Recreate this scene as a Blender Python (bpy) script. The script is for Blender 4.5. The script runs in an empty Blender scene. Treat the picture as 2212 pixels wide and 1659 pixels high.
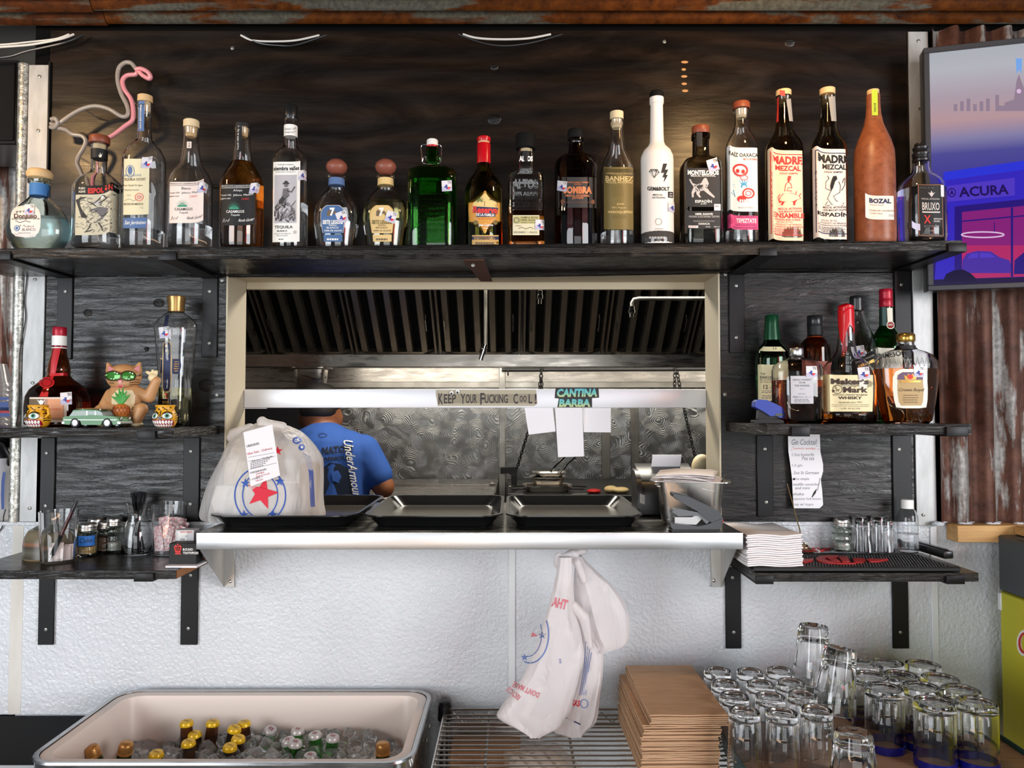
import bpy, bmesh, math, random
from mathutils import Vector, Matrix, noise, geometry
from mathutils.bvhtree import BVHTree
random.seed(7)
C = bpy.context.scene.collection
PI = math.pi
# ---------------------------------------------------------------- camera
CAM = Vector((0.0, -1.885, 1.5)); F = 1661.0; PITCH = math.atan(56.0/F)
cd = bpy.data.cameras.new('camera'); cam = bpy.data.objects.new('camera', cd); C.objects.link(cam)
cd.sensor_width = 36.0; cd.lens = 36.0*F/2212.0; cd.clip_start = 0.02
cam.location = CAM; cam.rotation_euler = (PI/2+PITCH, 0, 0)
bpy.context.scene.camera = cam
# ---------------------------------------------------------------- world, lights, exposure
sc = bpy.context.scene
sc.view_settings.view_transform = 'Standard'; sc.view_settings.look = 'None'
sc.view_settings.gamma = 1.0; sc.view_settings.use_curve_mapping = False
sc.view_settings.exposure = 0.25
sc.cycles.max_bounces = 14; sc.cycles.transmission_bounces = 12; sc.cycles.glossy_bounces = 5
sc.cycles.transparent_max_bounces = 16; sc.cycles.diffuse_bounces = 4
sc.cycles.caustics_reflective = False; sc.cycles.caustics_refractive = True
sc.cycles.blur_glossy = 0.5; sc.cycles.sample_clamp_indirect = 6.0; sc.cycles.sample_clamp_direct = 0.0
w = bpy.data.worlds.new('world'); sc.world = w; w.use_nodes = True
bg = w.node_tree.nodes['Background']; bg.inputs[0].default_value = (0.86, 0.93, 1.0, 1); bg.inputs[1].default_value = 0.16
def area(name, loc, target, sx, sy, power, col):
    l = bpy.data.lights.new(name, 'AREA'); l.shape = 'RECTANGLE'; l.size = sx; l.size_y = sy; l.energy = power; l.color = col
    o = bpy.data.objects.new(name, l); C.objects.link(o); o.location = loc
    o.rotation_euler = (Vector(target)-Vector(loc)).to_track_quat('-Z', 'Y').to_euler(); return o
area('daylight_left', (-2.45, -3.0, 1.62), (-1.3, 0, 1.5), 1.7, 1.5, 66, (0.90, 0.95, 1.0))
area('daylight_right', (2.9, -2.7, 1.75), (0.5, 0, 1.35), 1.5, 1.5, 84, (0.93, 0.97, 1.0))
area('daylight_front', (0.3, -4.6, 1.25), (0.3, 0, 1.25), 2.2, 2.0, 36, (0.95, 0.98, 1.0))
area('kitchen_light', (0.1, 1.0, 2.32), (0.1, 1.15, 1.0), 1.6, 0.5, 48, (1.0, 0.93, 0.8))
area('kitchen_back_fill', (0.3, 1.62, 1.72), (0.3, 2.2, 1.3), 2.4, 0.1, 5, (1.0, 0.94, 0.84))  # added fill that brightens the swirl-ground back wall
area('warm_low_fill', (-0.2, -1.5, 0.86), (-0.1, 0, 0.8), 2.2, 0.05, 3.2, (1.0, 0.66, 0.42))  # added light, source unseen: gives the lower wall its warm tint
def point(name, loc, power, col, r=0.03):
    l = bpy.data.lights.new(name, 'POINT'); l.energy = power; l.color = col; l.shadow_soft_size = r
    o = bpy.data.objects.new(name, l); C.objects.link(o); o.location = loc; return o
# ---------------------------------------------------------------- helpers
ca, sa = math.cos(PITCH), math.sin(PITCH)
def ray(px, py):
    u, v = (px-1106.0)/F, (829.5-py)/F
    return Vector((u, ca - v*sa, sa + v*ca))
def P(px, py, Y):
    d = ray(px, py); return CAM + d*((Y-CAM.y)/d.y)
def PZ(px, py, z):
    d = ray(px, py); return CAM + d*((z-CAM.z)/d.z)
def Xof(px, Y): return (px-1106.0)*(Y-CAM.y)/F
def Zof(py, Y): return P(1106, py, Y).z
def S(Y): return (Y-CAM.y)/F
def h3(*k): return noise.noise(Vector(k))

class MB:
    def __init__(s): s.v = []; s.f = []; s.m = []; s.sm = []; s.mats = []
    def mi(s, mat):
        if mat not in s.mats: s.mats.append(mat)
        return s.mats.index(mat)
    def add(s, verts, faces, mat, smooth=False, xf=None):
        n = len(s.v); i = s.mi(mat)
        for p in verts:
            p = Vector(p); s.v.append(tuple(xf @ p if xf else p))
        for f in faces: s.f.append(tuple(k+n for k in f)); s.m.append(i); s.sm.append(smooth)
        return s
    def box(s, a, b, mat, bev=0.0, xf=None, seg=1):
        x0, y0, z0 = (min(a[i], b[i]) for i in range(3)); x1, y1, z1 = (max(a[i], b[i]) for i in range(3))
        bm = bmesh.new()
        vs = [bm.verts.new(p) for p in ((x0,y0,z0),(x1,y0,z0),(x1,y1,z0),(x0,y1,z0),(x0,y0,z1),(x1,y0,z1),(x1,y1,z1),(x0,y1,z1))]
        for f in ((3,2,1,0),(4,5,6,7),(0,1,5,4),(1,2,6,5),(2,3,7,6),(3,0,4,7)): bm.faces.new([vs[k] for k in f])
        if bev > 0: bmesh.ops.bevel(bm, geom=bm.edges[:], offset=bev, segments=seg, affect='EDGES', profile=0.5)
        bm.verts.index_update()
        s.add([v.co[:] for v in bm.verts], [[v.index for v in f.verts] for f in bm.faces], mat, False, xf); bm.free(); return s
    def prism(s, pts, axis, a, b, mat, smooth=False, xf=None):
        # pts: 2D outline; axis: 'x','y','z' extrusion axis from a to b
        def mk(p, t): return {'x': (t, p[0], p[1]), 'y': (p[0], t, p[1]), 'z': (p[0], p[1], t)}[axis]
        n = len(pts); vs = [mk(p, a) for p in pts] + [mk(p, b) for p in pts]
        fs = [(i, (i+1) % n, n+(i+1) % n, n+i) for i in range(n)]
        s.add(vs, fs, mat, smooth, xf)
        tris = geometry.tessellate_polygon([[Vector((p[0], p[1], 0)) for p in pts]])
        s.add([mk(p, a) for p in pts], [t[::-1] for t in tris], mat, False, xf)
        s.add([mk(p, b) for p in pts], tris, mat, False, xf); return s
    def lathe(s, prof, mat, n=28, c=(0,0,0), p=2.0, ryk=1.0, flute=None, xf=None, smooth=True, caps=(True, True), rot=0.0):
        vs = []; fs = []
        for r, z in prof:
            for k in range(n):
                t = 2*PI*(k+0.5)/n + rot; cs, sn = math.cos(t), math.sin(t)
                rr = max(r, 1e-5)
                if flute: rr *= 1 + flute[1]*abs(math.cos(flute[0]*t/2))
                e = 2.0/p
                vs.append((c[0]+rr*math.copysign(abs(cs)**e, cs), c[1]+ryk*rr*math.copysign(abs(sn)**e, sn), c[2]+z))
        m = len(prof)
        for j in range(m-1):
            for k in range(n):
                k2 = (k+1) % n; fs.append((j*n+k, j*n+k2, (j+1)*n+k2, (j+1)*n+k))
        if caps[0]: fs.append(tuple(range(n-1, -1, -1)))
        if caps[1]: fs.append(tuple((m-1)*n+k for k in range(n)))
        return s.add(vs, fs, mat, smooth, xf)
    def cyl(s, a, b, r, mat, n=12, r2=None, smooth=True):
        return s.tube([a, b], r, mat, n, [r, r if r2 is None else r2], smooth)
    def tube(s, pts, r, mat, n=8, radii=None, smooth=True, closed=False):
        pts = [Vector(p) for p in pts]; N = len(pts); vs = []; fs = []
        up = Vector((0, 0, 1)); prev = None
        for i in range(N):
            if closed: d = pts[(i+1) % N]-pts[i-1]
            else: d = pts[min(i+1, N-1)]-pts[max(i-1, 0)]
            if d.length < 1e-9: d = Vector((0, 0, 1))
            d.normalize()
            if prev is None:
                a = d.cross(up) if abs(d.dot(up)) < .95 else d.cross(Vector((1, 0, 0)))
            else: a = prev - d*prev.dot(d)
            a.normalize(); prev = a; b = d.cross(a)
            rr = radii[i] if radii else r
            for k in range(n):
                t = 2*PI*k/n; vs.append(pts[i] + a*(rr*math.cos(t)) + b*(rr*math.sin(t)))
        for i in range(N if closed else N-1):
            j = (i+1) % N
            for k in range(n): k2 = (k+1) % n; fs.append((i*n+k, i*n+k2, j*n+k2, j*n+k))
        if not closed: fs.append(tuple(range(n-1, -1, -1))); fs.append(tuple((N-1)*n+k for k in range(n)))
        return s.add(vs, fs, mat, smooth)
    def ball(s, c, r, mat, nu=20, nv=12, xf=None, fn=None):
        if not hasattr(r, '__len__'): r = (r, r, r)
        vs = []; fs = []
        for j in range(nv+1):
            ph = PI*j/nv
            for k in range(nu):
                t = 2*PI*k/nu; q = Vector((math.sin(ph)*math.cos(t), math.sin(ph)*math.sin(t), -math.cos(ph)))
                if fn: q = fn(q)
                vs.append((c[0]+r[0]*q.x, c[1]+r[1]*q.y, c[2]+r[2]*q.z))
        for j in range(nv):
            for k in range(nu):
                k2 = (k+1) % nu; fs.append((j*nu+k, j*nu+k2, (j+1)*nu+k2, (j+1)*nu+k))
        return s.add(vs, fs, mat, True, xf)
    def grid(s, fn, nu, nv, mat, smooth=True, flip=False):
        vs = [fn(i/nu, j/nv) for j in range(nv+1) for i in range(nu+1)]; W = nu+1
        fs = [(j*W+i, j*W+i+1, (j+1)*W+i+1, (j+1)*W+i) for j in range(nv) for i in range(nu)]
        if flip: fs = [f[::-1] for f in fs]
        return s.add(vs, fs, mat, smooth)
    def sheet(s, fn, nu, nv, th, mat, smooth=True):
        # closed thin sheet: fn gives the front, th is an offset vector to the back
        th = Vector(th); W = nu+1
        A = [Vector(fn(i/nu, j/nv)) for j in range(nv+1) for i in range(nu+1)]; n = len(A)
        vs = A + [a+th for a in A]
        fs = [(j*W+i, j*W+i+1, (j+1)*W+i+1, (j+1)*W+i) for j in range(nv) for i in range(nu)]
        fs += [tuple(k+n for k in f[::-1]) for f in fs]
        bd = [i for i in range(nu+1)] + [j*W+nu for j in range(1, nv+1)] + [nv*W+i for i in range(nu-1, -1, -1)] + [j*W for j in range(nv-1, 0, -1)]
        for q in range(len(bd)):
            a, b = bd[q], bd[(q+1) % len(bd)]; fs.append((b, a, a+n, b+n))
        return s.add(vs, fs, mat, smooth)
    def mesh(s, name, origin=(0, 0, 0)):
        me = bpy.data.meshes.new(name); o = Vector(origin)
        me.from_pydata([tuple(Vector(p)-o) for p in s.v], [], s.f)
        for m in s.mats: me.materials.append(m)
        me.polygons.foreach_set('material_index', s.m); me.polygons.foreach_set('use_smooth', s.sm)
        me.update(); me.set_sharp_from_angle(angle=math.radians(42)); return me
    def build(s, name, parent=None, origin=None, label=None, cat=None, group=None, kind=None):
        if parent is not None:
            q = parent; o = Vector((0, 0, 0))
            while q is not None: o += Vector(q.location); q = q.parent
            if origin is None: origin = (0, 0, 0); base = o
            else: base = Vector(origin)
            me = s.mesh(name, base); ob = bpy.data.objects.new(name, me); ob.location = base-o; ob.parent = parent
        else:
            if origin is None:
                xs = [p[0] for p in s.v]; ys = [p[1] for p in s.v]; zs = [p[2] for p in s.v]
                origin = ((min(xs)+max(xs))/2, (min(ys)+max(ys))/2, min(zs))
            ob = bpy.data.objects.new(name, s.mesh(name, origin)); ob.location = origin
        C.objects.link(ob); tag(ob, label, cat, group, kind); return ob
def tag(o, label=None, cat=None, group=None, kind=None):
    if label: o['label'] = label
    if cat: o['category'] = cat
    if group: o['group'] = group
    if kind: o['kind'] = kind
    return o
def thing(name, label, cat, loc, group=None, kind=None):
    o = bpy.data.objects.new(name, None); C.objects.link(o); o.location = loc; o.empty_display_size = 0.02
    return tag(o, label, cat, group, kind)
def nth(k):
    return {1: 'first', 2: 'second', 3: 'third', 4: 'fourth', 5: 'fifth', 6: 'sixth', 7: 'seventh', 8: 'eighth', 9: 'ninth', 10: 'tenth', 11: 'eleventh', 12: 'twelfth'}.get(k) or '%d%s' % (k, {1: 'st', 2: 'nd', 3: 'rd'}.get(k % 10 if k not in (11, 12, 13) else 0, 'th'))
def dup(o, parent=None, **kw):
    c = o.copy(); C.objects.link(c)
    if parent is not None: c.parent = parent
    for k, v in kw.items(): c[k] = v
    for ch in o.children: dup(ch, c)
    return c
# ---- flat print: 2D shapes in photograph pixels, laid on a real surface by a mapping function
_tc = {}
def text_mesh(body, bold, res=2):
    k = (body, bold)
    if k not in _tc:
        cu = bpy.data.curves.new('t', 'FONT'); cu.body = body; cu.size = 1.0; cu.resolution_u = res; cu.offset = bold; cu.fill_mode = 'FRONT'
        ob = bpy.data.objects.new('t', cu); me = ob.to_mesh()
        vs = [(v.co.x, v.co.y) for v in me.vertices]; fs = [tuple(p.vertices) for p in me.polygons]
        ob.to_mesh_clear(); bpy.data.objects.remove(ob); bpy.data.curves.remove(cu)
        _tc[k] = (vs, fs)
    return _tc[k]
class Art:
    def __init__(s): s.it = []
    def raw(s, vs, fs, mat, layer): s.it.append((vs, fs, mat, layer)); return s
    def poly(s, pts, mat, layer=1):
        t = geometry.tessellate_polygon([[Vector((p[0], p[1], 0)) for p in pts]]); return s.raw(list(pts), list(t), mat, layer)
    def rows(s, rows, mat, layer=0, n=12):
        vs = [(xl+(xr-xl)*i/n, y) for y, xl, xr in rows for i in range(n+1)]; W = n+1
        return s.raw(vs, [(j*W+i, j*W+i+1, (j+1)*W+i+1, (j+1)*W+i) for j in range(len(rows)-1) for i in range(n)], mat, layer)
    def rect(s, x0, y0, x1, y1, mat, layer=0, n=12, m=4):
        return s.rows([(y0+(y1-y0)*j/m, x0, x1) for j in range(m+1)], mat, layer, n)
    def quad(s, a, b, c, d, mat, layer=0, n=8, m=4):
        # a top-left, b top-right, c bottom-right, d bottom-left
        L = lambda p, q, t: (p[0]+(q[0]-p[0])*t, p[1]+(q[1]-p[1])*t)
        vs = [L(L(a, b, i/n), L(d, c, i/n), j/m) for j in range(m+1) for i in range(n+1)]; W = n+1
        return s.raw(vs, [(j*W+i, j*W+i+1, (j+1)*W+i+1, (j+1)*W+i) for j in range(m) for i in range(n)], mat, layer)
    def ell(s, cx, cy, rx, ry, mat, layer=1, n=20, p=2.0):
        m = 8; rows = []
        for j in range(m+1):
            t = -math.cos(PI*j/m); xx = rx*(max(0, 1-abs(t)**p))**(1/p); rows.append((cy+ry*t, cx-xx, cx+xx))
        return s.rows(rows, mat, layer, 8)
    def ring(s, cx, cy, rx, ry, wd, mat, layer=1, n=28, a0=0, a1=2*PI):
        return s.line([(cx+rx*math.cos(a0+(a1-a0)*k/n), cy+ry*math.sin(a0+(a1-a0)*k/n)) for k in range(n+1)], wd, mat, layer)
    def frame(s, x0, y0, x1, y1, wd, mat, layer=1):
        for a in ((x0, y0, x1, y0+wd), (x0, y1-wd, x1, y1), (x0, y0, x0+wd, y1), (x1-wd, y0, x1, y1)): s.rect(*a, mat, layer, 8, 4)
        return s
    def line(s, pts, wd, mat, layer=1):
        vs = []; n = len(pts)
        for i in range(n):
            a = pts[max(i-1, 0)]; b = pts[min(i+1, n-1)]; dx, dy = b[0]-a[0], b[1]-a[1]; L = math.hypot(dx, dy) or 1
            ww = wd[i] if hasattr(wd, '__len__') else wd
            nx, ny = -dy/L*ww/2, dx/L*ww/2; x, y = pts[i]; vs += [(x+nx, y+ny), (x-nx, y-ny)]
        return s.raw(vs, [(2*i, 2*i+2, 2*i+3, 2*i+1) for i in range(n-1)], mat, layer)
    def text(s, body, cx, cy, wd, ht, mat, layer=2, bold=0.0, rot=0.0, shear=0.0):
        vs, fs = text_mesh(body, bold)
        if not vs: return s
        x0 = min(v[0] for v in vs); x1 = max(v[0] for v in vs); y0 = min(v[1] for v in vs); y1 = max(v[1] for v in vs)
        kx = wd/max(x1-x0, 1e-6); ky = ht/max(y1-y0, 1e-6); c, sn = math.cos(rot), math.sin(rot); out = []
        for x, y in vs:
            X = (x-(x0+x1)/2)*kx; Y = -(y-(y0+y1)/2)*ky; X -= shear*Y
            out.append((cx+X*c-Y*sn, cy+X*sn+Y*c))
        return s.raw(out, fs, mat, layer)
    def star(s, cx, cy, r, mat, layer=1, rot=-PI/2, k=0.4, sx=1.0):
        return s.poly([(cx+sx*(r if i % 2 == 0 else r*k)*math.cos(rot+PI*i/5), cy+(r if i % 2 == 0 else r*k)*math.sin(rot+PI*i/5)) for i in range(10)], mat, layer)
    def microtext(s, x0, y0, x1, y1, n, mat, layer=2, fill=0.45, seed=0):
        rnd = random.Random(seed); hh = (y1-y0)/n
        for j in range(n):
            x = x0 + rnd.random()*3; e = x1 - rnd.random()*(x1-x0)*.2
            while x < e:
                wd = min(2+rnd.random()*6, e-x); s.rect(x, y0+hh*(j+.25), x+wd, y0+hh*(j+.25+fill), mat, layer, 1, 1); x += wd+1.2
        return s
    def to(s, mb, fn):
        for vs, fs, mat, layer in s.it: mb.add([fn(x, y, layer) for x, y in vs], fs, mat)
        return mb
def clusters(a, gap=4):
    gs = []
    for it in a.it:
        B_ = (min(v[0] for v in it[0])-gap, min(v[1] for v in it[0])-gap, max(v[0] for v in it[0])+gap, max(v[1] for v in it[0])+gap)
        hit = [g for g in gs if not (B_[0] > g[0][2] or B_[2] < g[0][0] or B_[1] > g[0][3] or B_[3] < g[0][1])]
        new = [B_, [it]]
        for g in hit: gs.remove(g); new = [(min(new[0][0], g[0][0]), min(new[0][1], g[0][1]), max(new[0][2], g[0][2]), max(new[0][3], g[0][3])), g[1]+new[1]]
        gs.append(new)
    return [g[1] for g in gs]
def print_parts(a, fn, parent, name='print', gap=4):
    for its in clusters(a, gap): q = Art(); q.it = its; m = MB(); q.to(m, fn); m.build(name, parent)
def fplane(Y, eps=0.0003): return lambda x, y, l: P(x, y, Y-eps*(l+1))
def fray(bvh, Y0, eps=0.0005):
    def fn(x, y, l):
        d = ray(x, y).normalized(); h = bvh.ray_cast(CAM, d)
        q = h[0] if h[0] is not None else P(x, y, Y0)
        return q - d*(eps*(l+1))
    return fn
def bvh_of(mb): return BVHTree.FromPolygons([Vector(v) for v in mb.v], mb.f)
# ---------------------------------------------------------------- materials
_mc = {}
def mat(name, col, rough=0.5, metal=0.0, trans=0.0, ior=1.45, emit=None, es=1.0, spec=0.5, coat=0.0, sub=0.0, alpha=1.0):
    if name in _mc: return _mc[name]
    m = bpy.data.materials.new(name); m.use_nodes = True; b = m.node_tree.nodes['Principled BSDF']
    b.inputs['Base Color'].default_value = (*col, 1); b.inputs['Roughness'].default_value = rough; b.inputs['Metallic'].default_value = metal
    b.inputs['Transmission Weight'].default_value = trans; b.inputs['IOR'].default_value = ior; b.inputs['Specular IOR Level'].default_value = spec
    b.inputs['Coat Weight'].default_value = coat; b.inputs['Coat Roughness'].default_value = 0.05
    b.inputs['Alpha'].default_value = alpha
    if emit: b.inputs['Emission Color'].default_value = (*emit, 1); b.inputs['Emission Strength'].default_value = es
    _mc[name] = m; return m
def srgb(r, g, b): return tuple((c/255/12.92 if c/255 <= .04045 else ((c/255+.055)/1.055)**2.4) for c in (r, g, b))
def N(m, t, **kw):
    n = m.node_tree.nodes.new(t)
    for k, v in kw.items():
        if k in n.inputs: n.inputs[k].default_value = v
        else: setattr(n, k, v)
    return n
def bsdf(m): return m.node_tree.nodes['Principled BSDF']
def link(m, a, b): m.node_tree.links.new(a, b)
def coords(m, scale=(1, 1, 1), rot=(0, 0, 0), kind='Object'):
    tc = N(m, 'ShaderNodeTexCoord'); mp = N(m, 'ShaderNodeMapping'); mp.inputs['Scale'].default_value = scale; mp.inputs['Rotation'].default_value = rot
    link(m, tc.outputs[kind], mp.inputs['Vector']); return mp.outputs['Vector']
def ramp(m, fac, stops, interp='LINEAR'):
    r = N(m, 'ShaderNodeValToRGB'); r.color_ramp.interpolation = interp; e = r.color_ramp.elements
    while len(e) < len(stops): e.new(0.5)
    for i, (p, c) in enumerate(stops): e[i].position = p; e[i].color = (*c, 1) if len(c) == 3 else c
    link(m, fac, r.inputs['Fac']); return r.outputs['Color']
def noise_t(m, vec, scale, detail=4, rough=.55, dist=0.0):
    n = N(m, 'ShaderNodeTexNoise'); n.inputs['Scale'].default_value = scale; n.inputs['Detail'].default_value = detail
    n.inputs['Roughness'].default_value = rough; n.inputs['Distortion'].default_value = dist; link(m, vec, n.inputs['Vector']); return n.outputs['Fac']
def bump(m, h, strength, dist=0.002):
    b = N(m, 'ShaderNodeBump'); b.inputs['Strength'].default_value = strength; b.inputs['Distance'].default_value = dist
    link(m, h, b.inputs['Height']); link(m, b.outputs['Normal'], bsdf(m).inputs['Normal'])
def mixc(m, fac, a, b):
    x = N(m, 'ShaderNodeMix', data_type='RGBA')
    link(m, fac, x.inputs[0])
    for s_, i in ((a, 6), (b, 7)):
        if hasattr(s_, 'is_linked'): link(m, s_, x.inputs[i])
        else: x.inputs[i].default_value = (*s_, 1)
    return x.outputs[2]
def math_n(m, op, a, b=None):
    x = N(m, 'ShaderNodeMath', operation=op)
    for i, q in enumerate((a, b)):
        if q is None: continue
        if hasattr(q, 'is_linked'): link(m, q, x.inputs[i])
        else: x.inputs[i].default_value = q
    return x.outputs[0]

# stained plywood: dark brown-black stain over long horizontal grain with gloss
def plywood(name, dark, light, rough, bstr, bscale):
    m = mat(name, dark, rough)
    v = coords(m, (0.9, 1, 4.0)); g = noise_t(m, v, 2.6, 5, .6, 1.6)
    v2 = coords(m, (3, 3, 60)); g2 = noise_t(m, v2, 6, 3, .6)
    v3 = coords(m, (1, 1, 2.2)); wv = N(m, 'ShaderNodeTexWave', wave_type='RINGS', rings_direction='Y'); wv.inputs['Scale'].default_value = 2.2; wv.inputs['Distortion'].default_value = 9; wv.inputs['Detail'].default_value = 2; wv.inputs['Detail Scale'].default_value = 0.6
    link(m, v3, wv.inputs['Vector'])
    f = math_n(m, 'ADD', math_n(m, 'MULTIPLY', g, .62), math_n(m, 'ADD', math_n(m, 'MULTIPLY', g2, .22), math_n(m, 'MULTIPLY', wv.outputs['Fac'], .2)))
    c = ramp(m, f, [(.36, dark), (.56, tuple((a+b)/2*.8 for a, b in zip(dark, light))), (.72, light)])
    link(m, c, bsdf(m).inputs['Base Color'])
    v4 = coords(m, (1, 1, 7)); b1 = noise_t(m, v4, bscale, 5, .65, .8)
    hh = math_n(m, 'POWER', b1, 2.0)
    bump(m, hh, bstr, 0.006)
    r = ramp(m, g, [(.3, (rough*.8,)*3), (.7, (rough*1.35,)*3)]); link(m, r, bsdf(m).inputs['Roughness'])
    return m
M_ply = plywood('stained_plywood', (.004, .003, .0025), (.020, .010, .005), .29, .06, 14)
M_plyb = plywood('black_stained_plywood', (.004, .004, .004), (.018, .015, .013), .30, .5, 11)
M_board = plywood('black_painted_board', (.005, .004, .0035), (.016, .011, .008), .22, .6, 22)
def frp():
    m = mat('white_pebbled_panel', srgb(214, 217, 221), .28)
    v = coords(m); n = noise_t(m, v, 125, 1, .5); n2 = noise_t(m, v, 3, 3, .5)
    c = ramp(m, n2, [(.3, srgb(204, 206, 210)), (.7, srgb(220, 223, 227))]); link(m, c, bsdf(m).inputs['Base Color'])
    bump(m, n, .8, 0.004); return m
M_frp = frp()
def stain_frp():
    m = mat('caulk_stained_panel', srgb(225, 218, 206), .5); v = coords(m, (1, 1, .25)); n = noise_t(m, v, 9, 4, .6)
    c = ramp(m, n, [(.35, srgb(206, 198, 186)), (.65, srgb(226, 222, 216))]); link(m, c, bsdf(m).inputs['Base Color']); return m
M_caulk = stain_frp()
def steel(name, col, rough, sc_=(1, 1, 1), amp=.12, bstr=0.02):
    m = mat(name, col, rough, 1.0); v = coords(m, sc_); n = noise_t(m, v, 8, 4, .6)
    r = ramp(m, n, [(.3, (max(rough-amp, .03),)*3), (.7, (rough+amp,)*3)]); link(m, r, bsdf(m).inputs['Roughness'])
    if bstr: bump(m, noise_t(m, coords(m, sc_), 60, 3), bstr, .001)
    return m
M_steel = steel('brushed_stainless_steel', (.60, .61, .62), .36, (1, 8, 8), .05, .01)
M_steel_top = steel('worn_stainless_top', (.34, .33, .31), .22, (1, 8, 8))
M_alum = mat('white_aluminium_strip', srgb(178, 178, 176), .5, .35); link(M_alum, ramp(M_alum, noise_t(M_alum, coords(M_alum, (5, 5, 1.5)), 7, 5, .6), [(.3, srgb(160, 160, 158)), (.7, srgb(190, 190, 190))]), bsdf(M_alum).inputs['Base Color'])
M_alum_rail = mat('satin_aluminium_rail', srgb(228, 228, 232), .45, 0.35)
M_chrome = mat('chrome', (.75, .75, .75), .08, 1.0)
M_dullch = mat('dull_chrome', (.5, .5, .5), .4, 1.0)
M_wire = mat('chrome_wire', (.60, .58, .55), .22, 1.0)
def galv():
    m = mat('galvanised_steel', (.5, .5, .46), .4, .8); v = coords(m); vo = N(m, 'ShaderNodeTexVoronoi'); vo.inputs['Scale'].default_value = 130; link(m, v, vo.inputs['Vector'])
    c = ramp(m, vo.outputs['Color'], [(.2, (.30, .30, .27)), (.8, (.68, .67, .62))]); link(m, c, bsdf(m).inputs['Base Color'])
    bump(m, noise_t(m, v, 220, 2), .5, .002); return m
M_galv = galv()
def rust(name, sc_, thr, rustc, darkc, gal):
    m = mat(name, rustc, .42, .45)
    v = coords(m, sc_); n = noise_t(m, v, 3.0, 7, .62, .3); k = ramp(m, n, [(thr-.02, (0, 0, 0)), (thr+.02, (1, 1, 1))])
    v2 = coords(m); n2 = noise_t(m, v2, 30, 5, .7); rc = ramp(m, n2, [(.3, darkc), (.7, rustc)]); n3 = noise_t(m, v2, 90, 3, .6); gc = ramp(m, n3, [(.35, tuple(c*.55 for c in gal)), (.65, gal)])
    link(m, mixc(m, k, rc, gc), bsdf(m).inputs['Base Color']); bump(m, n2, .25, .002); return m
M_rust_ceil = rust('rusted_roof_sheet', (.6, 3.6, 3.6), .53, (.22, .066, .010), (.04, .011, .004), (.17, .17, .14))
M_rust_wall = rust('rusted_wall_sheet', (3.2, 3.2, .6), .54, (.15, .062, .04), (.05, .02, .013), (.40, .38, .36))
M_tan = mat('tan_painted_frame', srgb(196, 183, 158), .6); bump(M_tan, noise_t(M_tan, coords(M_tan), 260, 2), .12, .001)
M_black = mat('black_powder_coat', (.008, .008, .009), .42, spec=.3); bump(M_black, noise_t(M_black, coords(M_black), 420, 2), .15, .001)
M_blackplastic = mat('black_plastic', (.012, .012, .013), .28)
M_blackmatte = mat('black_matte', (.006, .006, .006), .7, spec=.15)
M_screw = mat('zinc_screw', (.30, .31, .28), .4, .8)
M_dark = mat('dark_void_paint', (.003, .003, .003), .8, spec=.08)
M_woodblk = mat('bare_pine_block', srgb(196, 150, 92), .6); link(M_woodblk, ramp(M_woodblk, noise_t(M_woodblk, coords(M_woodblk, (1, 4, 14)), 6, 4), [(.3, srgb(172, 124, 72)), (.7, srgb(206, 162, 104))]), bsdf(M_woodblk).inputs['Base Color'])
M_rawend = mat('raw_plywood_edge', srgb(150, 98, 56), .6)
M_brownmetal = mat('brown_rusted_bracket', srgb(84, 48, 34), .6, .2)
M_white = mat('white_print', srgb(240, 238, 232), .5)
M_ink = mat('black_print', (.012, .012, .014), .5)
M_grey = mat('grey_print', srgb(120, 118, 118), .5)
M_lgrey = mat('light_grey_print', srgb(176, 172, 168), .5)
M_red = mat('red_print', srgb(200, 38, 36), .5)
M_blue = mat('blue_print', srgb(44, 72, 140), .5)
M_paper = mat('white_paper', srgb(236, 232, 234), .7)
M_glass = mat('clear_glass', (1, 1, 1), 0.0, 0, 1.0, 1.5)
M_glassg = mat('greyish_glass', (.86, .90, .86), 0.0, 0, 1.0, 1.5)
M_water = mat('clear_spirit', (1, 1, 1), 0.0, 0, 1.0, 1.34)
def glassc(name, col, rough=0.0): return mat(name, col, rough, 0, 1.0, 1.48)
M_cork = mat('cork_stopper', srgb(214, 178, 128), .6); M_corkl = mat('pale_cork', srgb(222, 200, 160), .7)
M_woodcap = mat('brown_wood_cap', srgb(132, 66, 42), .45); M_woodball = mat('walnut_ball', srgb(138, 78, 62), .4)
bump(M_woodball, noise_t(M_woodball, coords(M_woodball, (20, 20, 160)), 4, 2), .1, .001)
# ---------------------------------------------------------------- room shell
XL, XR = P(487, 850, 0).x, P(1556, 850, 0).x
ZT = Zof(588, 0); ZPASS = P(1106, 1151, -0.235).z; ZCEIL = Zof(66, 0); ZPLYB = Zof(1126, 0)
TH = 0.128; XPL, XPR = P(104, 300, 0).x, P(1967, 300, 0).x
def struct(mb, name, origin=None, parent=None, kind='structure'):
    return mb.build(name, parent, origin, kind=kind if parent is None else None)
m = MB()
m.box((-1.19, 0.006, 0), (XL, TH, ZCEIL+.05), M_dark); m.box((-2.2, 0.006, 0), (-1.19, TH, ZPLYB-.02), M_dark); m.box((XR, 0.006, 0), (2.2, TH, ZCEIL+.05), M_dark)
m.box((XL, 0.006, ZT), (XR, TH, ZCEIL+.05), M_dark); m.box((XL, 0.006, 0), (XR, TH, ZPASS-.03), M_dark)
WALL = struct(m, 'wall_back', (0, 0.006, 0))
def wp(name, x0, x1, z0, z1, mt, y=0.0):
    return MB().box((x0, y, z0), (x1, 0.0065, z1), mt, .0008).build(name, WALL)
ZSH = Zof(592, 0)
wp('plywood_panel', XPL, XPR, ZT, ZCEIL, M_ply)
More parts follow.
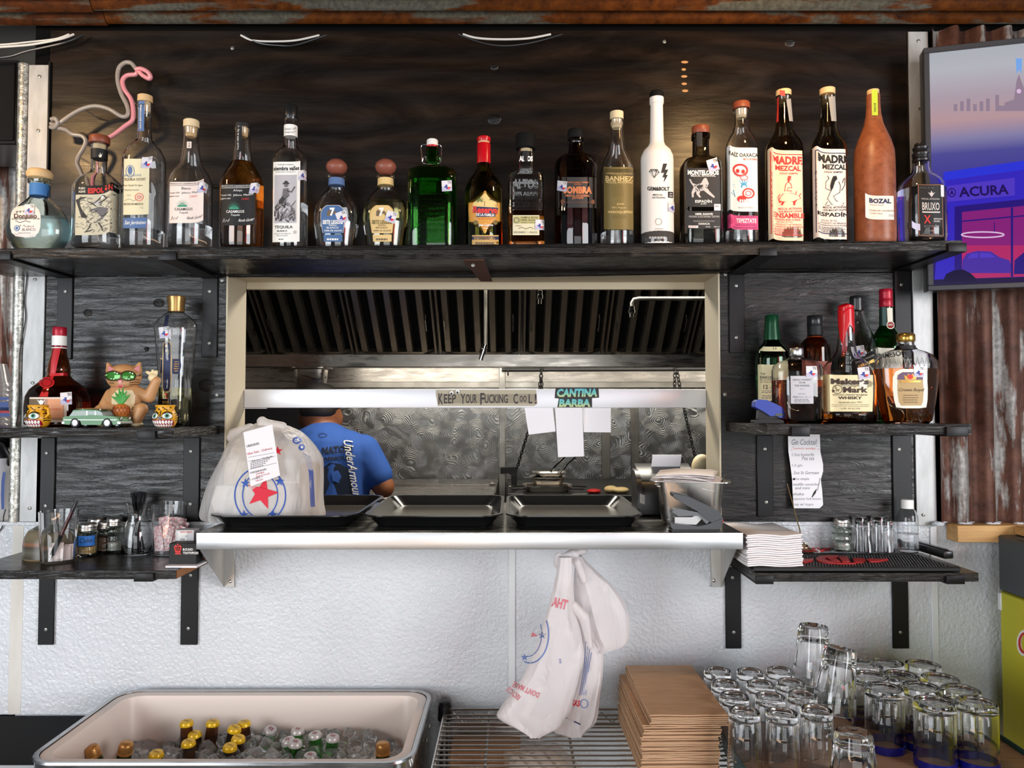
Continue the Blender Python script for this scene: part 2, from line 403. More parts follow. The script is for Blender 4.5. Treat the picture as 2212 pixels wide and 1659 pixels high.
wp('plywood_panel', P(92, 850, 0).x, XL-.0008, ZPLYB, ZT-.001, M_plyb); wp('plywood_panel', XR+.0008, P(1976, 850, 0).x, ZPLYB, ZT-.001, M_plyb)
zf0 = Zof(1543, 0)
xj1, xj2 = P(1106, 1400, 0).x, P(2019, 1300, 0).x; xj0 = P(36, 1300, 0).x
wp('pebbled_panel', xj0, xj1, zf0-.35, ZPLYB-.001, M_frp, .002)
wp('pebbled_panel', -1.62, xj0-.001, zf0-.002, ZPLYB-.001, M_frp, .002)
wp('pebbled_panel', xj1+.001, xj2, zf0-.35, ZPLYB-.001, M_frp, .002); wp('pebbled_panel', xj2+.001, 2.1, zf0-.35, ZPLYB-.001, M_frp, .002)
M_batten = mat('white_batten', srgb(226, 228, 230), .4)
for xx in (xj1, xj2): MB().box((xx-.008, -.002, zf0-.35), (xx+.008, .002, ZPLYB-.012 if xx != xj1 else ZPASS-.05), M_batten, .001).build('joint_strip', WALL)
MB().sheet(lambda u, v: (xj0-.016+.030*u+.004*h3(v*6, u*2, 1), .0012, zf0+(ZPLYB-zf0)*v), 4, 20, (0, .0008, 0), M_caulk).build('caulk_seam', WALL)
MB().box((-1.62, -.004, ZPLYB-.010), (XL, .002, ZPLYB-.001), M_frp, .001).build('panel_ledge', WALL)
MB().box((XR, -.004, ZPLYB-.010), (P(2030, 1125, 0).x, .002, ZPLYB-.001), M_frp, .001).build('panel_ledge', WALL)
# knots, screws and chips in the plywood
for px, py, r in ((1068, 258, 15), (1706, 92, 12), (1068, 145, 9)):
    c = P(px, py, 0); MB().ball((c.x, -.0002, c.z), (r*S(0), .0015, r*S(0)*.8), M_plyb, 14, 6, fn=lambda q: q*(1+.25*h3(q.x*2, q.z*2, 5))).build('knot', WALL)
for px, py, r in ((447, 832, 18), (190, 676, 10), (343, 655, 12), (317, 754, 6)):
    c = P(px, py, 0); MB().ball((c.x, -.0002, c.z), (r*S(0), .003, r*S(0)*.8), M_board, 14, 6, fn=lambda q: q*(1+.3*h3(q.x*2, q.z*2, r))).build('knot', WALL)
def screw(parent, px, py, Y, r=.0042, mt=None, name='screw'):
    c = P(px, py, Y); mb = MB()
    mb.lathe([(r, 0), (r*.95, .0012), (r*.45, .0018), (r*.4, .0008), (0, .0008)], mt or M_screw, 10, xf=Matrix.Translation(c) @ Matrix.Rotation(PI/2, 4, 'X'))
    return mb.build(name, parent)
for px, py in ((502, 104), (1435, 90), (480, 605), (1567, 592), (1566, 852), (468, 853)): screw(WALL, px, py, -.0001, .0048)
M_chip = mat('exposed_wood_chip', srgb(196, 140, 84), .6)
for k, (px, py, sx) in enumerate(((1479, 134, 8), (1477, 150, 5), (1478, 165, 7), (1478, 181, 6), (1480, 196, 7))):
    c = P(px, py, 0); MB().ball((c.x, 0, c.z), (sx*S(0), .0006, 3*S(0)), M_chip, 10, 5).build('paint_chip', WALL)
# side aluminium strips and galvanised angles
def strip(name, px0, px1, py0, py1, Y, mt, th=.004, ref=300):
    x0, x1 = P(px0, ref, Y).x, P(px1, ref, Y).x
    return MB().box((x0, Y, Zof(py1, Y)), (x1, Y+th, Zof(py0, Y)), mt, .0008).build(name, kind='structure')
t1 = strip('trim_1', 59, 103, 140, 1127, -.005, M_alum); 
for py in (165, 282, 604, 827, 1098): screw(t1, 82-(py-300)*.023, py, -.0062, .004)
m = MB(); x0, x1 = P(41, 300, 0).x, P(60, 300, 0).x
m.tube([(x1-.012, -.001, Zof(1127, 0)), (x1-.012, -.001, Zof(140, 0))], .013, M_galv, 16); struct(m, 'trim_2')
MB().box((P(104.5, 300, 0).x, -.007, Zof(590, 0)), (P(109, 300, 0).x, 0, Zof(135, 0)), M_black, .001).build('trim_3', kind='structure')
t4 = strip('trim_4', 1966, 2009, 68, 1135, -.005, M_alum)
for py in (88, 235, 1112): screw(t4, 1988+(py-300)*.019 - 8*(py > 1000), py, -.0062, .004)
# corrugated wall beside the plywood and at the far end
def corr_v(name, x0, x1, z0, z1, Y, pitch, amp, mt, ph=0):
    n = int((x1-x0)/pitch*10)
    mb = MB(); mb.sheet(lambda u, v: (x0+(x1-x0)*u, Y+amp*math.sin(2*PI*((x0+(x1-x0)*u)/pitch)+ph), z0+(z1-z0)*v), n, 2, (0, .002, 0), mt)
    return mb.build(name, kind='structure')
corr_v('wall_right', P(2010, 300, 0).x, 2.1, Zof(1131, 0), ZCEIL, -.012, .0655, .017, M_rust_wall, 0.6)
corr_v('wall_left', -2.6, -1.16, .6, ZCEIL, .26, .085, .014, M_rust_wall, 1.0)
for k, (a, b) in enumerate(((2012, 2040), (2068, 2100), (2128, 2160), (2188, 2212))):
    c0, c1 = P(a, 1128, -.02), P(b, 1128, -.02)
    MB().ball(((c0.x+c1.x)/2, -.02, c0.z-.004), ((c1.x-c0.x)/2, .012, .006), M_frp, 12, 6, fn=lambda q: q*(1+.3*h3(q.x*3, q.y*3, k))).build('foam_sealant', bpy.data.objects['wall_right'])
# corrugated roof sheets overhead
def ceil_sheet(name, x0, x1, mt, dz, parent=None):
    n = 420; y0, y1 = 0.0, -3.4
    def fn(u, v):
        y = y0+(y1-y0)*v; return (x0+(x1-x0)*u, y, ZCEIL+.016+dz+.0125*math.sin(2*PI*(y+.012)/.062))
    mb = MB(); mb.sheet(fn, 2, n, (0, 0, .0025), mt)
    return mb.build(name, parent, kind=None if parent else 'structure')
CE = ceil_sheet('ceiling', P(235, 72, 0).x, 2.3, M_rust_ceil, 0)
M_rust_c2 = rust('galvanised_rusty_roof_sheet', (.5, 2.6, 2.6), .45, (.14, .040, .008), (.03, .010, .004), (.15, .15, .12))
ceil_sheet('roof_sheet', -2.3, P(235, 72, 0).x+.01, M_rust_c2, -.004, CE)
m = MB(); m.box((-2.3, -4.5, -.05), (2.3, 2.2, 0), mat('dark_concrete', (.09, .085, .08), .7)); struct(m, 'floor')
# tan reveal of the serving hatch
W1 = thing('window_1', None, None, (0, 0, ZPASS), kind='structure')
xo = XL; d = TH
for sgn, X in ((1, XL), (-1, XR)):
    MB().prism([(X, -.003), (X+sgn*.004, -.003), (X+sgn*.004, d), (X-sgn*.0, d)], 'z', ZPASS+.001, ZT, M_tan).build('jamb', W1)
MB().box((XL, -.003, ZT-.004), (XR, d, ZT), M_tan, .0006).build('head', W1)
MB().box((XL+.004, d, Zof(625, d)), (XR-.004, d+.012, ZT), M_tan, .001).build('lintel', W1)
# ---------------------------------------------------------------- shelves
YF = -0.235
def xf(px): return Xof(px, YF)
def shelf(name, label, outline, th, mt, zfn, endmat=None):
    # outline in plan (x, y); zfn(x) gives the top
    t = thing(name, label, 'shelf', (sum(p[0] for p in outline)/len(outline), -.1, zfn(0)-th))
    mb = MB(); pts = []
    n = len(outline)
    dense = []
    for i in range(n):
        a, b = outline[i], outline[(i+1) % n]; k = max(1, int(math.hypot(b[0]-a[0], b[1]-a[1])/.02))
        dense += [(a[0]+(b[0]-a[0])*j/k, a[1]+(b[1]-a[1])*j/k) for j in range(k)]
    top = [Vector((p[0], p[1]+.0012*h3(p[0]*40, 3, p[1]*40), zfn(p[0])-.0008*abs(h3(p[0]*60, 1, 1)))) for p in dense]; bot = [v-Vector((0, 0, th)) for v in top]
    N_ = len(dense); mb.add(top+bot, [(i, i+N_, (i+1) % N_+N_, (i+1) % N_) for i in range(N_)], mt)
    tr = geometry.tessellate_polygon([[Vector((p[0], p[1], 0)) for p in dense]])
    mb.add(top, tr, mt); mb.add(bot, [q[::-1] for q in tr], mt)
    mb.build('board', t); return t
zt_pts = [(-140, 538), (0, 537), (500, 538.5), (1000, 540), (1560, 531), (2085, 519.5)]
def z_top(x):
    px = x*F/1.65+1106
    for (a, ya), (b, yb) in zip(zt_pts, zt_pts[1:]):
        if px <= b or b == 2085: return Zof(ya+(yb-ya)*(px-a)/(b-a), YF)
def z_ml(x): return Zof(924, YF)
def z_mr(x): return Zof(915.5, YF)
def z_ll(x): return Zof(1232, YF)
def z_lr(x): return Zof(1237.5, YF)
SH_T = shelf('shelf', 'long black painted shelf carrying the top row of bottles', [(xf(-140), YF), (xf(2085), YF), (xf(2085), -.001), (xf(-140), -.001)], .0205, M_board, z_top)
SH_ML = shelf('shelf', 'black shelf with the cat figurine and toy car on it', [(xf(-200), YF), (xf(377), YF), (Xof(468, -.02), -.001), (xf(-200), -.001)], .0205, M_board, z_ml)
SH_MR = shelf('shelf', 'black shelf with whisky bottles and the blue stapler on it', [(xf(1657), YF), (xf(2097), YF), (xf(2097), -.008), (Xof(1570, -.01), -.008)], .0225, M_board, z_mr)
SH_LL = shelf('shelf', 'glossy dark shelf with the straw carafe and spice shakers on it', [(xf(-80), YF), (xf(386), YF), (xf(386), -.006), (xf(-80)+.0, -.006)], .0185, M_board, z_ll)
SH_LR = shelf('shelf', 'worn black shelf under the rubber bar mat and napkin stack', [(xf(1627), YF), (xf(2106), YF), (xf(2106), -.006), (xf(1627), -.006)], .0185, M_board, z_lr)
MB().box((xf(386), YF+.002, z_ll(0)-.0175), (xf(386)+.0012, -.03, z_ll(0)-.001), M_rawend).build('raw_edge', SH_LL)
def bracket(shelf_o, zs, th, px0, px1, py0, py1, hook, screws, label=None, arm=True):
    # flat bar upright on the wall, arm under the board, lip hooked over its front edge
    yr = (py0+py1)/2; x0, x1 = P(px0, yr, 0).x, P(px1, yr, 0).x; zz = zs((x0+x1)/2)-th
    o = thing('shelf_bracket', label, 'bracket', ((x0+x1)/2, -.003, Zof(py1, 0)))
    MB().box((x0, -.005, Zof(py1, 0)), (x1, -.0005, Zof(py0, 0)), M_black, .0012).build('upright', o)
    zh = zz-.0045
    MB().box((x0, YF-.001, zh), (x1, -.0005, zh+.0042), M_black, .001).build('arm', o)
    m2 = MB(); m2.box((x0, YF-.0055, zh), (x1, YF-.0015, zh+.0045+th*hook), M_black, .0012, seg=2); m2.build('lip', o)
    for sx, sy in screws: screw(o, sx, sy, -.0053)
    return o
B = bracket
B(SH_T, z_top, .0205, 125, 158, 585, 775, .7, [(141, 629)], 'black shelf bracket with one screw behind the red-ribboned bottle')
B(SH_T, z_top, .0205, 438, 471, 585, 772, .7, [(453, 629), (452, 741)], 'black shelf bracket beside the tall fluted liqueur bottle')
B(SH_T, z_top, .0205, 1574, 1607, 575, 763, .7, [(1590, 617), (1590, 729)], 'black shelf bracket just outside the hatch frame above the stapler')
B(SH_T, z_top, .0205, 1931, 1966, 565, 775, .7, [(1947, 615)], 'black shelf bracket behind the tall green bottle with red cap')
B(SH_ML, z_ml, .0205, 81, 120, 945, 1127, .7, [(100, 979), (98, 1093)], 'black shelf bracket above the pen glass')
B(SH_ML, z_ml, .0205, 397, 432, 945, 1124, .7, [(412, 975), (411, 1089)], 'black shelf bracket above the sugar packets')
B(SH_MR, z_mr, .0225, 1634, 1669, 940, 1115, .75, [(1652, 970), (1655, 1085)], 'black shelf bracket left of the hanging recipe note')
B(SH_MR, z_mr, .0225, 1927, 1968, 940, 1124, .75, [(1942, 971)], 'black shelf bracket behind the clear squeeze bottle')
B(SH_LL, z_ll, .0185, 85, 119, 1240, 1392, .7, [(99, 1360)], 'black shelf bracket on white wall under the pen glass')
B(SH_LL, z_ll, .0185, 392, 429, 1215, 1392, .7, [(412, 1243), (407, 1358)], 'black shelf bracket on white wall beside the steel gusset')
B(SH_LR, z_lr, .0185, 1566, 1600, 1225, 1400, .7, [(1582, 1248), (1585, 1366)], 'black shelf bracket on white wall below the napkin stack')
B(SH_LR, z_lr, .0185, 1926, 1961, 1245, 1400, .7, [(1945, 1366)], 'black shelf bracket on white wall below the squeeze bottle')
# middle bracket over the hatch: brown flat strap
c = thing('shelf_bracket', 'brown rusty flat strap bracket at the middle of the hatch head', 'bracket', (P(1030, 590, 0).x, -.1, Zof(608, 0)))
xa, xb = Xof(1001, YF), Xof(1046, YF); zz = z_top(0)-.0215
MB().box((xa, YF+.0, zz-.003), (xb, YF+.05, zz), M_brownmetal, .0008).build('arm', c)
m = MB(); A = [Vector((xa, YF+.0, zz-.003)), Vector((xb, YF+.0, zz-.003)), Vector((xb+.012, -.003, Zof(608, 0))), Vector((xa+.027, -.003, Zof(608, 0)))]
m.add(A+[a+Vector((0, .004, .0)) for a in A], [(0, 1, 2, 3), (7, 6, 5, 4), (0, 4, 5, 1), (1, 5, 6, 2), (2, 6, 7, 3), (3, 7, 4, 0)], M_brownmetal); m.build('strap', c)
screw(c, 1022, 573, -.22, .004)
# stainless pass shelf through the hatch
YB = .30
ps = thing('pass_shelf', 'stainless steel serving shelf running through the hatch', 'shelf', (Xof(1015, YF), 0, ZPASS-.04))
xa, xb = Xof(428, YF), Xof(1602, YF)
MB().box((xa, YF+.003, ZPASS-.004), (xb, -.004, ZPASS), M_steel_top, .0008).box((XL+.004, -.004, ZPASS-.004), (XR-.004, YB, ZPASS), M_steel_top).build('top_sheet', ps)
m = MB(); zb = Zof(1187, YF)
m.box((xa, YF, zb), (xb, YF+.003, ZPASS), M_steel, .001, seg=2); m.build('front_apron', ps)
for sgn, X in ((1, xa), (-1, xb)):
    MB().box((X, YF+.003, zb), (X+sgn*.002, -.002, ZPASS-.004), M_steel, .0005).build('end_apron', ps)
M_gus = steel('gusset_steel', (.42, .42, .41), .34, (8, 8, 1), .06, .01)
for sgn, X, pw0, pw1, pyb, cx, cy in ((1, xa+.004, 484, 508, 1268, 497, 1256), (-1, xb-.012, 1535, 1559, 1268, 1542, 1254)):
    XB = P(484, 1230, 0).x if sgn > 0 else P(1558, 1230, 0).x; z1 = Zof(pyb, 0); z0 = zb+.001
    MB().add([(XB, -.001, z1), (X, YF+.004, z0), (XB, -.001, z0), (XB+sgn*.002, -.001, z1), (X+sgn*.002, YF+.004, z0), (XB+sgn*.002, -.001, z0)], [(0, 1, 2), (5, 4, 3), (0, 3, 4, 1), (1, 4, 5, 2), (2, 5, 3, 0)], M_gus).build('gusset', ps)
    a = P(pw0, 1230, 0).x; b = P(pw1, 1230, 0).x
    fl = MB().box((a, -.003, z1), (b, -.0006, z0), M_gus, .0006).build('wall_flange', ps)
    q = P(cx, cy, -.004); MB().ball((q.x, -.003, q.z), (.0045, .003, .0045), M_chrome, 12, 6).build('rivet', ps)
# ---------------------------------------------------------------- television
M_bezel = mat('tv_bezel', srgb(62, 62, 66), .35)
ang = math.radians(15); U = Vector((math.cos(ang), -math.sin(ang), 0)); Y0 = -.075
TL = P(1997, 106, Y0); TBz = Zof(629, Y0); TVX = P(1999, 400, Y0).x
tv = thing('television', 'wall mounted flat television showing a neon car showroom', 'television', (TVX, Y0, TBz))
nrm = Vector((-math.sin(ang), -math.cos(ang), 0)); O = Vector((TVX, Y0, TBz)); Hh = TL.z-TBz; Wd = Hh*1.72
def tvp(u, v, d=0): return O + U*u + Vector((0, 0, 1))*v + nrm*d
def tvbox(name, u0, u1, v0, v1, d0, d1, mt, parent):
    m = MB(); M4 = Matrix((( U.x, 0, -nrm.x, O.x), (U.y, 0, -nrm.y, O.y), (0, 1, 0, O.z), (0, 0, 0, 1)))
    m.box((u0, v0, -d1), (u1, v1, -d0), mt, .0015, xf=M4); return m.build(name, parent)
bz = .0125
tvbox('back_shell', .0, Wd, 0, Hh, -.035, -.002, M_blackplastic, tv)
for a in ((0, Wd, 0, bz), (0, Wd, Hh-bz, Hh), (0, bz, bz, Hh-bz), (Wd-bz, Wd, bz, Hh-bz)): tvbox('bezel', *a, -.002, .006, M_bezel, tv)
m = MB(); m.add([tvp(bz, bz), tvp(Wd-bz, bz), tvp(Wd-bz, Hh-bz), tvp(bz, Hh-bz)], [(0, 1, 2, 3)], None or mat('tv_sky_with_glare', (0, 0, 0), .12))
sk = m.mats[0]; tc = N(sk, 'ShaderNodeTexCoord'); sp = N(sk, 'ShaderNodeSeparateXYZ'); link(sk, tc.outputs['Object'], sp.inputs[0])
zr = math_n(sk, 'DIVIDE', math_n(sk, 'SUBTRACT', sp.outputs['Z'], bz), Hh-2*bz)
col = ramp(sk, zr, [(.0, srgb(45, 20, 120)), (.40, srgb(64, 58, 160)), (.56, srgb(92, 88, 170)), (.62, srgb(150, 145, 190)), (.70, srgb(208, 170, 176)), (.80, srgb(196, 178, 192)), (.92, srgb(205, 205, 215)), (1.0, srgb(196, 200, 208))])  # picture sky; the pale upper stops also hold glare painted onto the screen
link(sk, col, bsdf(sk).inputs['Emission Color']); bsdf(sk).inputs['Emission Strength'].default_value = .62
def em(name, c, s=.7): return mat('tv_'+name, (0, 0, 0), .15, emit=c, es=s)
def ftv(x, y, l):
    d = ray(x, y); q = O + nrm*(.0003*(l+1)); t = (q-CAM).dot(nrm)/d.dot(nrm); return CAM+d*t
a = Art(); ns = 14
tow = em('tower', srgb(158, 138, 158)); beam = em('beam', srgb(130, 180, 250)); dk = em('dark', srgb(30, 16, 70)); bl = em('blue', srgb(58, 44, 200)); vi = em('violet', srgb(86, 62, 206)); ma = em('magenta', srgb(142, 36, 128)); mg2 = em('magenta_low', srgb(190, 44, 110)); cr = em('car', srgb(78, 50, 170)); fr = em('frame', srgb(44, 26, 130)); wh = em('white', srgb(235, 200, 235)); fas = em('fascia', srgb(50, 58, 228)); txt = em('sign_text', srgb(38, 20, 96)); sh_ = em('shrub', srgb(20, 8, 60))
a.poly([(2190, 215), (2193, 196), (2196, 175), (2201, 160), (2206, 175), (2212, 190), (2240, 195), (2240, 240), (2150, 240), (2150, 205), (2158, 205), (2158, 228), (2170, 228), (2170, 222)], tow, 1)
for k in range(6): a.rect(2060+k*14, 225-6*(k*7 % 3), 2068+k*14, 240, tow, 1, 1, 1)
a.poly([(2196, 160), (2194, 126), (2208, 126), (2206, 160), (2201, 150)], beam, 2)
a.ell(2201, 197, 5, 5, wh, 2)
a.quad((2038, 378), (2260, 340), (2260, 612), (2018, 612), bl, 1, ns)
a.quad((2038, 372), (2260, 340), (2260, 360), (2040, 390), fas, 2, ns)
a.quad((2044, 402), (2192, 384), (2192, 422), (2046, 436), vi, 3, ns)
a.text('ACURA', 2125, 412, 108, 22, txt, 4, .03, -.06); a.ring(2056, 416, 8, 9, 2, txt, 4); a.poly([(2051, 422), (2056, 409), (2061, 422), (2056, 418)], txt, 4)
a.quad((2062, 446), (2260, 425), (2260, 600), (2062, 606), fr, 2, ns)
a.quad((2078, 458), (2260, 440), (2260, 530), (2078, 530), ma, 3, ns); a.quad((2078, 530), (2260, 530), (2260, 596), (2078, 602), mg2, 3, ns)
a.ring(2123, 507, 46, 6, 3, wh, 5); a.line([(2078, 478), (2260, 462)], 3, fr, 4); a.line([(2186, 448), (2186, 598)], 5, fr, 5); a.line([(2148, 480), (2148, 505)], 2, fr, 4)
a.poly([(2078, 590), (2079, 562), (2088, 548), (2110, 542), (2140, 543), (2160, 556), (2180, 562), (2184, 572), (2183, 590)], cr, 4); a.poly([(2090, 558), (2096, 549), (2112, 546), (2113, 557)], vi, 5); a.poly([(2117, 557), (2117, 546), (2138, 547), (2150, 556)], vi, 5)
a.poly([(2190, 592), (2192, 562), (2212, 545), (2240, 545), (2240, 592)], fr, 4)
a.poly([(2036, 609), (2044, 592), (2060, 584), (2080, 582), (2096, 590), (2107, 600), (2110, 609)], sh_, 6)
a.quad((2015, 604), (2260, 598), (2260, 618), (2015, 618), dk, 5, ns)
a.to(m, ftv); m.build('screen', tv)
tvbox('wall_mount', .25, .6, .15, .40, -.11, -.035, M_black, tv)
# ---------------------------------------------------------------- yellow drinks cooler at the end of the counter
M_yel = mat('yellow_painted_steel', srgb(196, 190, 30), .35); M_dgrey = mat('dark_grey_panel', srgb(66, 72, 76), .4)
XC = Xof(2150, -.05); zt_ = Zof(1155, -.05); zd = P(2152, 1275, -.05).z
ck = thing('drinks_cooler', 'yellow drinks cooler with dark grey top band', 'cooler', (XC+.3, -.4, .02))
MB().box((XC, -.75, .02), (XC+.6, -.05, zd), M_yel, .004).build('cabinet', ck)
MB().box((XC-.0005, -.752, zd+.0005), (XC+.602, -.048, zt_), M_dgrey, .004).build('top_band', ck)
def fxp(x, y, l):
    d = ray(x, y); return CAM + d*((XC-.0006-.0003*l-CAM.x)/d.x)
m = MB(); a = Art(); a.ring(2214, 1389, 13, 24, 10, M_white, 0, 20, PI*.45, PI*1.55); a.ring(2214, 1389, 12, 21, 5, M_red, 1, 20, PI*.45, PI*1.55); a.to(m, fxp); m.build('letter_print', ck)
MB().lathe([(.012, 0), (.012, .004), (.006, .006), (0, .006)], M_blackplastic, 14, (XC+.05, -.12, zt_)).build('hinge_cap', ck)
m = MB(); c0, c1 = P(2147, 1280, -.052), P(2160, 1318, -.052)
m.box((XC-.003, -.058, c1.z), (XC+.012, -.046, c0.z), mat('white_tape', srgb(226, 226, 228), .5), .002); m.build('tape_scrap', ck)
# pine blocks below the corrugated wall
Yb = -.05; m = MB(); a0 = P(2069, 1172, Yb); m.box((a0.x, Yb, a0.z), (1.9, -.002, Zof(1135, Yb)), M_woodblk, .0015); m.build('wood_block', None, None, 'bare pine block below the rusted corrugated sheets', 'block')
m = MB(); a0 = P(2200, 1163, -.07); m.box((a0.x, -.10, zt_+.002), (1.9, -.056, zt_+.022), M_woodblk, .0015); m.build('wood_block', None, None, 'small pine offcut lying on top of the yellow cooler', 'block')
# ---------------------------------------------------------------- far left clutter beyond the post
m = MB(); Ys = .02; m.box((-1.55, Ys, Zof(312, Ys)), (P(37, 220, Ys).x, .2, Zof(128, Ys)), M_blackplastic, .004)
sp_ = thing('loudspeaker', 'black loudspeaker box high up left of the post', 'speaker', (-1.35, .1, Zof(312, Ys))); m.build('cabinet', sp_)
m = MB(); m.box((-1.53, Ys-.004, Zof(305, Ys)), (P(33, 220, Ys).x, Ys-.0005, Zof(135, Ys)), M_blackmatte, .002); m.build('grille', sp_)
M_clearpl = mat('clear_plastic', srgb(235, 235, 238), .12, 0, .75, 1.4)
def zat(py, Y): return Zof(py, Y)
Yc = .10
ss = thing('side_shelf', 'black side shelf past the post holding plastic cups', 'shelf', (-1.4, .12, zat(926, .02)-.02))
MB().box((-1.7, .012, zat(926, .02)-.02), (P(34, 926, .02).x, .22, zat(926, .02)), M_board, .001).build('board', ss)
ss2 = thing('side_shelf', 'lower side shelf past the post holding a striped cup', 'shelf', (-1.4, .12, zat(1127, .02)-.02))
MB().box((-1.7, .012, zat(1127, .02)-.02), (P(30, 1127, .02).x, .22, zat(1127, .02)), M_frp, .001).build('board', ss2)
zs0 = zat(926, .02); cx = P(-14, 830, Yc).x; s = S(Yc)
cs = thing('cup_stack', 'stack of ribbed clear plastic cups left of the post', 'cups', (cx, Yc, zs0))
prof = [(30*s, 0)]
for k in range(9): z = .004+k*.0125; prof += [(36*s, z), (38*s, z+.004), (36.2*s, z+.0085)]
prof += [(34*s, .12), (28*s, .15), (24*s, .165)]
MB().lathe(prof, M_clearpl, 24, (cx, Yc, zs0)).build('cup', cs)
m = MB(); a = Art()
for y0, y1, mt in ((868, 900, M_blue), (880, 892, M_red), (858, 864, M_blue)): a.rows([(y0, -10, 18), (y1, -4, 21)], mt, 1, 3)
a.to(m, lambda x, y, l: P(x, y, Yc-36*s*.98)); m.build('print', cs)
prof = [(26*s, .0), (26*s, .004), (24*s, .02), (30*s, .15), (30.5*s, .152), (28*s, .153)]
c2 = MB(); zb2 = zat(1127, .02); cx2 = P(-2, 1040, Yc).x; c2.lathe(prof, mat('milky_cup', srgb(206, 206, 212), .4), 24, (cx2, Yc, zb2))
cup = thing('paper_cup', 'milky cup with a dark blue stripe left of the post', 'cup', (cx2, Yc, zb2)); c2.build('body', cup)
m = MB(); Art().rows([(1020, 6, 12), (1040, 3, 10), (1070, 2, 9), (1100, 3, 9)], M_blue, 1, 2).to(m, lambda x, y, l: P(x, y, Yc-30*s)); m.build('stripe', cup)
MB().lathe([(31*s, 0), (31*s, .012), (22*s, .03), (15*s, .06), (0, .062)], M_blackplastic, 20, (cx2, Yc, zb2+.153)).build('dome_lid', cup)
MB().tube([P(16, 1010, .09), P(20, 985, .08), P(8, 960, .08), P(-10, 950, .08)], .004, M_blackplastic, 8).build('straw', cup)
# black base unit at the left end
zq = Zof(1546, -.01)
bu = thing('base_cabinet', 'black base cabinet on the floor left of the ice chest', 'cabinet', (-1.4, -.3, 0))
MB().box((-1.95, -.55, 0), (-.935, -.008, zq), M_blackmatte, .003).build('body', bu)
a0 = PZ(60, 1652, zq)
MB().box((-1.95, a0.y-.14, zq), (-.94, a0.y-.01, zq+.004), M_steel, .001).build('front_edge', bu)
# cables
def cable(name, label, pts, r, mt):
    P_ = [P(x, y, Y) for x, y, Y in pts]; out = []
    for i in range(len(P_)-1):
        a, b, c, d = P_[max(i-1, 0)], P_[i], P_[i+1], P_[min(i+2, len(P_)-1)]
        for k in range(6):
            t = k/6; out.append(.5*((2*b)+(c-a)*t+(2*a-5*b+4*c-d)*t*t+(3*b-a-3*c+d)*t**3))
    out.append(P_[-1]); m = MB(); m.tube(out, r, mt, 8); return m.build(name, None, None, label, 'cable')
M_cw = mat('white_cable', srgb(206, 204, 200), .4)
cable('cable', 'white cable drooping from the roof at the far left', [(-40, 104, -.03), (10, 101, -.03), (70, 96, -.03), (132, 84, -.03), (160, 74, -.02)], .0028, M_cw)
cable('cable', 'second white cable just above the drooping one far left', [(-40, 97, -.02), (10, 96, -.02), (70, 90, -.02), (120, 84, -.02), (150, 74, -.02)], .0022, M_cw)
cable('cable', 'black cable under the white cables at the far left', [(-40, 128, -.03), (20, 122, -.03), (60, 110, -.03), (140, 92, -.03), (180, 76, -.02)], .003, M_blackplastic)
cable('cable', 'white cable sagging below the roof above the black capped tall tequila', [(520, 76, -.03), (545, 87, -.03), (590, 89.5, -.03), (640, 87, -.03), (690, 76, -.03)], .0024, M_cw)
cable('cable', 'black cable sagging below the white one above the fifth bottle', [(525, 76, -.03), (560, 93, -.03), (600, 98, -.03), (640, 97, -.03), (705, 76, -.03)], .0024, M_blackplastic)
cable('cable', 'white cable sagging below the roof above the hatch middle', [(1000, 74, -.03), (1030, 82, -.03), (1080, 85, -.03), (1140, 83, -.03), (1190, 74, -.03)], .0026, M_cw)
cable('cable', 'black cable drooping lowest below the roof above the hatch middle', [(990, 74, -.03), (1040, 92, -.03), (1090, 99, -.03), (1150, 92, -.03), (1215, 74, -.03)], .0024, M_blackplastic)
cable('cable', 'thin dark wire running down the aluminium strip left of the ribboned bottle', [(60, 566, -.008), (58, 600, -.008), (53, 650, -.008), (55, 690, -.008), (43, 760, -.01), (41, 820, -.01), (42, 870, -.012), (34, 924, -.02)], .0013, M_blackplastic)
cable('cable', 'thin black cord on the white wall at the far left', [(-20, 1165, .0), (4, 1140, -.002), (8, 1115, -.002), (12, 1100, .0)], .0013, M_blackplastic)
# unseen low lamp, added to tint the lower wall warm, and
# bulbs hanging under the roof in front (they show as glints on the plywood) and a red tube light at the back of the bar
M_bulb = mat('warm_bulb', (0, 0, 0), .3, emit=(1.0, .62, .25), es=30); M_neon = mat('red_tube', (0, 0, 0), .3, emit=(1, .02, .03), es=18)
for k, (x, y, lab) in enumerate(((-1.31, -.5, 'warm hanging bulb at the left above the frame'), (.557, -.5, 'warm hanging bulb right of the middle above the frame'))):
    b = thing('hanging_bulb', lab, 'lamp', (x, y, 2.33)); 
    MB().ball((x, y, 2.335), (.022, .022, .026), M_bulb, 14, 8).build('bulb', b); MB().lathe([(.012, 0), (.015, .01), (.015, .045)], M_blackplastic, 12, (x, y, 2.358)).build('socket', b)
    point('bulb_glow', (x, y, 2.30), 6.0, (1.0, .62, .28), .025)
nt = thing('tube_light', 'red tube light standing at the back of the bar behind the viewer', 'lamp', (2.0, -3.0, 1.75)); 
for dx in (-.12, .12): MB().cyl((2.0+dx, -3.0, 1.75), (2.0+dx, -3.0, 2.35), .025, M_neon, 10).build('tube', nt)
lt = thing('added_strip_lamp', 'unseen strip lamp added below the frame to warm the lower wall', 'lamp', (-.2, -1.52, .84)); MB().box((-1.3, -1.53, .84), (.9, -1.51, .88), M_blackplastic, .002).build('housing', lt)  # made-up housing for the added warm light
for x in (-1.2, .8): MB().cyl((x, -1.52, 0), (x, -1.52, .84), .012, M_blackplastic, 10).build('leg', lt)
